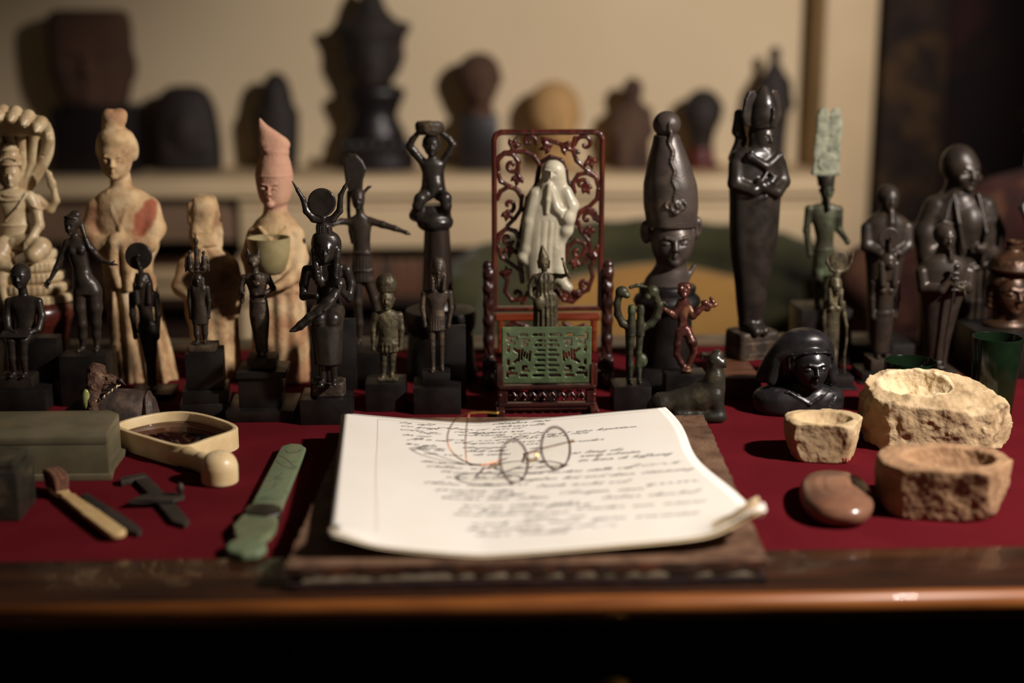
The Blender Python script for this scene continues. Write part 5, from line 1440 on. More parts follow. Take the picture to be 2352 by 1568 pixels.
S.path([(448, 735, -2), (449, 765, -8), (450, fv - 4, -10)], [9, 7, 4.6]); S.path([(466, 735, 2), (466, 765, 2), (465, fv - 4, 4)], [9, 7, 4.6])
S.path([(450, fv - 3, -10), (449, fv - 3, -22)], [4, 3]); S.path([(465, fv - 3, 4), (466, fv - 3, -8)], [4, 3])
S.floor(fv); S.build('body', fr, 'bronze', t)
S = Sculpt(1.3); S.k = 2
S.box((456, 622, 0), (17, 3, 5), 2); S.path([(430, 612, 0), (440, 620, 0), (456, 622, 0), (472, 620, 0), (482, 610, 0)], [2.5, 3, 4, 3, 2.5])
for u, top in ((440, 582), (456, 560), (472, 584)):
    S.loft([(622, u, 5, 5), (606, u, 7, 6), (590 if u != 456 else 580, u, 5.5, 5), (top, u, 2.5, 2.5)], k=2); S.ell((u, top - 4, 0), (5, 5, 4), k=1); S.ell((u, 613, -3), (5.5, 5.5, 5), k=1); 
S.ell((456, 552, 0), (5, 6, 4), k=1); S.path([(430, 622, 0), (430, 600, 0), (434, 590, 0)], [2.4, 2.4, 3], k=1); S.path([(482, 622, 0), (482, 600, 0), (478, 590, 0)], [2.4, 2.4, 3], k=1)
S.noise(1.6, 6, 2); S.build('crown', fr, 'bronze_worn', t)

# --- hooded clay figure
fr = Frame(484, 1.66, 0.0, 448); vb = fr.vb
t = thing('hooded_clay_figure', 'shorter cream clay figure in a tall pale hood between the two clay ladies', 'statuette', fr.loc)
S = Sculpt(2.1); S.k = 6
S.loft([(560, 476, 30, 28), (530, 475, 29, 30), (500, 477, 30, 32), (470, 478, 31, 30), (455, 479, 27, 26), (448, 480, 16, 16)], k=5, p=2.4)
face(S, (464, 534, -12), 21, 33, 22, ears=False, k=4)
S.path([(500, 480, 4), (505, 530, 4), (506, 572, 2)], [13, 13, 9], k=6); S.path([(450, 470, -14), (449, 505, -14)], [9, 8], k=5); S.ell((478, 478, -20), (24, 20, 14), k=5)
S.cap((476, 552, 0), (478, 575, 0), 18, 22, k=6)
S.loft([(vb, 490, 56, 42), (840, 490, 54, 40), (760, 488, 54, 38), (700, 484, 60, 40), (640, 482, 60, 40), (600, 482, 58, 36), (580, 480, 46, 30), (566, 478, 24, 22)], k=8, fold=(9, 2.6, 0.4, 0.001))
S.path([(430, 605, -6), (420, 650, -20), (450, 672, -40)], [18, 20, 14], k=8); S.path([(534, 605, -4), (542, 660, -14), (538, 708, -20)], [18, 22, 17], k=8); S.path([(536, 660, -20), (500, 676, -40)], [16, 12], k=8)
S.noise(2.0, 18, 2); S.floor(vb)
def hood(u, v, w):
    n = fbm(u / 22, v / 22, w / 22, 3); a = np.clip((1 - ((u - 505) / 50) ** 2 - ((v - 650) / 90) ** 2) * 1.3 + n, 0, 1) * 0.55
    c = np.array(lin((122, 78, 52))[:3]); return np.concatenate([np.tile(c, (len(u), 1)), a[:, None]], 1)
S.build('body', fr, 'painted_clay', t, pigment=hood)

# --- cat goddess
t, Yc, zt = stand('cat_headed_bronze', 'bronze cat-headed woman in a long dress on a moulded black stand', 'statuette', [(517, 676, 944), (546, 644, 868), (541, 655, 855)], vb=970)
fr = Frame(598, Yc, zt, 565); vb = fr.vb
p = fr.at(599, vb); box('plinth', (p.x, Yc, zt + 0.0065), (0.0155, 0.0155, 0.0065), 'bronze_worn', t, 0.0012)
fv = vb - 0.013 / fr.kz
S = Sculpt(1.35); S.k = 3.5
S.ell((586, 598, -2), (15, 15, 15)); S.ell((587, 605, -14), (7, 6.5, 7), k=4); S.ell((587, 602, -20), (2.6, 2.2, 2), k=1)
for s_ in (-1, 1):
    S.path([(586 + s_ * 9, 590, 0), (586 + s_ * 13, 570, 1)], [7.5, 1.6], k=3, flat=0.6); S.ell((586 + s_ * 6.5, 596, -14), (3, 1.8, 2), k=0.8)
S.cap((588, 612, 0), (590, 630, 0), 8, 9)
S.loft([(690, 594, 20, 15), (672, 593, 19, 14), (650, 592, 24, 15), (634, 591, 29, 13), (626, 590, 20, 9)], k=5)
S.ell((594, 640, -14), (13, 17, 6), k=3); S.ell((594, 632, -18), (6, 7, 5), k=2); S.ell((594, 648, -18), (7, 5, 5), k=2)
arm(S, [(562, 636, 0), (556, 660, -2), (558, 684, -8)], (7.5, 6.5, 5)); S.path([(558, 684, -8), (562, 668, -18)], [5, 4.4])
arm(S, [(617, 634, 0), (630, 660, -4), (612, 669, -16), (594, 670, -20)], (7.5, 6, 5, 4.2))
S.loft([(fv - 8, 598, 15, 13), (800, 597, 15, 13), (760, 596, 19, 15), (720, 595, 23, 17), (690, 594, 21, 15)], k=5)
S.ring((594, 678, 0), 19, 1.6, k=1, sq=0.75); S.ring((597, fv - 20, 0), 15, 1.4, k=1, sq=0.85)
for s_ in (-1, 1): S.path([(598 + s_ * 7, fv - 10, -2), (598 + s_ * 8, fv - 3, -4), (598 + s_ * 9, fv - 2, -20)], [5, 5, 3.4], k=2)
S.floor(fv); S.build('body', fr, 'bronze_worn', t)

# --- pointed pink hat
fr = Frame(634, 1.645, 0.0, 272); vb = fr.vb
t = thing('pointed_hat_figure', 'tall clay figure with a pink face and a torn pointed hat', 'statuette', fr.loc)
S = Sculpt(2.0); S.k = 6
S.loft([(470, 636, 18, 24), (455, 636, 32, 33), (430, 636, 40, 38), (400, 636, 43, 40), (370, 637, 38, 36), (352, 638, 32, 32)], k=6)
face(S, (628, 424, -6), 34, 46, 36, ears=False, k=4, skull=False, eyes=0.5)
S.ring((636, 397, -1), 41, 2.0, k=2, sq=0.95); S.loft([(372, 638, 37, 36), (358, 640, 31, 32), (345, 640, 33, 32), (338, 640, 30, 30)], k=2, rd=2)
S.loft([(346, 640, 30, 26), (330, 640, 36, 22), (322, 638, 35, 18), (300, 624, 21, 13), (285, 614, 10, 8), (270, 608, 1.5, 2)], k=2)
S.cap((636, 462, 4), (636, 490, 4), 26, 30, k=5)
S.loft([(660, 634, 58, 42), (600, 634, 58, 42), (550, 634, 58, 40), (520, 634, 54, 36), (500, 635, 44, 32), (486, 636, 28, 26)], k=8)
S.path([(584, 530, -4), (574, 580, -10), (582, 622, -30)], [15, 18, 16], k=8); S.path([(684, 530, -4), (688, 585, -8), (684, 616, -26), (664, 632, -54), (640, 640, -72)], [17, 20, 18, 13, 9], k=8); S.path([(582, 622, -30), (606, 640, -62), (620, 642, -72)], [15, 12, 9], k=6)
S.path([(600, 510, -30), (634, 548, -40), (664, 510, -30)], 3, k=4)
S.loft([(vb, 634, 68, 46), (860, 634, 66, 44), (760, 636, 62, 42), (690, 636, 58, 42), (640, 634, 56, 42)], k=8, fold=(11, 2.6, 0.2, 0.001))
S.noise(1.2, 24, 2); S.floor(vb)
def pink(u, v, w):
    n = fbm(u / 26, v / 26, w / 26, 3)
    a = np.clip((482 - v) / 14, 0, 1) * np.clip(0.86 + 0.5 * n, 0, 1); b = np.clip(n * 3 + (v - 650) / 260, 0, 1) * 0.45
    c1 = np.array(lin((192, 144, 120))[:3]); c2 = np.array(lin((156, 96, 66))[:3]); s_ = (v < 482)[:, None]
    return np.concatenate([np.where(s_, c1, c2), np.maximum(a, np.where(v >= 482, b, 0))[:, None]], 1)
S.build('body', fr, 'painted_clay', t, pigment=pink)
# the cup it holds
cy = 1.645 - 82 * fr.s; c = PY(617, 545, cy); zb_ = PY(617, 628, cy).z; h_ = c.z - zb_; r_ = 49.5 * fr.s * cy / 1.645
tc = thing('stone_cup', 'pale olive stone cup held in front of the pointed-hat figure', 'cup', (c.x, cy, zb_))
lathe('bowl', [(0.001, 0), (r_ * 0.52, 0), (r_ * 0.72, h_ * 0.10), (r_ * 0.88, h_ * 0.36), (r_ * 0.97, h_ * 0.7), (r_, h_), (r_ * 0.93, h_), (r_ * 0.89, h_ * 0.72), (r_ * 0.8, h_ * 0.4), (r_ * 0.6, h_ * 0.18), (0.001, h_ * 0.12)], (c.x, cy, zb_), 'jade_pale', tc, 48, caps=False)

# ------------------------------------------------------------------ statuettes, middle part
# --- nursing mother with horned disc
t, Yc, zt = stand('nursing_mother_bronze', 'bronze mother with a horned disc crown nursing a child on her lap', 'statuette', [(688, 805, 918)], vb=976)
fr = Frame(752, Yc, zt, 411); vb = fr.vb
p = fr.at(747, vb); ph = fr.at(0, 868).z - zt
S = Sculpt(1.6); S.k = 2
S.loft([(vb, 747, 41, 34, -4), (vb - 10, 747, 40, 34, -4), (870, 747, 40, 33, -4)], p=5, rd=3); S.noise(2.0, 14, 3); S.floor(vb); S.build('plinth', fr, 'bronze_worn', t)
q = fr.at(756, vb); zs = fr.at(0, 738).z
box('seat_block', (q.x + 0.001, Yc + 0.021, (zt + zs) / 2), (0.0245, 0.006, (zs - zt) / 2), 'ebony', t, 0.001)
S = Sculpt(1.55); S.k = 4
S.loft([(600, 752, 22, 17, 3), (580, 752, 33, 25, 4), (556, 752, 35, 28, 4), (538, 751, 30, 25, 3), (527, 750, 16, 16, 2)], k=4)
face(S, (751, 570, -12), 20, 27, 20, ears=False)
for s_ in (-1, 1): S.path([(752 + s_ * 25, 570, -10), (752 + s_ * 23, 605, -18), (752 + s_ * 19, 632, -22)], [10, 9, 7], k=3)
for i in range(9):
    for s_ in (-1, 1): S.cap((752 + s_ * (28 - i * 0.4), 548 + i * 9, -14 - i), (752 + s_ * (14 + i * 0.3), 550 + i * 9, -26), 0.9, k=0.6, op='s')
S.cap((751, 592, 0), (751, 612, 0), 11, 12)
S.loft([(715, 752, 34, 24), (690, 752, 28, 21), (664, 752, 26, 19), (640, 752, 32, 20), (620, 752, 40, 19), (606, 752, 40, 15), (598, 752, 24, 11)], k=6)
for s_ in (-1, 1): S.ell((752 + s_ * 15, 640, -16), (12, 12, 9), k=5)
arm(S, [(706, 616, 0), (698, 648, 2), (697, 674, -8), (728, 668, -40)], (12, 10.5, 9, 6)); arm(S, [(797, 616, 0), (806, 648, 0), (802, 678, -14), (782, 650, -40), (776, 632, -34)], (12, 11, 9.5, 7, 5.5))
S.path([(736, 712, -8), (737, 716, -62)], [24, 20], k=8); S.path([(768, 712, -8), (767, 716, -62)], [24, 20], k=8)          # thighs
S.loft([(820, 753, 31, 22, -54), (780, 753, 34, 24, -56), (740, 752, 38, 26, -54), (716, 752, 38, 26, -40)], k=8)
for s_ in (-1, 1):
    S.path([(753 + s_ * 13, 815, -54), (753 + s_ * 13, 858, -52)], [10, 7], k=4); S.path([(753 + s_ * 13, 862, -50), (752 + s_ * 15, 864, -72)], [7, 6], k=3)
    for q_ in range(4): S.cap((752 + s_ * 15 + (q_ - 1.5) * 3.6, 865, -74), (752 + s_ * 15 + (q_ - 1.5) * 3.8, 866, -82), 1.9, 1.6, k=0.6)
S.path([(752, 820, -20), (752, 860, -16)], [18, 16], k=6)
S.keep(lambda x, y, z: (-868.5 - z) + 0 * x + 0 * y); S.build('mother', fr, 'bronze_black', t)
S = Sculpt(1.5); S.k = 4
face(S, (783, 640, -54), 12, 14, 12, ears=False); S.ell((785, 637, -48), (13, 13, 13), k=3)
S.path([(776, 656, -60), (760, 676, -72), (738, 694, -80)], [11, 13, 11], k=5); S.path([(742, 692, -80), (716, 706, -84), (696, 722, -84), (680, 733, -86)], [10, 8.5, 7, 4.5], k=4); S.path([(736, 700, -70), (712, 716, -74), (696, 730, -76), (683, 737, -78)], [10, 8, 6.5, 4.5], k=4)
S.path([(682, 734, -86), (674, 736, -90)], [4.5, 3]); S.path([(774, 664, -72), (752, 690, -88)], [5, 3.8]); S.build('child', fr, 'bronze_black', t)
S = Sculpt(1.5); S.k = 2
S.loft([(534, 749, 19, 17), (522, 748, 19, 17), (512, 748, 18, 16)], k=1)
for i in range(8): S.cap((732 + i * 4.6, 514, -17), (732 + i * 4.6, 530, -17), 1.2, k=0.6)
S.disc((745, 463, 0), 32, 5, rd=3)
for s_ in (-1, 1):
    tip = (680, 416) if s_ < 0 else (808, 411); mid = (703, 456) if s_ < 0 else (788, 448)
    S.path([(747, 506, 0), (747 + s_ * 22, 500, 0), (747 + s_ * 38, 482, 0), (mid[0], mid[1], 0), ((mid[0] + tip[0]) / 2 + s_ * 0, (mid[1] + tip[1]) / 2, 0), (tip[0], tip[1], 0)], [8, 8, 7.5, 6, 4.4, 1.6], k=3)
S.cap((747, 512, 0), (747, 500, 0), 8); S.build('horned_disc', fr, 'bronze_black', t)

# --- striding figure with outstretched arm
t, Yc, zt = stand('striding_bronze', 'thin striding bronze with a tall curved crown and one arm stretched out', 'statuette', [(796, 906, 816)], Yc=1.625, ratio=0.7)
fr = Frame(842, Yc, zt, 352); vb = fr.vb
p = fr.at(846, vb); box('plinth', (p.x, Yc, zt + 0.005), (0.021, 0.013, 0.005), 'bronze', t, 0.001)
fv = vb - 0.010 / fr.kz
S = Sculpt(1.5); S.k = 4
face(S, (826, 456, -4), 15, 22, 16, ears=False); S.ell((825, 446, 0), (16, 18, 16), k=3)
S.path([(838, 440, 2), (850, 428, 0), (856, 426, 0)], [4, 3.4, 2.2], k=2); S.path([(814, 440, 2), (806, 430, 2)], [4, 2.5], k=2)
S.cap((828, 474, 0), (830, 494, 0), 9, 10)
S.loft([(580, 832, 21, 14), (560, 831, 20, 14), (535, 830, 22, 15), (512, 829, 26, 14), (498, 829, 24, 11), (490, 829, 12, 9)], k=5)
arm(S, [(852, 504, 0), (880, 512, -4), (908, 520, -8), (936, 530, -12)], (9, 8, 6.5, 4), hand=False); S.cap((934, 529, -12), (943, 533, -12), 4.5, 2.5)
arm(S, [(806, 506, 0), (786, 504, -4), (770, 508, -18)], (8.5, 7, 5)); S.ring((832, 575, 0), 22, 2.2, k=1, sq=0.72)
S.loft([(642, 832, 26, 17), (615, 832, 25, 16), (590, 832, 22, 15), (574, 832, 21, 14)], k=4, fold=(20, 0.7, 0, 0)); S.ring((832, 616, 0), 25, 2.0, k=1, sq=0.7)
S.path([(820, 640, 0), (818, 690, -4), (821, 740, -2), (821, fv - 6, 2)], [13, 10.5, 9, 6], k=5); S.path([(844, 640, 0), (858, 685, 2), (868, 735, 2), (874, fv - 6, 6)], [13, 10.5, 9, 6], k=5)
S.path([(821, fv - 4, 2), (818, fv - 3, -18)], [6, 4]); S.path([(874, fv - 4, 6), (878, fv - 3, -14)], [6, 4])
S.floor(fv); S.build('body', fr, 'bronze', t)
S = Sculpt(1.6); S.k = 4
S.plate([(793, 362), (806, 352), (824, 354), (838, 368), (847, 388), (838, 412), (836, 434), (806, 440), (798, 420), (795, 392)], 2, 6, rd=4)
S.path([(804, 440, 10), (802, 480, 14), (804, 530, 16), (808, 556, 16)], [5, 4.4, 4, 3], k=2); S.build('crown', fr, 'bronze_black', t)

# --- child with a ball cap
t, Yc, zt = stand('capped_child_bronze', 'small worn bronze boy in a bulbous cap between two black stands', 'statuette', [(838, 932, 882)], vb=946)
fr = Frame(889, Yc, zt, 627); vb = fr.vb
S = Sculpt(1.4); S.k = 4
S.ell((889, 650, 2), (25, 23, 22), k=4); S.loft([(668, 889, 20, 18), (655, 889, 22, 20)], k=3)
face(S, (889, 686, -2), 18, 24, 18); S.cap((889, 704, 0), (890, 718, 0), 9)
S.loft([(790, 891, 24, 17), (765, 891, 22, 16), (740, 891, 27, 16), (722, 891, 30, 13), (712, 890, 18, 9)], k=5)
arm(S, [(863, 722, 0), (857, 756, 0), (856, 796, -4)], (8, 7, 5)); arm(S, [(918, 722, 0), (922, 756, 0), (919, 796, -4)], (8, 7, 5))
S.loft([(806, 891, 25, 17), (785, 891, 24, 17)], k=3, fold=(16, 1.2, 0, 0))
for s_ in (-1, 1):
    S.path([(890 + s_ * 11, 798, 0), (889 + s_ * 10, 836, 0), (888 + s_ * 10, vb - 10, 2)], [10, 7.5, 5.5], k=3); S.path([(888 + s_ * 10, vb - 7, 2), (888 + s_ * 11, vb - 7, -16)], [5.5, 4])
S.box((889, vb - 3, -4), (24, 4, 20), 2, k=2); S.noise(1.4, 8, 2); S.floor(vb); S.build('body', fr, 'bronze_olive', t)

# --- kneeling bearer on a column
fr = Frame(1008, 1.655, 0.0, 278); vb = fr.vb
t = thing('kneeling_bearer', 'bronze kneeling man holding a bowl on his head atop a wooden column', 'statuette', fr.loc)
S_ = fr.s; zc = lambda v: fr.at(0, v).z
c0 = fr.at(1010, vb)
zk = [zc(v) for v in (870, 830, 760, 745, 720, 706, 700)]
lathe('column_foot', [(0.001, 0), (84 * S_, 0), (86 * S_, 0.006), (80 * S_, 0.012), (76 * S_, zk[2] - 0.004), (72 * S_, zk[2]), (80 * S_, zk[3]), (84 * S_, zk[4]), (80 * S_, zk[5]), (46 * S_, zk[6]), (0.001, zk[6])], (c0.x, 1.655, 0), 'ebony', t, 56, caps=False)
lathe('column', [(0.001, zk[6]), (44 * S_, zk[6]), (39 * S_, zk[6] + 0.006), (36 * S_, zc(660)), (31 * S_, zc(560)), (29 * S_, zc(520)), (0.001, zc(519))], (fr.at(1004, 0).x, 1.655, 0), 'dark_wood', t, 40, caps=False)
S = Sculpt(1.5); S.k = 4
S.loft([(522, 1000, 30, 28), (512, 1000, 40, 36), (502, 1000, 42, 38), (494, 1000, 38, 34)], k=3)
S.loft([(500, 990, 44, 34), (480, 990, 46, 34), (464, 994, 36, 28)], k=8); S.path([(954, 486, -20), (962, 478, -26)], [13, 12], k=4); S.ell((954, 491, -31), (5, 5, 6), k=1, op='s')
face(S, (995, 332, -4), 19, 23, 20); S.ell((994, 326, 4), (21, 21, 21), k=4)
S.cap((996, 352, 0), (997, 368, 0), 10, 12)
S.loft([(445, 997, 30, 22), (420, 997, 27, 20), (395, 997, 25, 18), (374, 996, 29, 17), (362, 996, 22, 12)], k=6)
S.ell((1000, 420, -14), (16, 18, 10), k=8)
S.path([(974, 368, 0), (956, 346, -2), (945, 332, -4), (952, 318, -4), (964, 304, -6)], [9.5, 8.5, 8, 7, 6], k=3); S.path([(1018, 370, 0), (1032, 350, -2), (1043, 330, -4), (1034, 316, -4), (1018, 304, -6)], [9.5, 8.5, 8, 7, 6], k=3)
S.path([(982, 440, 0), (968, 448, -30), (962, 462, -34)], [17, 14, 12], k=5); S.path([(962, 464, -34), (962, 488, -10)], [12, 10], k=5); S.path([(1012, 440, 0), (1024, 446, -30), (1026, 462, -32)], [17, 14, 12], k=5); S.path([(1026, 464, -32), (1026, 488, -8)], [12, 10], k=5)
S.build('body', fr, 'bronze_black', t)
S = Sculpt(1.5); S.k = 4
S.loft([(308, 990, 24, 22), (298, 990, 31, 27), (286, 990, 32, 28), (279, 990, 28, 25)], k=3); S.noise(2.2, 9, 2); S.build('bowl', fr, 'bronze_worn', t)

# --- standing figure with striped headcloth
t, Yc, zt = stand('headcloth_bronze', 'small grey bronze king in a striped headcloth and kilt on stepped black blocks', 'statuette', [(949, 1059, 892), (969, 1034, 857)], vb=952)
fr = Frame(1004, Yc, zt, 591); vb = fr.vb
q = fr.at(1036, vb); box('back_block', (q.x + 0.002, Yc + 0.0205, fr.at(0, 755).z / 2), (0.014, 0.0035, fr.at(0, 755).z / 2), 'ebony', t, 0.001)
S = Sculpt(1.4); S.k = 3.5
S.loft([(660, 1007, 13, 10, 2), (640, 1008, 18, 14, 2), (615, 1008, 18, 16, 2), (600, 1008, 15, 14, 2), (591, 1008, 8, 8, 2)], k=3)
face(S, (1008, 620, -8), 11.5, 16, 12, ears=False)
for s_ in (-1, 1): S.path([(1008 + s_ * 13, 630, -8), (1007 + s_ * 12, 662, -13)], [6, 5], k=2)
for i in range(8):
    for s_ in (-1, 1): S.cap((1008 + s_ * 18, 606 + i * 7, -6), (1008 + s_ * 8, 606 + i * 7, -16), 0.8, k=0.5, op='s')
S.path([(1008, 640, -16), (1008, 652, -17)], [3, 2.4])
S.loft([(725, 1003, 19, 14), (708, 1003, 18, 13), (688, 1004, 23, 14), (670, 1004, 29, 12), (662, 1004, 18, 8)], k=4)
arm(S, [(974, 672, 0), (970, 705, 0), (976, 742, -4)], (7, 6.2, 4.6)); arm(S, [(1034, 672, 0), (1036, 705, 0), (1030, 744, -4)], (7, 6.2, 4.6))
S.loft([(756, 1001, 22, 16, -2), (738, 1001, 21, 15), (720, 1002, 19, 14)], k=2, fold=(22, 0.8, 0, 0))
S.path([(991, 750, -4), (992, 790, -10), (993, vb - 6, -12)], [9, 7, 5], k=3); S.path([(1012, 750, 2), (1013, 790, 4), (1013, vb - 6, 6)], [9, 7, 5], k=3)
S.path([(993, vb - 3, -12), (991, vb - 2, -28)], [5, 3.6]); S.path([(1013, vb - 3, 6), (1015, vb - 2, -8)], [5, 3.6])
S.floor(vb); S.build('body', fr, 'bronze_worn', t)

# ------------------------------------------------------------------ the big rosewood table screen with the white jade man
SY = 1.615
sc = Frame(1258, SY, 0.0, 297); vb = sc.vb
t = thing('carved_table_screen', 'tall red rosewood table screen of openwork scrolls carrying a jade figure', 'table screen', sc.loc)
m_ = sc.s
def bar(name, pts, r, mt, par, sub=4, sq=1.0):
    vs, fs = tube_geo(smooth_path([sc.at(*p) for p in pts], sub) if sub else [sc.at(*p) for p in pts], r, 8); return mesh_obj(name, vs, fs, mt, par)
S = Sculpt(2.0); S.k = 2                                    # rounded frame
L_, R_, T_, B_ = 1136, 1380, 303, 700
S.path([(L_, B_, 0), (L_, T_ + 16, 0), (L_ + 5, T_ + 5, 0), (L_ + 16, T_, 0), (R_ - 16, T_, 0), (R_ - 5, T_ + 5, 0), (R_, T_ + 16, 0), (R_, B_, 0)], 6.5, k=1)
S.build('frame', sc, 'rosewood', t)
S = Sculpt(2.0); S.k = 2
S.box((1258, 703, 0), (130, 5, 10), 2); S.build('lower_rail', sc, 'rosewood', t)
S = Sculpt(2.0); S.k = 2
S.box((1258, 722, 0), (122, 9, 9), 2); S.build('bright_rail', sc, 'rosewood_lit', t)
S = Sculpt(2.0); S.k = 2
S.box((1258, 800, 2), (124, 7, 9), 2); S.box((1258, 885, 2), (128, 34, 9), 3); S.build('apron', sc, 'rosewood', t)
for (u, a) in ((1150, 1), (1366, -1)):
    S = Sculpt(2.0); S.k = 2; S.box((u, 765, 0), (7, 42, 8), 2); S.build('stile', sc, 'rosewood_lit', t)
for s_, u in ((-1, 1122), (1, 1396)):                          # carved side posts on their feet
    S = Sculpt(2.0); S.k = 3
    S.box((u, 760, 0), (12, 150, 14), 4)
    for v, a in ((622, 14), (655, 14), (690, 13.5), (730, 14), (775, 13.5), (820, 14)): S.ell((u, v, -6), (a, 15, 14), k=5)
    S.path([(u - 5, 640, -14), (u + 5, 670, -15), (u - 5, 700, -14), (u + 5, 735, -15), (u - 4, 770, -14), (u + 4, 805, -14)], 3.5, k=3)
    S.ell((u + s_ * 2, 604, 0), (12, 14, 13), k=3)
    S.box((u, vb - 34, -4), (15, 34, 34), 6, k=4); S.ell((u, vb - 20, -44), (14, 20, 20), k=6); S.ell((u, vb - 20, 40), (14, 20, 20), k=6)
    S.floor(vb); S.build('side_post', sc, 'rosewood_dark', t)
def spiral(c, r, a0, turns, n=16, w=0.0, grow=0.12):
    return [(c[0] + r * (1 - (1 - grow) * i / n) * math.cos(a0 + turns * 2 * math.pi * i / n), c[1] + r * (1 - (1 - grow) * i / n) * math.sin(a0 + turns * 2 * math.pi * i / n), w) for i in range(n + 1)]
def scroll(name, main, curl_, leaf=None, r=5.2):
    """one openwork tendril: a curving stem, its spiral end and a leaf"""
    S = Sculpt(2.0); S.k = 2.5
    S.path([(p[0], p[1], 0) for p in main], r, k=2)
    if curl_:
        c, rad, a0, tr = curl_; sp = spiral(c, rad, a0, tr); S.path(sp, [r * (1 - 0.35 * i / len(sp)) for i in range(len(sp))], k=1.5)
    for (lu, lv, a, sz) in (leaf or []):
        for da, f_ in ((-38, 0.8), (0, 1.0), (38, 0.8)):
            x, y = math.cos(R(a + da)), math.sin(R(a + da)); S.path([(lu, lv, -1), (lu + x * sz * f_ * 0.6, lv + y * sz * f_ * 0.6, -3), (lu + x * sz * f_, lv + y * sz * f_, -1)], [3.2, 5.2, 1.4], k=2.5)
    return S.build(name, sc, 'rosewood', t)
PI = math.pi
tend = [
 ([(1142, 362), (1160, 348), (1184, 346), (1206, 346), (1226, 356), (1238, 374)], ((1214, 324), 17, 0.2, -0.95), [(1176, 340, -70, 30)]),
 ([(1146, 384), (1144, 366), (1158, 350), (1178, 352), (1190, 368), (1188, 388), (1192, 404)], ((1176, 376), 17, 0.6, 0.9), [(1190, 396, 100, 30)]),
 ([(1144, 392), (1150, 412), (1172, 424), (1190, 432), (1200, 446)], None, None),
 ([(1143, 452), (1150, 434), (1168, 424), (1186, 430), (1198, 450), (1196, 476), (1182, 496), (1166, 512)], ((1168, 466), 16, 1.2, -0.8), [(1166, 478, 100, 26)]),
 ([(1143, 548), (1148, 530), (1164, 518), (1184, 524), (1192, 540), (1200, 560), (1210, 590)], ((1166, 540), 15, 0.6, 0.9), [(1172, 556, 95, 34)]),
 ([(1145, 560), (1152, 584), (1176, 600), (1200, 618)], None, None),
 ([(1150, 620), (1166, 634), (1160, 662), (1176, 684), (1192, 682)], ((1186, 668), 14, 1.5, -0.8), [(1166, 626, -100, 24)]),
 ([(1200, 690), (1212, 666), (1232, 654)], None, None),
 ([(1246, 318), (1276, 326), (1300, 336), (1326, 348)], None, [(1286, 330, 30, 34), (1264, 332, 160, 30)]),
 ([(1318, 316), (1312, 340), (1322, 366), (1346, 388), (1366, 402)], ((1340, 330), 22, PI, 0.95), [(1350, 358, 75, 30)]),
 ([(1372, 424), (1366, 404), (1346, 394), (1326, 398), (1314, 416), (1318, 436)], ((1334, 420), 15, 0.4, -0.9), [(1340, 420, 60, 26)]),
 ([(1372, 430), (1370, 452), (1354, 468), (1332, 482), (1322, 500)], None, None),
 ([(1322, 506), (1326, 484), (1346, 472), (1364, 480), (1372, 500)], ((1348, 496), 16, 0.0, -0.9), [(1350, 514, 80, 28)]),
 ([(1326, 500), (1334, 526), (1352, 548), (1356, 574), (1340, 600)], None, None),
 ([(1300, 590), (1304, 560), (1322, 546), (1342, 554), (1350, 574)], ((1326, 572), 16, -0.2, 0.9), [(1324, 588, 110, 28)]),
 ([(1372, 560), (1366, 590), (1356, 606), (1362, 630), (1352, 660), (1336, 668)], ((1344, 646), 14, 1.6, 0.8), [(1360, 590, -80, 22)]),
 ([(1282, 664), (1296, 684), (1316, 688), (1334, 672), (1340, 650)], ((1300, 672), 13, 1.2, -0.9), [(1320, 676, -60, 22)]),
 ([(1250, 690), (1262, 668), (1282, 660)], None, None)]
for a, b, c in tend: scroll('openwork_scroll', a, b, c)
for pts in ([(1166, 742), (1184, 734), (1206, 744), (1226, 750)], [(1296, 738), (1320, 752), (1344, 744), (1354, 756)], [(1226, 752), (1260, 744), (1296, 750)]):
    S = Sculpt(2.0); S.k = 2; S.path([(p[0], p[1], 0) for p in pts], [5, 6, 6, 4][:len(pts)], k=2); S.build('openwork_scroll', sc, 'rosewood', t)
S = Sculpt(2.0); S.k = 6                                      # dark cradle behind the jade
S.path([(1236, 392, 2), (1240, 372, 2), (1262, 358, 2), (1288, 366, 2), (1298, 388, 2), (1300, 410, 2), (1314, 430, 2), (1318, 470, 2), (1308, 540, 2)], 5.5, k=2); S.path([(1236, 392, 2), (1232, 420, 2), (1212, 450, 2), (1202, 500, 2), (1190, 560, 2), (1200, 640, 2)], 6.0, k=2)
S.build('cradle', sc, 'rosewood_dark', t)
# white jade man
jf = Frame(1258, SY, 0.0, 372)
S = Sculpt(1.8); S.k = 7
WJ = -22
tj = thing('white_jade_figure', 'white jade robed old man set into the red openwork screen', 'carving', jf.at(1250, 660, WJ))
S.ell((1268, 392, WJ), (27, 27, 22)); S.ell((1252, 414, WJ - 4), (13, 18, 14), k=6); S.ell((1282, 410, WJ), (15, 20, 14), k=6)
S.loft([(640, 1246, 36, 18, WJ), (600, 1248, 42, 20, WJ), (540, 1252, 46, 22, WJ), (490, 1258, 50, 22, WJ), (450, 1262, 46, 20, WJ), (420, 1264, 34, 17, WJ), (408, 1264, 22, 14, WJ)], k=8)
S.path([(1296, 436, WJ - 4), (1308, 466, WJ - 8), (1300, 492, WJ - 14), (1274, 470, WJ - 18), (1262, 430, WJ - 16)], [14, 17, 16, 11, 8], k=6); S.path([(1300, 486, WJ - 8), (1296, 520, WJ - 8), (1288, 544, WJ - 6)], [18, 16, 9], k=6)
S.path([(1226, 440, WJ - 2), (1212, 500, WJ - 4), (1206, 560, WJ - 2), (1198, 580, WJ), (1206, 592, WJ)], [14, 13, 12, 12, 8], k=6)
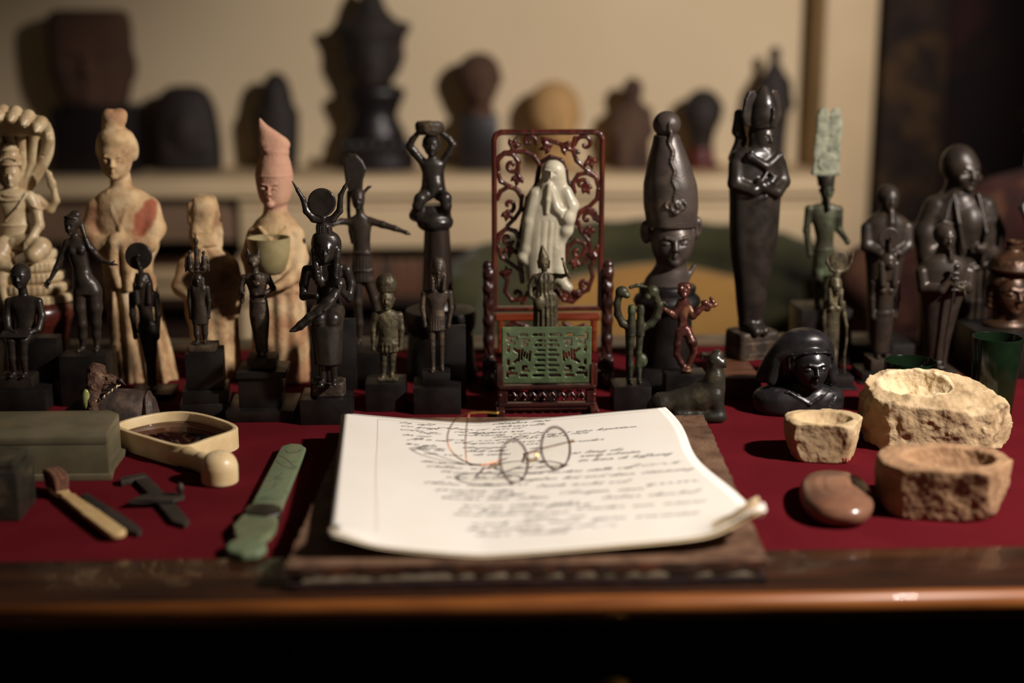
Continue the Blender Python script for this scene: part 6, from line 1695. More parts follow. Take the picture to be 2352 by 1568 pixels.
S.path([(1276, 560, WJ - 2), (1280, 610, WJ - 2), (1284, 632, WJ - 4), (1302, 650, WJ - 10)], [17, 16, 14, 9], k=6); S.ell((1298, 650, WJ - 8), (16, 11, 12), k=5)
for u in (1224, 1240, 1256, 1270): S.path([(u, 500, WJ - 23), (u - 4, 560, WJ - 23), (u - 6, 630, WJ - 20)], 2.8, k=3, op='s')
S.path([(1226, 496, WJ - 22), (1246, 506, WJ - 25), (1268, 500, WJ - 24)], 2, k=3, op='s'); S.path([(1258, 420, WJ - 18), (1254, 450, WJ - 22), (1252, 480, WJ - 24)], [7, 6, 3], k=4)
for s_ in (-1, 1): S.ell((1262 + s_ * 9, 394, WJ - 23), (5, 3, 4), k=2, op='s'); S.path([(1262 + s_ * 3, 386, WJ - 23), (1262 + s_ * 14, 384, WJ - 20)], 2, k=2)
S.cap((1262, 388, WJ - 22), (1261, 402, WJ - 26), 2.4, 3.4, k=2); S.path([(1252, 410, WJ - 20), (1262, 412, WJ - 22), (1270, 410, WJ - 20)], 1.4, k=1.5, op='s')
S.path([(1236, 424, WJ - 14), (1232, 460, WJ - 22), (1236, 500, WJ - 24)], 2.4, k=3, op='s'); S.path([(1286, 500, WJ - 24), (1278, 530, WJ - 22), (1280, 556, WJ - 20)], 2.2, k=3, op='s'); S.path([(1292, 446, WJ - 22), (1298, 470, WJ - 26), (1288, 486, WJ - 28)], 2, k=3, op='s')
S.build('body', jf, 'jade_white', tj)
# --- small bronze goddess with a helmet
t, Yc, zt = stand('helmeted_goddess', 'small olive bronze goddess in a crested helmet behind the green jade plaque', 'statuette', [(1224, 1282, 800)], Yc=1.545)
fr = Frame(1250, Yc, zt, 564); vb = fr.vb
S = Sculpt(1.4); S.k = 3.5
face(S, (1249, 606, -2), 10.5, 14, 11, ears=False); S.loft([(602, 1248, 13, 13), (590, 1248, 12.5, 13), (578, 1246, 8, 10), (568, 1245, 4, 6), (563, 1245, 2, 3)], k=2); S.path([(1248, 596, 14), (1247, 572, 8), (1245, 564, -2)], [5, 4, 2], k=2)
S.path([(1237, 600, 4), (1238, 614, 4)], [4, 3], k=2); S.path([(1260, 600, 4), (1260, 614, 4)], [4, 3], k=2); S.cap((1249, 616, 0), (1250, 628, 0), 6)
S.loft([(700, 1252, 27, 16), (680, 1252, 25, 15), (664, 1251, 18, 13), (648, 1251, 21, 14), (634, 1251, 25, 12), (626, 1251, 14, 8)], k=4, fold=(14, 1.2, 0, 0))
for s_ in (-1, 1): S.ell((1251 + s_ * 9, 643, -10), (7, 7, 5), k=4)
arm(S, [(1228, 634, 0), (1217, 656, 0), (1218, 676, -6), (1232, 688, -16)], (6.5, 5.6, 5, 4)); arm(S, [(1275, 632, 0), (1288, 632, -10), (1300, 627, -20)], (6, 5, 4))
S.loft([(vb, 1255, 29, 19), (760, 1254, 27, 18), (700, 1253, 25, 16), (672, 1252, 22, 14)], k=4, fold=(15, 2.0, 0.3, 0)); S.ell((1238, 692, -16), (12, 16, 6), k=4)
S.floor(vb); S.build('body', fr, 'bronze_olive', t)
S = Sculpt(1.4); S.k = 2
S.path([(1290, 592, -22), (1294, 606, -22), (1300, 622, -22), (1308, 634, -22)], [2, 3.5, 5, 2.5], k=2); S.ell((1289, 590, -22), (4, 3, 3), k=2); S.build('bird', fr, 'bronze_olive', t)

# ------------------------------------------------------------------ little jade plaque on its own stand
PYc = 1.492
pf = Frame(1256, PYc, 0.0, 748); vb = pf.vb
t = thing('jade_plaque_screen', 'small pierced green jade plaque in a carved dark wooden stand', 'table screen', pf.loc)
# pierced plaque: rows of fret bars inside a rim
rows = []
S = Sculpt(1.45); S.k = 0.8
Lp, Rp, Tp, Bp = 1152, 1358, 750, 879
S.box(((Lp + Rp) / 2, (Tp + Bp) / 2, 0), ((Rp - Lp) / 2, (Bp - Tp) / 2, 4.5), 1.5)
def slot(u1, v1, u2, v2, r=2.7): S.cap((u1, v1, 0), (u2, v2, 0), r, k=0.6, op='s', flat=6)
def hook(cu, cv, sx, sy, a=15):
    slot(cu, cv, cu + sx * a, cv); slot(cu + sx * a, cv, cu + sx * a, cv + sy * a * 0.8); slot(cu + sx * a * 0.35, cv + sy * a * 0.8, cu + sx * a, cv + sy * a * 0.8)
for sx in (-1, 1):
    c = 1255
    for v in (768, 861): slot(c + sx * 8, v, c + sx * 30, v); slot(c + sx * 46, v, c + sx * 60, v)
    for i, v in enumerate((781, 792, 803, 814, 826, 838, 849)):
        slot(c + sx * 6, v, c + sx * (26 if i % 2 else 20), v, 2.4)
    hook(c + sx * 70, 774, sx, 1); hook(c + sx * 70, 856, sx, -1); hook(c + sx * 42, 780, sx, 1, 12); hook(c + sx * 42, 850, sx, -1, 12)
    slot(c + sx * 88, 796, c + sx * 88, 804); slot(c + sx * 88, 826, c + sx * 88, 834); slot(c + sx * 74, 800, c + sx * 66, 806); slot(c + sx * 74, 830, c + sx * 66, 824)
    for q in range(5): slot(c + sx * (38 + q * 6), 806 + 5 * math.sin(q * 1.4), c + sx * (40 + q * 6), 822 + 5 * math.cos(q * 1.7), 2.0)
    slot(c + sx * 90, 766, c + sx * 90, 776); slot(c + sx * 90, 852, c + sx * 90, 862)
S.build('plaque', pf, 'jade_green', t)
S = Sculpt(1.6); S.k = 1.5
S.box((1256, 887, 0), (112, 5, 10), 2); S.box((1256, 928, 0), (112, 5, 10), 2); S.build('rail', pf, 'rosewood_dark', t)
for sx in (-1, 1):
    S = Sculpt(1.5); S.k = 1.5; S.box((1256 + sx * 100, 908, 0), (10, 20, 6), 2); S.build('panel_end', pf, 'rosewood_dark', t)
S = Sculpt(1.4); S.k = 1.5
for i in range(15):
    u = 1178 + i * 11.2; a = 1 if i % 2 else -1
    S.path([(u, 907 + a * 9, 0), (u + 5, 907, -2), (u + 11, 907 - a * 8, 0)], [3.2, 4, 2.6], k=1.5); S.ell((u + 4, 907 - a * 10, -1), (4, 3.4, 4), k=1.5)
S.cap((1170, 907, 1), (1342, 907, 1), 2.4, k=1); S.build('carved_panel', pf, 'rosewood_dark', t)
S = Sculpt(1.6); S.k = 2
for i in range(9):
    u = 1172 + i * 21; S.path([(u - 10, 938, 0), (u - 8, 950, 0), (u, 956, 0), (u + 8, 950, 0), (u + 10, 938, 0)], 3, k=1.5)
S.box((1256, 937, 0), (110, 3.5, 8), 1.5); S.build('carved_apron', pf, 'rosewood_dark', t)
for sx in (-1, 1):                                             # turned posts
    u = 1256 + sx * 108
    S = Sculpt(1.5); S.k = 2
    S.box((u, 860, 0), (8, 26, 8), 2)
    for v, a in ((838, 7), (886, 8), (896, 6), (906, 8), (918, 6), (930, 8)): S.ell((u, v, 0), (a, 6, a), k=2)
    S.cap((u, 880, 0), (u, 940, 0), 5.5, k=2); S.box((u, vb - 9, 0), (11, 9, 40), 4, k=3); S.ell((u, 944, -26), (9, 10, 10), k=3); S.ell((u, 944, 26), (9, 10, 10), k=3)
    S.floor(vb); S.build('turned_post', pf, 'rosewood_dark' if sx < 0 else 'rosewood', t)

# ------------------------------------------------------------------ statuettes, right part
# --- twin serpents
t, Yc, zt = stand('twin_serpent_bronze', 'greenish bronze of a joined pair flanked by two rearing serpents', 'statuette', [(1410, 1497, 889)], vb=944)
fr = Frame(1460, Yc, zt, 655); vb = fr.vb
S = Sculpt(1.5); S.k = 4
for u in (1450, 1470):
    S.ell((u, 712, 0), (9, 14, 10), k=2); S.loft([(770, u, 10, 11), (745, u, 10, 11), (722, u, 8, 9), (700, u, 8, 9)], k=3)
    S.path([(u, 760, 0), (u - 2, 810, 0), (u - 2, 838, 2)], [9, 7, 8], k=3); S.path([(u - 1, 836, 2), (u, vb - 6, 2)], [7, 5], k=3); S.path([(u, vb - 3, 2), (u, vb - 3, -16)], [5, 4], k=2)
S.ell((1478, 828, 4), (11, 16, 12), k=5); S.path([(1440, 740, 4), (1442, 800, 6), (1444, vb - 4, 4)], [5, 4, 4], k=3)
S.path([(1446, 752, 2), (1430, 742, 2), (1418, 720, 0), (1416, 696, -2), (1420, 676, -4)], [8, 8.5, 8.5, 8, 8], k=4); S.path([(1478, 752, 2), (1494, 744, 2), (1508, 726, 0), (1512, 700, -2), (1502, 676, -4)], [8, 8.5, 9, 9, 9], k=4)
S.ell((1426, 668, -6), (15, 13, 12), k=4); S.ell((1437, 676, -10), (8, 7, 8), k=3); S.ell((1496, 668, -6), (15, 14, 13), k=4); S.ell((1484, 678, -10), (8, 8, 8), k=3); S.path([(1446, 660, 2), (1462, 656, 4), (1482, 660, 2)], 4, k=3)
S.path([(1512, 700, -2), (1522, 694, -4), (1530, 700, -4)], [4, 4, 2.5], k=2)
S.floor(vb); S.build('body', fr, 'bronze_green', t)

# --- head with the tall crown on a black drum
HY = 1.605
fr = Frame(1540, HY, 0.0, 253); vb = fr.vb; s0 = fr.s
t = thing('crowned_head_bronze', 'large dark bronze head wearing a tall bulbous crown on a black drum', 'sculpture', fr.loc)
z = lambda v: fr.at(0, v).z
cx0 = fr.at(1535, 0).x
lathe('drum', [(0.001, 0), (88 * s0, 0), (88 * s0, 0.010), (80 * s0, 0.014), (74 * s0, 0.022), (60 * s0, 0.026), (58 * s0, z(715)), (62 * s0, z(706)), (74 * s0, z(694)), (78 * s0, z(684)), (74 * s0, z(674)), (64 * s0, z(666)), (66 * s0, z(652)), (64 * s0, z(648)), (0.001, z(648))], (cx0, HY, 0), 'ebony', t, 56, caps=False)
S = Sculpt(1.9); S.k = 5
S.loft([(648, 1530, 52, 42), (630, 1534, 48, 40), (612, 1540, 40, 36), (596, 1542, 34, 32), (570, 1543, 32, 32)], k=6); S.path([(1574, 640, 0), (1598, 606, 10)], [8, 5], k=8)
face(S, (1543, 545, -6), 50, 56, 48, k=6, ears=False, jaw=1.04)
for s_ in (-1, 1): S.ell((1541 + s_ * 58, 522 - s_ * 4, 4), (13, 27, 13), rot=(0, s_ * 6, s_ * -20), k=4); S.ell((1541 + s_ * 62, 522 - s_ * 4, -9), (5, 16, 6), k=2, op='s')
S.ring((1541, 512, -1), 52, 3.2, rot=(-6, 0, 0), k=2, sq=0.98); S.ring((1541, 506, -1), 53, 2.4, rot=(-6, 0, 0), k=1.5, sq=0.98)
S.loft([(512, 1541, 55, 53), (490, 1540, 59, 56), (460, 1538, 62, 58), (425, 1536, 61, 57), (390, 1533, 53, 51), (355, 1530, 43, 42), (325, 1527, 33, 33), (308, 1525, 28, 28)], k=3)
S.ell((1525, 284, 0), (31, 30, 30), k=5)
sn = [(1526, 282, -30)]
for i in range(22):
    f_ = i / 21.0; v = 292 + f_ * 170; u = 1526 + f_ * 15 + 3.2 * math.sin(i * 1.25)
    rw_ = np.interp(v, [292, 325, 355, 390, 425, 462], [29, 33, 42, 51, 57, 58]); sn.append((u, v, -rw_ + 0.5))
S.path(sn, 4.4, k=1.2)
S.ring((1541, 462, -58), 11, 3.6, rot=(84, 0, 0), k=1); S.ring((1526, 458, -56), 8, 3.0, rot=(84, 0, 0), k=1); S.ring((1556, 458, -56), 8, 3.0, rot=(84, 0, 0), k=1); S.ell((1541, 474, -60), (8, 6, 5), k=2)
S.build('head', fr, 'bronze_grey', t)

# --- glossy red-brown frog-like figure
t, Yc, zt = stand('bow_legged_figurine', 'shiny red-brown bow-legged figurine with winged arms before the black drum', 'statuette', [(1530, 1624, 860)], Yc=1.528, ratio=0.7)
fr = Frame(1572, Yc, zt, 650); vb = fr.vb
S = Sculpt(1.4); S.k = 4
S.ell((1568, 668, -2), (15, 13, 13)); S.ell((1567, 676, -12), (8, 7, 7), k=3); S.ell((1560, 660, -8), (5, 5, 5), k=2); S.ell((1577, 660, -8), (5, 5, 5), k=2); S.ell((1570, 655, 0), (16, 7, 10), k=3)
S.loft([(768, 1569, 13, 11), (745, 1568, 11, 10), (720, 1567, 14, 11), (700, 1567, 16, 12), (684, 1567, 11, 10)], k=4)
S.path([(1556, 704, 0), (1546, 724, -4), (1538, 716, -6), (1524, 708, -4), (1514, 706, -4)], [8, 8, 6.5, 5, 3], k=3); S.path([(1580, 704, 0), (1590, 724, -6), (1600, 714, -8), (1612, 704, -6)], [8, 8, 7, 6], k=3)
for (u, v, a) in ((1616, 694, 9), (1626, 700, 9), (1634, 692, 7), (1622, 708, 8), (1638, 700, 6), (1630, 684, 5), (1644, 697, 3.5)): S.ell((u, v, -6), (a, a * 0.8, a * 0.8), k=3)
for (u, v, a) in ((1512, 700, 6), (1506, 708, 5), (1516, 714, 5)): S.ell((u, v, -4), (a, a, a), k=3)
S.path([(1562, 760, 0), (1556, 788, -6), (1555, 812, -6), (1566, 832, -6), (1576, vb - 6, -8)], [11, 9, 7, 6.5, 6], k=4); S.path([(1578, 758, 0), (1588, 782, -8), (1594, 806, -6), (1586, 830, -6), (1578, vb - 6, -8)], [11, 11, 7.5, 6.5, 6], k=4)
S.ell((1588, 782, -10), (14, 9, 9), rot=(0, 35, 0), k=4); S.ell((1577, vb - 5, -12), (13, 6, 14), k=3)
S.floor(vb); S.build('body', fr, 'bronze_red', t)

# --- reclining animal in front
fr = Frame(1590, G(1620, 972).y + 0.018, 0.0, 806); vb = fr.vb
t = thing('reclining_animal', 'dark green stone animal lying down with raised head behind the folder corner', 'sculpture', fr.loc)
S = Sculpt(1.8); S.k = 10
S.path([(1500, 935, 4), (1520, 928, 4), (1568, 925, 2), (1612, 915, 0), (1636, 890, -2)], [13, 24, 30, 34, 28], k=14)
S.path([(1632, 905, -6), (1640, 868, -6), (1642, 842, -4)], [30, 21, 16], k=12); S.path([(1640, 905, -20), (1648, 950, -26)], [19, 15], k=8); S.ell((1636, vb - 12, -30), (30, 14, 16), k=8); S.box((1580, vb - 8, 2), (84, 9, 30), 6, k=6)
S.ell((1640, 826, -4), (18, 17, 16), k=6); S.ell((1652, 832, -10), (13, 11, 11), k=5); S.ell((1646, 812, 2), (12, 9, 11), k=5); S.path([(1628, 820, 8), (1614, 816, 12), (1612, 826, 12)], [5, 5, 3.5], k=3); S.ell((1657, 823, -14), (3, 3, 3), k=1); S.ell((1662, 838, -12), (4, 4, 5), k=2)
S.path([(1556, 946, -22), (1600, 952, -28), (1620, 954, -30)], [13, 12, 9], k=8); S.floor(vb); S.build('body', fr, 'stone_green', t)

# --- large mummy-shaped god with feathered crown
MY = 1.645
t, Yc, zt = stand('mummiform_god', 'tall black bronze mummy-shaped god with crossed arms and feathered crown', 'statuette', [(1662, 1750, 868)], Yc=1.605, m='brown_wood', ratio=2.9, pname='wooden_block')
fr = Frame(1735, MY, zt, 196); vb = fr.vb
S = Sculpt(2.0); S.k = 3
S.turn(rz=18, o=(1735, 800, 0)); S.loft([(vb, 1738, 54, 44), (vb - 6, 1738, 54, 44), (764, 1738, 53, 43), (754, 1738, 50, 41)], p=6, rd=2)
for i in range(9): S.box((1702 + i * 9, 792, -44), (2.4 if i % 2 else 1.2, 11 if i % 3 else 7, 2.2), 0.6, k=0.4, op='s')
S.box((1738, 812, -44), (42, 1.6, 2), 0.5, k=0.4, op='s'); S.box((1738, 774, -44), (42, 1.6, 2), 0.5, k=0.4, op='s')
S.turn(); S.floor(vb); S.build('plinth', fr, 'bronze_worn', t)
S = Sculpt(2.0); S.k = 6
S.turn(rz=20, o=(1735, 500, 0))
fv = 757; C = 1732
S.loft([(745, C, 26, 26, 0), (700, C, 34, 30), (640, C, 42, 34), (580, C, 54, 40), (520, C, 60, 43), (460, C, 62, 43), (410, C, 66, 42), (365, C, 68, 38), (345, C, 64, 34), (332, C, 42, 27)], k=8)
S.path([(C - 10, 740, -10), (C - 11, 750, -44)], [15, 11], k=8); S.path([(C + 10, 740, -10), (C + 11, 750, -44)], [15, 11], k=8); S.loft([(757, C, 27, 26, -4), (735, C, 27, 26, 0)], k=6)
S.path([(C - 56, 372, -6), (C - 62, 410, -14), (C - 30, 425, -40), (C + 10, 408, -46), (C + 22, 396, -44)], [17, 17, 13, 10, 9], k=5); S.path([(C + 56, 372, -6), (C + 62, 412, -14), (C + 32, 432, -40), (C - 8, 418, -47), (C - 20, 406, -45)], [17, 17, 13, 10, 9], k=5)
S.path([(C + 20, 398, -50), (C - 30, 352, -38), (C - 36, 340, -36)], [4, 4, 6], k=2); S.path([(C - 18, 404, -52), (C + 30, 350, -38), (C + 44, 352, -34)], [4, 4, 3], k=2)
S.path([(C - 40, 350, -34), (C, 372, -42), (C + 40, 350, -34)], [9, 8, 9], k=5); S.path([(C, 440, -44), (C - 24, 452, -36)], [5, 3], k=4)
S.cap((C, 335, 2), (C, 320, 2), 20, 18)
S.turn(rz=26, o=(1735, 300, 0)); hC = 1744
face(S, (hC, 310, -4), 26, 35, 28, k=4); S.ell((hC, 304, 6), (28, 30, 28), k=4)
S.path([(hC, 343, -26), (hC - 1, 362, -32), (hC - 1, 382, -38)], [7, 7, 5.5], k=3); S.ring((hC, 288, -1), 29, 2.6, rot=(-5, 0, 0), k=1)
S.loft([(290, hC, 30, 31), (265, hC, 34, 33), (240, hC, 31, 31), (218, hC, 22, 23), (203, hC, 12, 12), (196, hC, 6, 6)], k=3)
S.path([(hC, 284, -32), (hC, 268, -37), (hC + 1, 250, -36), (hC, 244, -36)], [4, 4.4, 3.6, 3], k=2)
S.build('body', fr, 'bronze_black', t)
for s_ in (-1, 1):
    S = Sculpt(1.9); S.k = 2; S.turn(rz=26, o=(1735, 300, 0))
    S.plate([(hC + s_ * 22, 290), (hC + s_ * 48, 284), (hC + s_ * 56, 262), (hC + s_ * 50, 226), (hC + s_ * 40, 208), (hC + s_ * 24, 206), (hC + s_ * 14, 226)], 4, 6, rd=3)
    for q in range(14): S.cap((hC + s_ * 26, 284 - q * 5.4, -3), (hC + s_ * 54, 280 - q * 5.4, -3), 1.0, k=0.5, op='s')
    S.build('feather', fr, 'bronze_black' if s_ < 0 else 'bronze', t)
S = Sculpt(2.0); S.k = 5; S.path([(1690, 300, 26), (1692, 260, 24), (1700, 320, 24), (1686, 360, 24)], [12, 9, 13, 14], k=5); S.build('back_pillar', fr, 'bronze_black', t)

# --- polished black bust with a headcloth
fr = Frame(1838, G(1838, 962).y + 0.030, 0.0, 755); vb = fr.vb
t = thing('black_stone_bust', 'polished black stone bust in a plain headcloth behind the small stone cup', 'sculpture', fr.loc)
S = Sculpt(1.9); S.k = 6
S.loft([(vb, 1836, 96, 50), (vb - 12, 1836, 104, 54), (vb - 34, 1836, 105, 52), (vb - 50, 1838, 96, 46), (vb - 60, 1842, 70, 38), (vb - 68, 1844, 40, 32)], p=2.3, k=8)
S.path([(1848, 912, -8), (1848, 850, -8)], [38, 29], k=10)
S.loft([(880, 1828, 90, 22, 20), (862, 1830, 88, 32, 18), (830, 1836, 82, 42, 12), (800, 1842, 72, 48, 6), (776, 1845, 56, 44, 2), (761, 1846, 36, 32, 0), (755, 1846, 18, 18, 0)], k=2.5)
for s_ in (-1, 1): S.path([(1842 + s_ * 60, 836, -8), (1840 + s_ * 70, 870, -10)], [15, 12], k=6)
S.turn(rz=8, o=(1847, 830, 0)); face(S, (1850, 834, -24), 42, 50, 44, k=4, ears=False)
for s_ in (-1, 1): S.ell((1850 + s_ * 46, 826, -26), (9, 22, 9), rot=(0, s_ * 8, s_ * -34), k=3); S.ell((1850 + s_ * 48, 826, -33), (4, 12, 4), k=2, op='s')
S.path([(1802, 806, -34), (1825, 798, -52), (1850, 796, -58), (1875, 798, -52), (1896, 806, -34)], 2.6, k=2)
S.turn(); S.path([(1800, vb - 60, -44), (1850, vb - 30, -54), (1900, vb - 60, -44)], 2.0, k=5); S.path([(1890, vb - 16, -48), (1910, vb - 44, -36)], 1.6, k=3, op='s')
S.floor(vb); S.build('bust', fr, 'stone_black', t)

# --- plumed green bronze
t, Yc, zt = stand('plumed_god', 'green-patinated bronze god with a tall double plume crown', 'statuette', [(1842, 1960, 712)], Yc=1.72)
fr = Frame(1896, Yc, zt, 247); vb = fr.vb
S = Sculpt(1.6); S.k = 4
face(S, (1897, 433, -2), 16, 22, 17); S.loft([(424, 1895, 18, 18), (408, 1894, 20, 20), (398, 1893, 22, 20)], k=2)
S.path([(1898, 454, -16), (1899, 474, -20)], [4, 4.6], k=2); S.cap((1896, 452, 0), (1896, 468, 0), 9)
S.loft([(570, 1898, 22, 15), (548, 1898, 20, 14), (520, 1896, 24, 16), (494, 1894, 32, 16), (474, 1893, 36, 13), (464, 1894, 20, 9)], k=5)
arm(S, [(1858, 476, 0), (1855, 526, 0), (1864, 578, -4)], (9, 8, 6)); arm(S, [(1928, 478, 0), (1930, 524, 0), (1942, 546, -26)], (9, 8, 6))
S.loft([(630, 1899, 26, 18), (598, 1898, 24, 17), (568, 1898, 22, 15)], k=4, fold=(18, 0.8, 0, 0))
S.path([(1886, 622, -6), (1884, 660, -14), (1884, vb - 6, -16)], [12, 10, 7], k=4); S.path([(1910, 622, 2), (1910, 660, 6), (1910, vb - 6, 8)], [12, 10, 7], k=4); S.path([(1884, vb - 4, -16), (1883, vb - 4, -36)], [6, 5]); S.path([(1910, vb - 4, 8), (1911, vb - 4, -10)], [6, 5])
S.floor(vb); S.build('body', fr, 'bronze_green', t)
S = Sculpt(1.6); S.k = 2
S.box((1893, 394, 0), (32, 5, 8), 2)
for s_ in (-1, 1): S.loft([(396, 1893 + s_ * 15, 16, 4.5), (330, 1894 + s_ * 14.5, 15.5, 4.5), (275, 1895 + s_ * 14, 15, 4.5), (258, 1895 + s_ * 14, 13, 4.2), (248, 1895 + s_ * 14, 7, 3.5)], k=0.6, p=2.6)
S.disc((1894, 370, -4), 21, 3.5, k=1.5, rd=1.5)
for q in range(16): S.cap((1880, 340 - q * 5, -6), (1868, 336 - q * 5, -6), 0.9, k=0.5, op='s'); S.cap((1909, 340 - q * 5, -6), (1921, 336 - q * 5, -6), 0.9, k=0.5, op='s')
S.noise(1.3, 8, 2); S.build('plume_crown', fr, 'verdigris', t)

# --- horned disc goddess with staff
t, Yc, zt = stand('horned_disc_goddess', 'small pale bronze goddess with horned disc leaning on a thin staff', 'statuette', [(1862, 1972, 902), (1880, 1962, 866)], Yc=1.60)
fr = Frame(1916, Yc, zt, 577); vb = fr.vb
S = Sculpt(1.4); S.k = 3.5
face(S, (1916, 658, -4), 12, 17, 13, ears=False); S.loft([(688, 1915, 15, 11, 2), (664, 1915, 17, 14, 2), (645, 1915, 15, 14, 2), (634, 1915, 9, 9, 2)], k=3)
for s_ in (-1, 1): S.path([(1915 + s_ * 13, 664, -6), (1915 + s_ * 12, 694, -12)], [5, 4.4], k=2)
S.loft([(740, 1912, 17, 12), (720, 1913, 16, 12), (704, 1914, 20, 12), (692, 1914, 22, 10), (684, 1914, 12, 8)], k=4)
for s_ in (-1, 1): S.ell((1914 + s_ * 8, 706, -9), (6, 6, 5), k=3)
arm(S, [(1896, 694, 0), (1893, 730, 0), (1896, 768, -4)], (5.6, 5, 4)); arm(S, [(1935, 694, 0), (1939, 722, -2), (1943, 744, -8)], (5.6, 5, 4))
S.loft([(vb - 4, 1914, 15, 12), (820, 1913, 16, 12), (780, 1912, 18, 13), (740, 1912, 17, 12)], k=4); S.ell((1914, vb - 4, -10), (14, 6, 18), k=3); S.floor(vb); S.build('body', fr, 'bronze_olive', t)
S = Sculpt(1.4); S.k = 2
S.disc((1920, 598, 0), 21, 4, rd=2); S.path([(1920, 626, 0), (1904, 618, 0), (1894, 602, 0), (1893, 588, 0)], [5, 4.4, 3.6, 1.6], k=2); S.path([(1920, 626, 0), (1938, 618, 0), (1948, 602, 0), (1953, 578, 0)], [5, 4.4, 3.4, 1.6], k=2); S.cap((1917, 634, 0), (1919, 624, 0), 8, 7); S.build('horned_disc', fr, 'bronze_olive', t)
S = Sculpt(1.3); S.k = 1
S.path([(1943, 742, -10), (1945, 780, -10), (1942, 812, -10), (1944, vb, -10)], 2.6); S.floor(vb); S.build('staff', fr, 'bronze_olive', t)

# --- dark mummy-shaped god behind the lion figure
t, Yc, zt = stand('bearded_mummiform', 'smooth dark bronze mummy-shaped god with a long beard in the back row', 'statuette', [(1962, 2102, 792)], Yc=1.735)
fr = Frame(2032, Yc, zt, 422); vb = fr.vb
S = Sculpt(1.8); S.k = 6
S.ell((2031, 448, 4), (25, 26, 24), k=4); face(S, (2033, 456, -4), 21, 29, 22, k=3)
S.path([(2034, 484, -22), (2034, 506, -28), (2033, 520, -30)], [6.5, 7, 5.5], k=3); S.cap((2031, 476, 2), (2031, 494, 2), 15, 18)
S.loft([(vb, 2030, 24, 24), (740, 2030, 27, 24), (680, 2031, 34, 27), (620, 2031, 40, 30), (580, 2031, 46, 32), (545, 2031, 51, 32), (512, 2031, 51, 29), (494, 2031, 36, 24), (486, 2031, 20, 18)], k=8)
S.path([(1984, 520, -6), (1984, 560, -14), (2010, 574, -34), (2030, 566, -40)], [13, 13, 10, 8], k=5); S.path([(2078, 520, -6), (2078, 560, -14), (2052, 574, -34), (2034, 566, -40)], [13, 13, 10, 8], k=5); S.ell((2030, vb - 6, -18), (22, 9, 26), k=5)
S.floor(vb); S.build('body', fr, 'bronze', t)

# --- lion-headed figure with disc
t, Yc, zt = stand('lion_headed_bronze', 'bronze lion-headed woman with disc and rearing cobra above the green cup', 'statuette', [(1972, 2092, 905), (1980, 2070, 856)], Yc=1.63)
fr = Frame(2034, Yc, zt, 521); vb = fr.vb
p = fr.at(2030, vb); box('plinth', (p.x, Yc, zt + 0.007), (0.0155, 0.017, 0.007), 'bronze_worn', t, 0.0012); fv = vb - 0.014 / fr.kz
S = Sculpt(1.5); S.k = 4
S.ell((2034, 596, -2), (19, 20, 18)); S.ell((2034, 606, -16), (9, 8, 10), k=4); S.ell((2034, 601, -24), (3.5, 2.6, 3), k=1.5)
for s_ in (-1, 1): S.ell((2034 + s_ * 16, 584, 0), (5, 6, 4), k=2); S.ell((2034 + s_ * 8, 596, -17), (3, 2, 2), k=1); S.path([(2034 + s_ * 16, 604, -8), (2034 + s_ * 13, 650, -16)], [9, 6.5], k=3)
S.loft([(640, 2034, 22, 16), (615, 2034, 22, 17), (590, 2034, 19, 16)], k=4)
S.loft([(720, 2032, 20, 15), (690, 2032, 19, 14), (664, 2032, 24, 15), (646, 2032, 29, 13), (636, 2033, 18, 10)], k=5)
for s_ in (-1, 1): S.ell((2032 + s_ * 9, 664, -12), (7.5, 7.5, 6), k=3); arm(S, [(2032 + s_ * 27, 648, 0), (2032 + s_ * 29, 684, 0), (2032 + s_ * 26, 722, -4)], (7, 6.4, 5))
S.loft([(fv - 10, 2030, 20, 15), (780, 2030, 21, 15), (740, 2031, 23, 17), (712, 2032, 21, 15)], k=5)
for s_ in (-1, 1): S.path([(2030 + s_ * 9, fv - 14, 0), (2030 + s_ * 9, fv - 4, 0), (2030 + s_ * 10, fv - 3, -20)], [7, 6, 4.4], k=2)
S.floor(fv); S.build('body', fr, 'bronze', t)
S = Sculpt(1.5); S.k = 2
S.disc((2034, 547, 2), 25, 4, rd=2); S.cap((2034, 578, 0), (2034, 566, 2), 9, 7); S.path([(2034, 576, -10), (2034, 562, -8), (2035, 550, -8), (2034, 542, -11)], [3.4, 4.4, 4, 2.6], k=2); S.build('sun_disc', fr, 'bronze', t)

# --- bald monk
fr = Frame(2195, 1.77, 0.0, 328); vb = fr.vb
t = thing('bald_monk', 'large dark bronze bald monk smiling in a loose open robe', 'statuette', fr.loc)
S = Sculpt(2.0); S.k = 6
S.ell((2190, 375, 4), (40, 44, 42), k=5); S.turn(rz=14, o=(2195, 390, 0)); face(S, (2198, 392, -4), 36, 47, 38, k=5, smile=1.6, ears=True, nose=1.2)
for v in (350, 356, 362): S.path([(2176, v, -34), (2198, v - 4, -40), (2220, v, -34)], 1.2, k=1.5, op='s')
for s_ in (-1, 1): S.ell((2198 + s_ * 22, 404, -32), (9, 9, 7), k=5)
S.turn(); S.cap((2192, 420, 4), (2192, 446, 4), 28, 36, k=6)
S.loft([(vb, 2196, 72, 52), (800, 2196, 72, 52), (700, 2196, 74, 52), (620, 2196, 84, 52), (560, 2196, 86, 52), (500, 2196, 84, 48), (464, 2195, 72, 42), (444, 2194, 50, 34)], k=10)
S.ell((2212, 510, -34), (32, 46, 26), k=10); S.ell((2196, 462, -26), (20, 20, 14), k=6)
S.path([(2140, 470, -10), (2118, 530, -14), (2124, 580, -26), (2150, 570, -50)], [26, 28, 24, 14], k=10); S.path([(2250, 470, -10), (2270, 530, -14), (2262, 580, -28), (2232, 560, -58)], [26, 28, 24, 13], k=10)
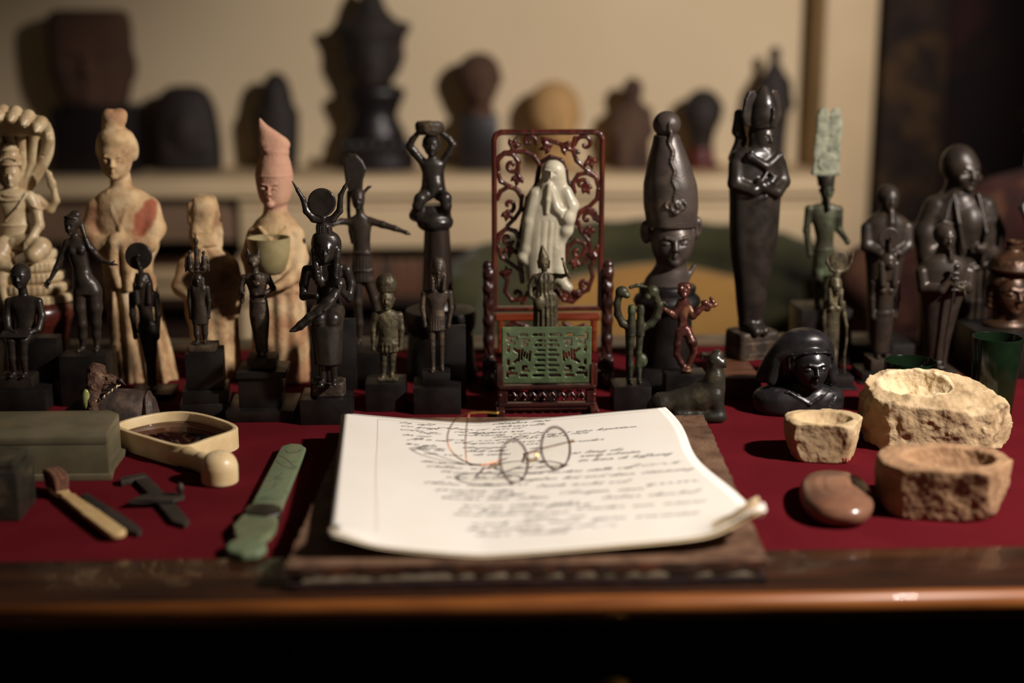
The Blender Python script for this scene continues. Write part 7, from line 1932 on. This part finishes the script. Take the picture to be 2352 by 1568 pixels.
S.path([(2146, 520, -44), (2146, 500, -52), (2160, 508, -54)], [10, 8, 6], k=4); S.path([(2234, 556, -62), (2222, 554, -66)], [10, 8], k=4)
for q in range(4): S.cap((2224, 548 + q * 5, -66), (2208, 550 + q * 5, -64), 3, 2.4, k=1); S.cap((2150, 508 - q * 4, -56), (2164, 514 - q * 4, -58), 2.8, 2.2, k=1)
for i in range(7):
    a = i * 8; S.path([(2226 + a * 0.9, 444 + i * 3, -38 + i * 4), (2240 + a * 0.8, 500, -54 + i * 4), (2244 + a * 0.7, 560, -58 + i * 4)], 3.6, k=2); S.path([(2164 - a * 0.8, 446 + i * 3, -38 + i * 4), (2152 - a * 0.7, 488, -50 + i * 4), (2150 - a * 0.7, 528, -54 + i * 4)], 3.6, k=2)
S.path([(2170, 440, -36), (2178, 500, -58), (2192, 566, -64)], 5, k=3); S.path([(2224, 440, -36), (2240, 520, -60), (2236, 590, -62)], 5, k=3)
for i in range(8): S.path([(2134 + i * 17, 600, -46), (2136 + i * 17, 680, -50), (2134 + i * 17, 780, -50)], [4, 5.5, 5], k=5)
S.path([(2136, 590, -50), (2190, 612, -58), (2256, 592, -50)], 6, k=6); S.floor(vb); S.build('body', fr, 'bronze', t)

# --- mummy-shaped god with sceptre
t, Yc, zt = stand('sceptre_mummiform', 'glossy bronze mummy-shaped god holding a long sceptre and an ankh', 'statuette', [(2122, 2222, 868)], Yc=1.615, m='brown_wood', pname='wooden_base')
fr = Frame(2164, Yc, zt, 513); vb = fr.vb
p = fr.at(2164, vb); box('plinth', (p.x, Yc - 0.004, zt + 0.004), (0.0165, 0.017, 0.004), 'bronze', t, 0.001); fv = vb - 0.008 / fr.kz
S = Sculpt(1.7); S.k = 5
S.ell((2159, 536, 4), (24, 25, 24), k=4); face(S, (2163, 545, -5), 20, 27, 22, k=3); S.path([(2167, 572, -22), (2168, 590, -26)], [5, 4.5], k=2); S.cap((2162, 562, 2), (2162, 582, 2), 14, 20)
S.loft([(fv - 4, 2158, 25, 24), (800, 2158, 28, 25), (740, 2160, 36, 28), (690, 2163, 45, 30), (650, 2164, 57, 33), (620, 2164, 60, 32), (596, 2164, 48, 27), (584, 2163, 26, 20)], k=7)
S.path([(2110, 622, -8), (2114, 656, -16), (2146, 656, -40), (2166, 632, -44)], [14, 13, 10, 8], k=4); S.path([(2218, 622, -8), (2214, 656, -16), (2186, 652, -40), (2170, 640, -44)], [14, 13, 10, 8], k=4); S.ell((2158, fv - 6, -20), (22, 8, 24), k=5)
S.floor(fv); S.build('body', fr, 'bronze', t)
S = Sculpt(1.5); S.k = 1.5
S.path([(2172, 604, -50), (2172, 640, -52), (2168, 700, -48), (2164, 760, -42), (2162, fv, -40)], [3.4, 4, 3, 2.6, 2.6]); S.ell((2174, 602, -51), (8, 6, 5), k=2)
for v in (616, 628, 642, 654): S.box((2172, v, -52), (9, 2.6, 4), 1.2, k=1)
S.floor(fv); S.build('sceptre', fr, 'bronze_black', t)
S = Sculpt(1.4); S.k = 1.2
S.path([(2182, 656, -50), (2206, 640, -46)], 2.6); S.path([(2190, 638, -48), (2198, 664, -48)], 2.6); S.path([(2192, 650, -50), (2178, 646, -50)], 2.6); S.build('ankh', fr, 'bronze_olive', t)

# --- bronze head vase on a black block
VY = 1.655
t, Yc, zt = stand('head_vase', 'coppery bronze woman-head vase with a brimmed hat at the right edge', 'vase', [(2248, 2400, 764)], Yc=VY)
fr = Frame(2322, VY, zt, 552); vb = fr.vb
S = Sculpt(1.8); S.k = 5
S.loft([(vb, 2322, 58, 44), (vb - 8, 2322, 56, 42), (748, 2322, 40, 34), (730, 2322, 36, 32), (700, 2322, 36, 34)], k=5); S.ring((2322, vb - 12, 0), 48, 2.4, k=1, sq=0.8)
S.turn(rz=6, o=(2322, 660, 0)); face(S, (2320, 668, -4), 42, 54, 44, k=5); S.ell((2322, 652, 12), (48, 48, 46), k=6)
for i in range(12):
    a = math.pi * (0.06 + 0.88 * i / 11); S.ell((2322 + 46 * math.cos(a), 648 - 20 * math.sin(a), -18 - 14 * math.sin(a)), (8, 8, 8), k=3)
for s_ in (-1, 1):
    for q in range(4): S.ell((2322 + s_ * (48 - q), 660 + q * 13, 4), (9, 9, 12), k=4)
S.turn(); S.build('head', fr, 'bronze_copper', t)
S = Sculpt(1.8); S.k = 2
S.loft([(624, 2322, 50, 50), (616, 2322, 56, 56), (606, 2322, 52, 52), (592, 2322, 44, 44), (580, 2322, 26, 26), (572, 2322, 18, 18), (562, 2322, 17, 17), (552, 2322, 20, 20)], k=2); S.ell((2322, 550, 0), (15, 10, 15), k=1, op='s')
S.ring((2322, 614, 0), 54, 3, k=1); S.noise(1.6, 7, 2); S.ring((2341, 560, 0), 6, 2.2, rot=(90, 0, 0), k=1); S.build('hat', fr, 'bronze_copper', t)

# --- jade beaker and cup
def vessel(name, label, cat, u1, u2, v_rim, vb_, part, inner=0.9, foot=0.8, yf=None, m='jade_dark', wall=0.93):
    uc = (u1 + u2) / 2; y0 = G(uc, vb_).y; r_ = (PY(u2, v_rim, y0).x - PY(u1, v_rim, y0).x) / 2; Yc = y0 + r_ * 0.9
    r_ = (PY(u2, v_rim, Yc).x - PY(u1, v_rim, Yc).x) / 2; c = PY(uc, v_rim, Yc); h_ = c.z
    t = thing(name, label, cat, (c.x, Yc, 0))
    lathe(part, [(0.001, 0), (r_ * foot * 0.96, 0), (r_ * foot, 0.002), (r_ * (foot + (1 - foot) * 0.5), h_ * 0.45), (r_, h_ - 0.001), (r_ * 0.985, h_), (r_ * 0.95, h_), (r_ * wall, h_ - 0.001), (r_ * (foot * wall), 0.006), (0.001, 0.005)], (c.x, Yc, 0), m, t, 56, caps=False)
vessel('jade_beaker', 'tall dark green jade beaker at the right edge', 'beaker', 2236, 2347, 773, 1003, 'beaker_body', foot=0.72)
vessel('jade_cup', 'dark green jade cup peeking over the limestone bowl', 'cup', 2033, 2151, 828, 965, 'cup_body', foot=0.86)

# --- figure cut off by the right border
t, Yc, zt = stand('plumed_figure', 'dark bronze figure with a grey plume mostly cut off by the right border', 'statuette', [(2342, 2442, 840)], Yc=1.72)
fr = Frame(2384, Yc, zt, 290); vb = fr.vb
S = Sculpt(1.9); S.k = 5
S.ell((2384, 410, 0), (20, 24, 20)); face(S, (2384, 414, -2), 17, 23, 18)
S.loft([(vb, 2384, 26, 22), (700, 2384, 30, 22), (600, 2384, 32, 22), (540, 2384, 28, 20), (480, 2384, 38, 20), (448, 2384, 36, 16), (436, 2384, 16, 12)], k=6)
arm(S, [(2350, 454, 0), (2340, 470, -4), (2346, 498, -22)], (9, 8, 6)); arm(S, [(2420, 454, 0), (2426, 500, -2), (2420, 540, -8)], (9, 8, 6)); S.floor(vb); S.build('body', fr, 'bronze_black', t)
S = Sculpt(1.8); S.k = 3
S.plate([(2338, 380), (2338, 350), (2346, 312), (2332, 302), (2334, 290), (2350, 290), (2384, 286), (2418, 290), (2434, 300), (2424, 312), (2432, 350), (2432, 380)], 0, 5, rd=3); S.path([(2384, 392, 0), (2384, 372, 0)], 14); S.build('plume_crown', fr, 'verdigris', t)
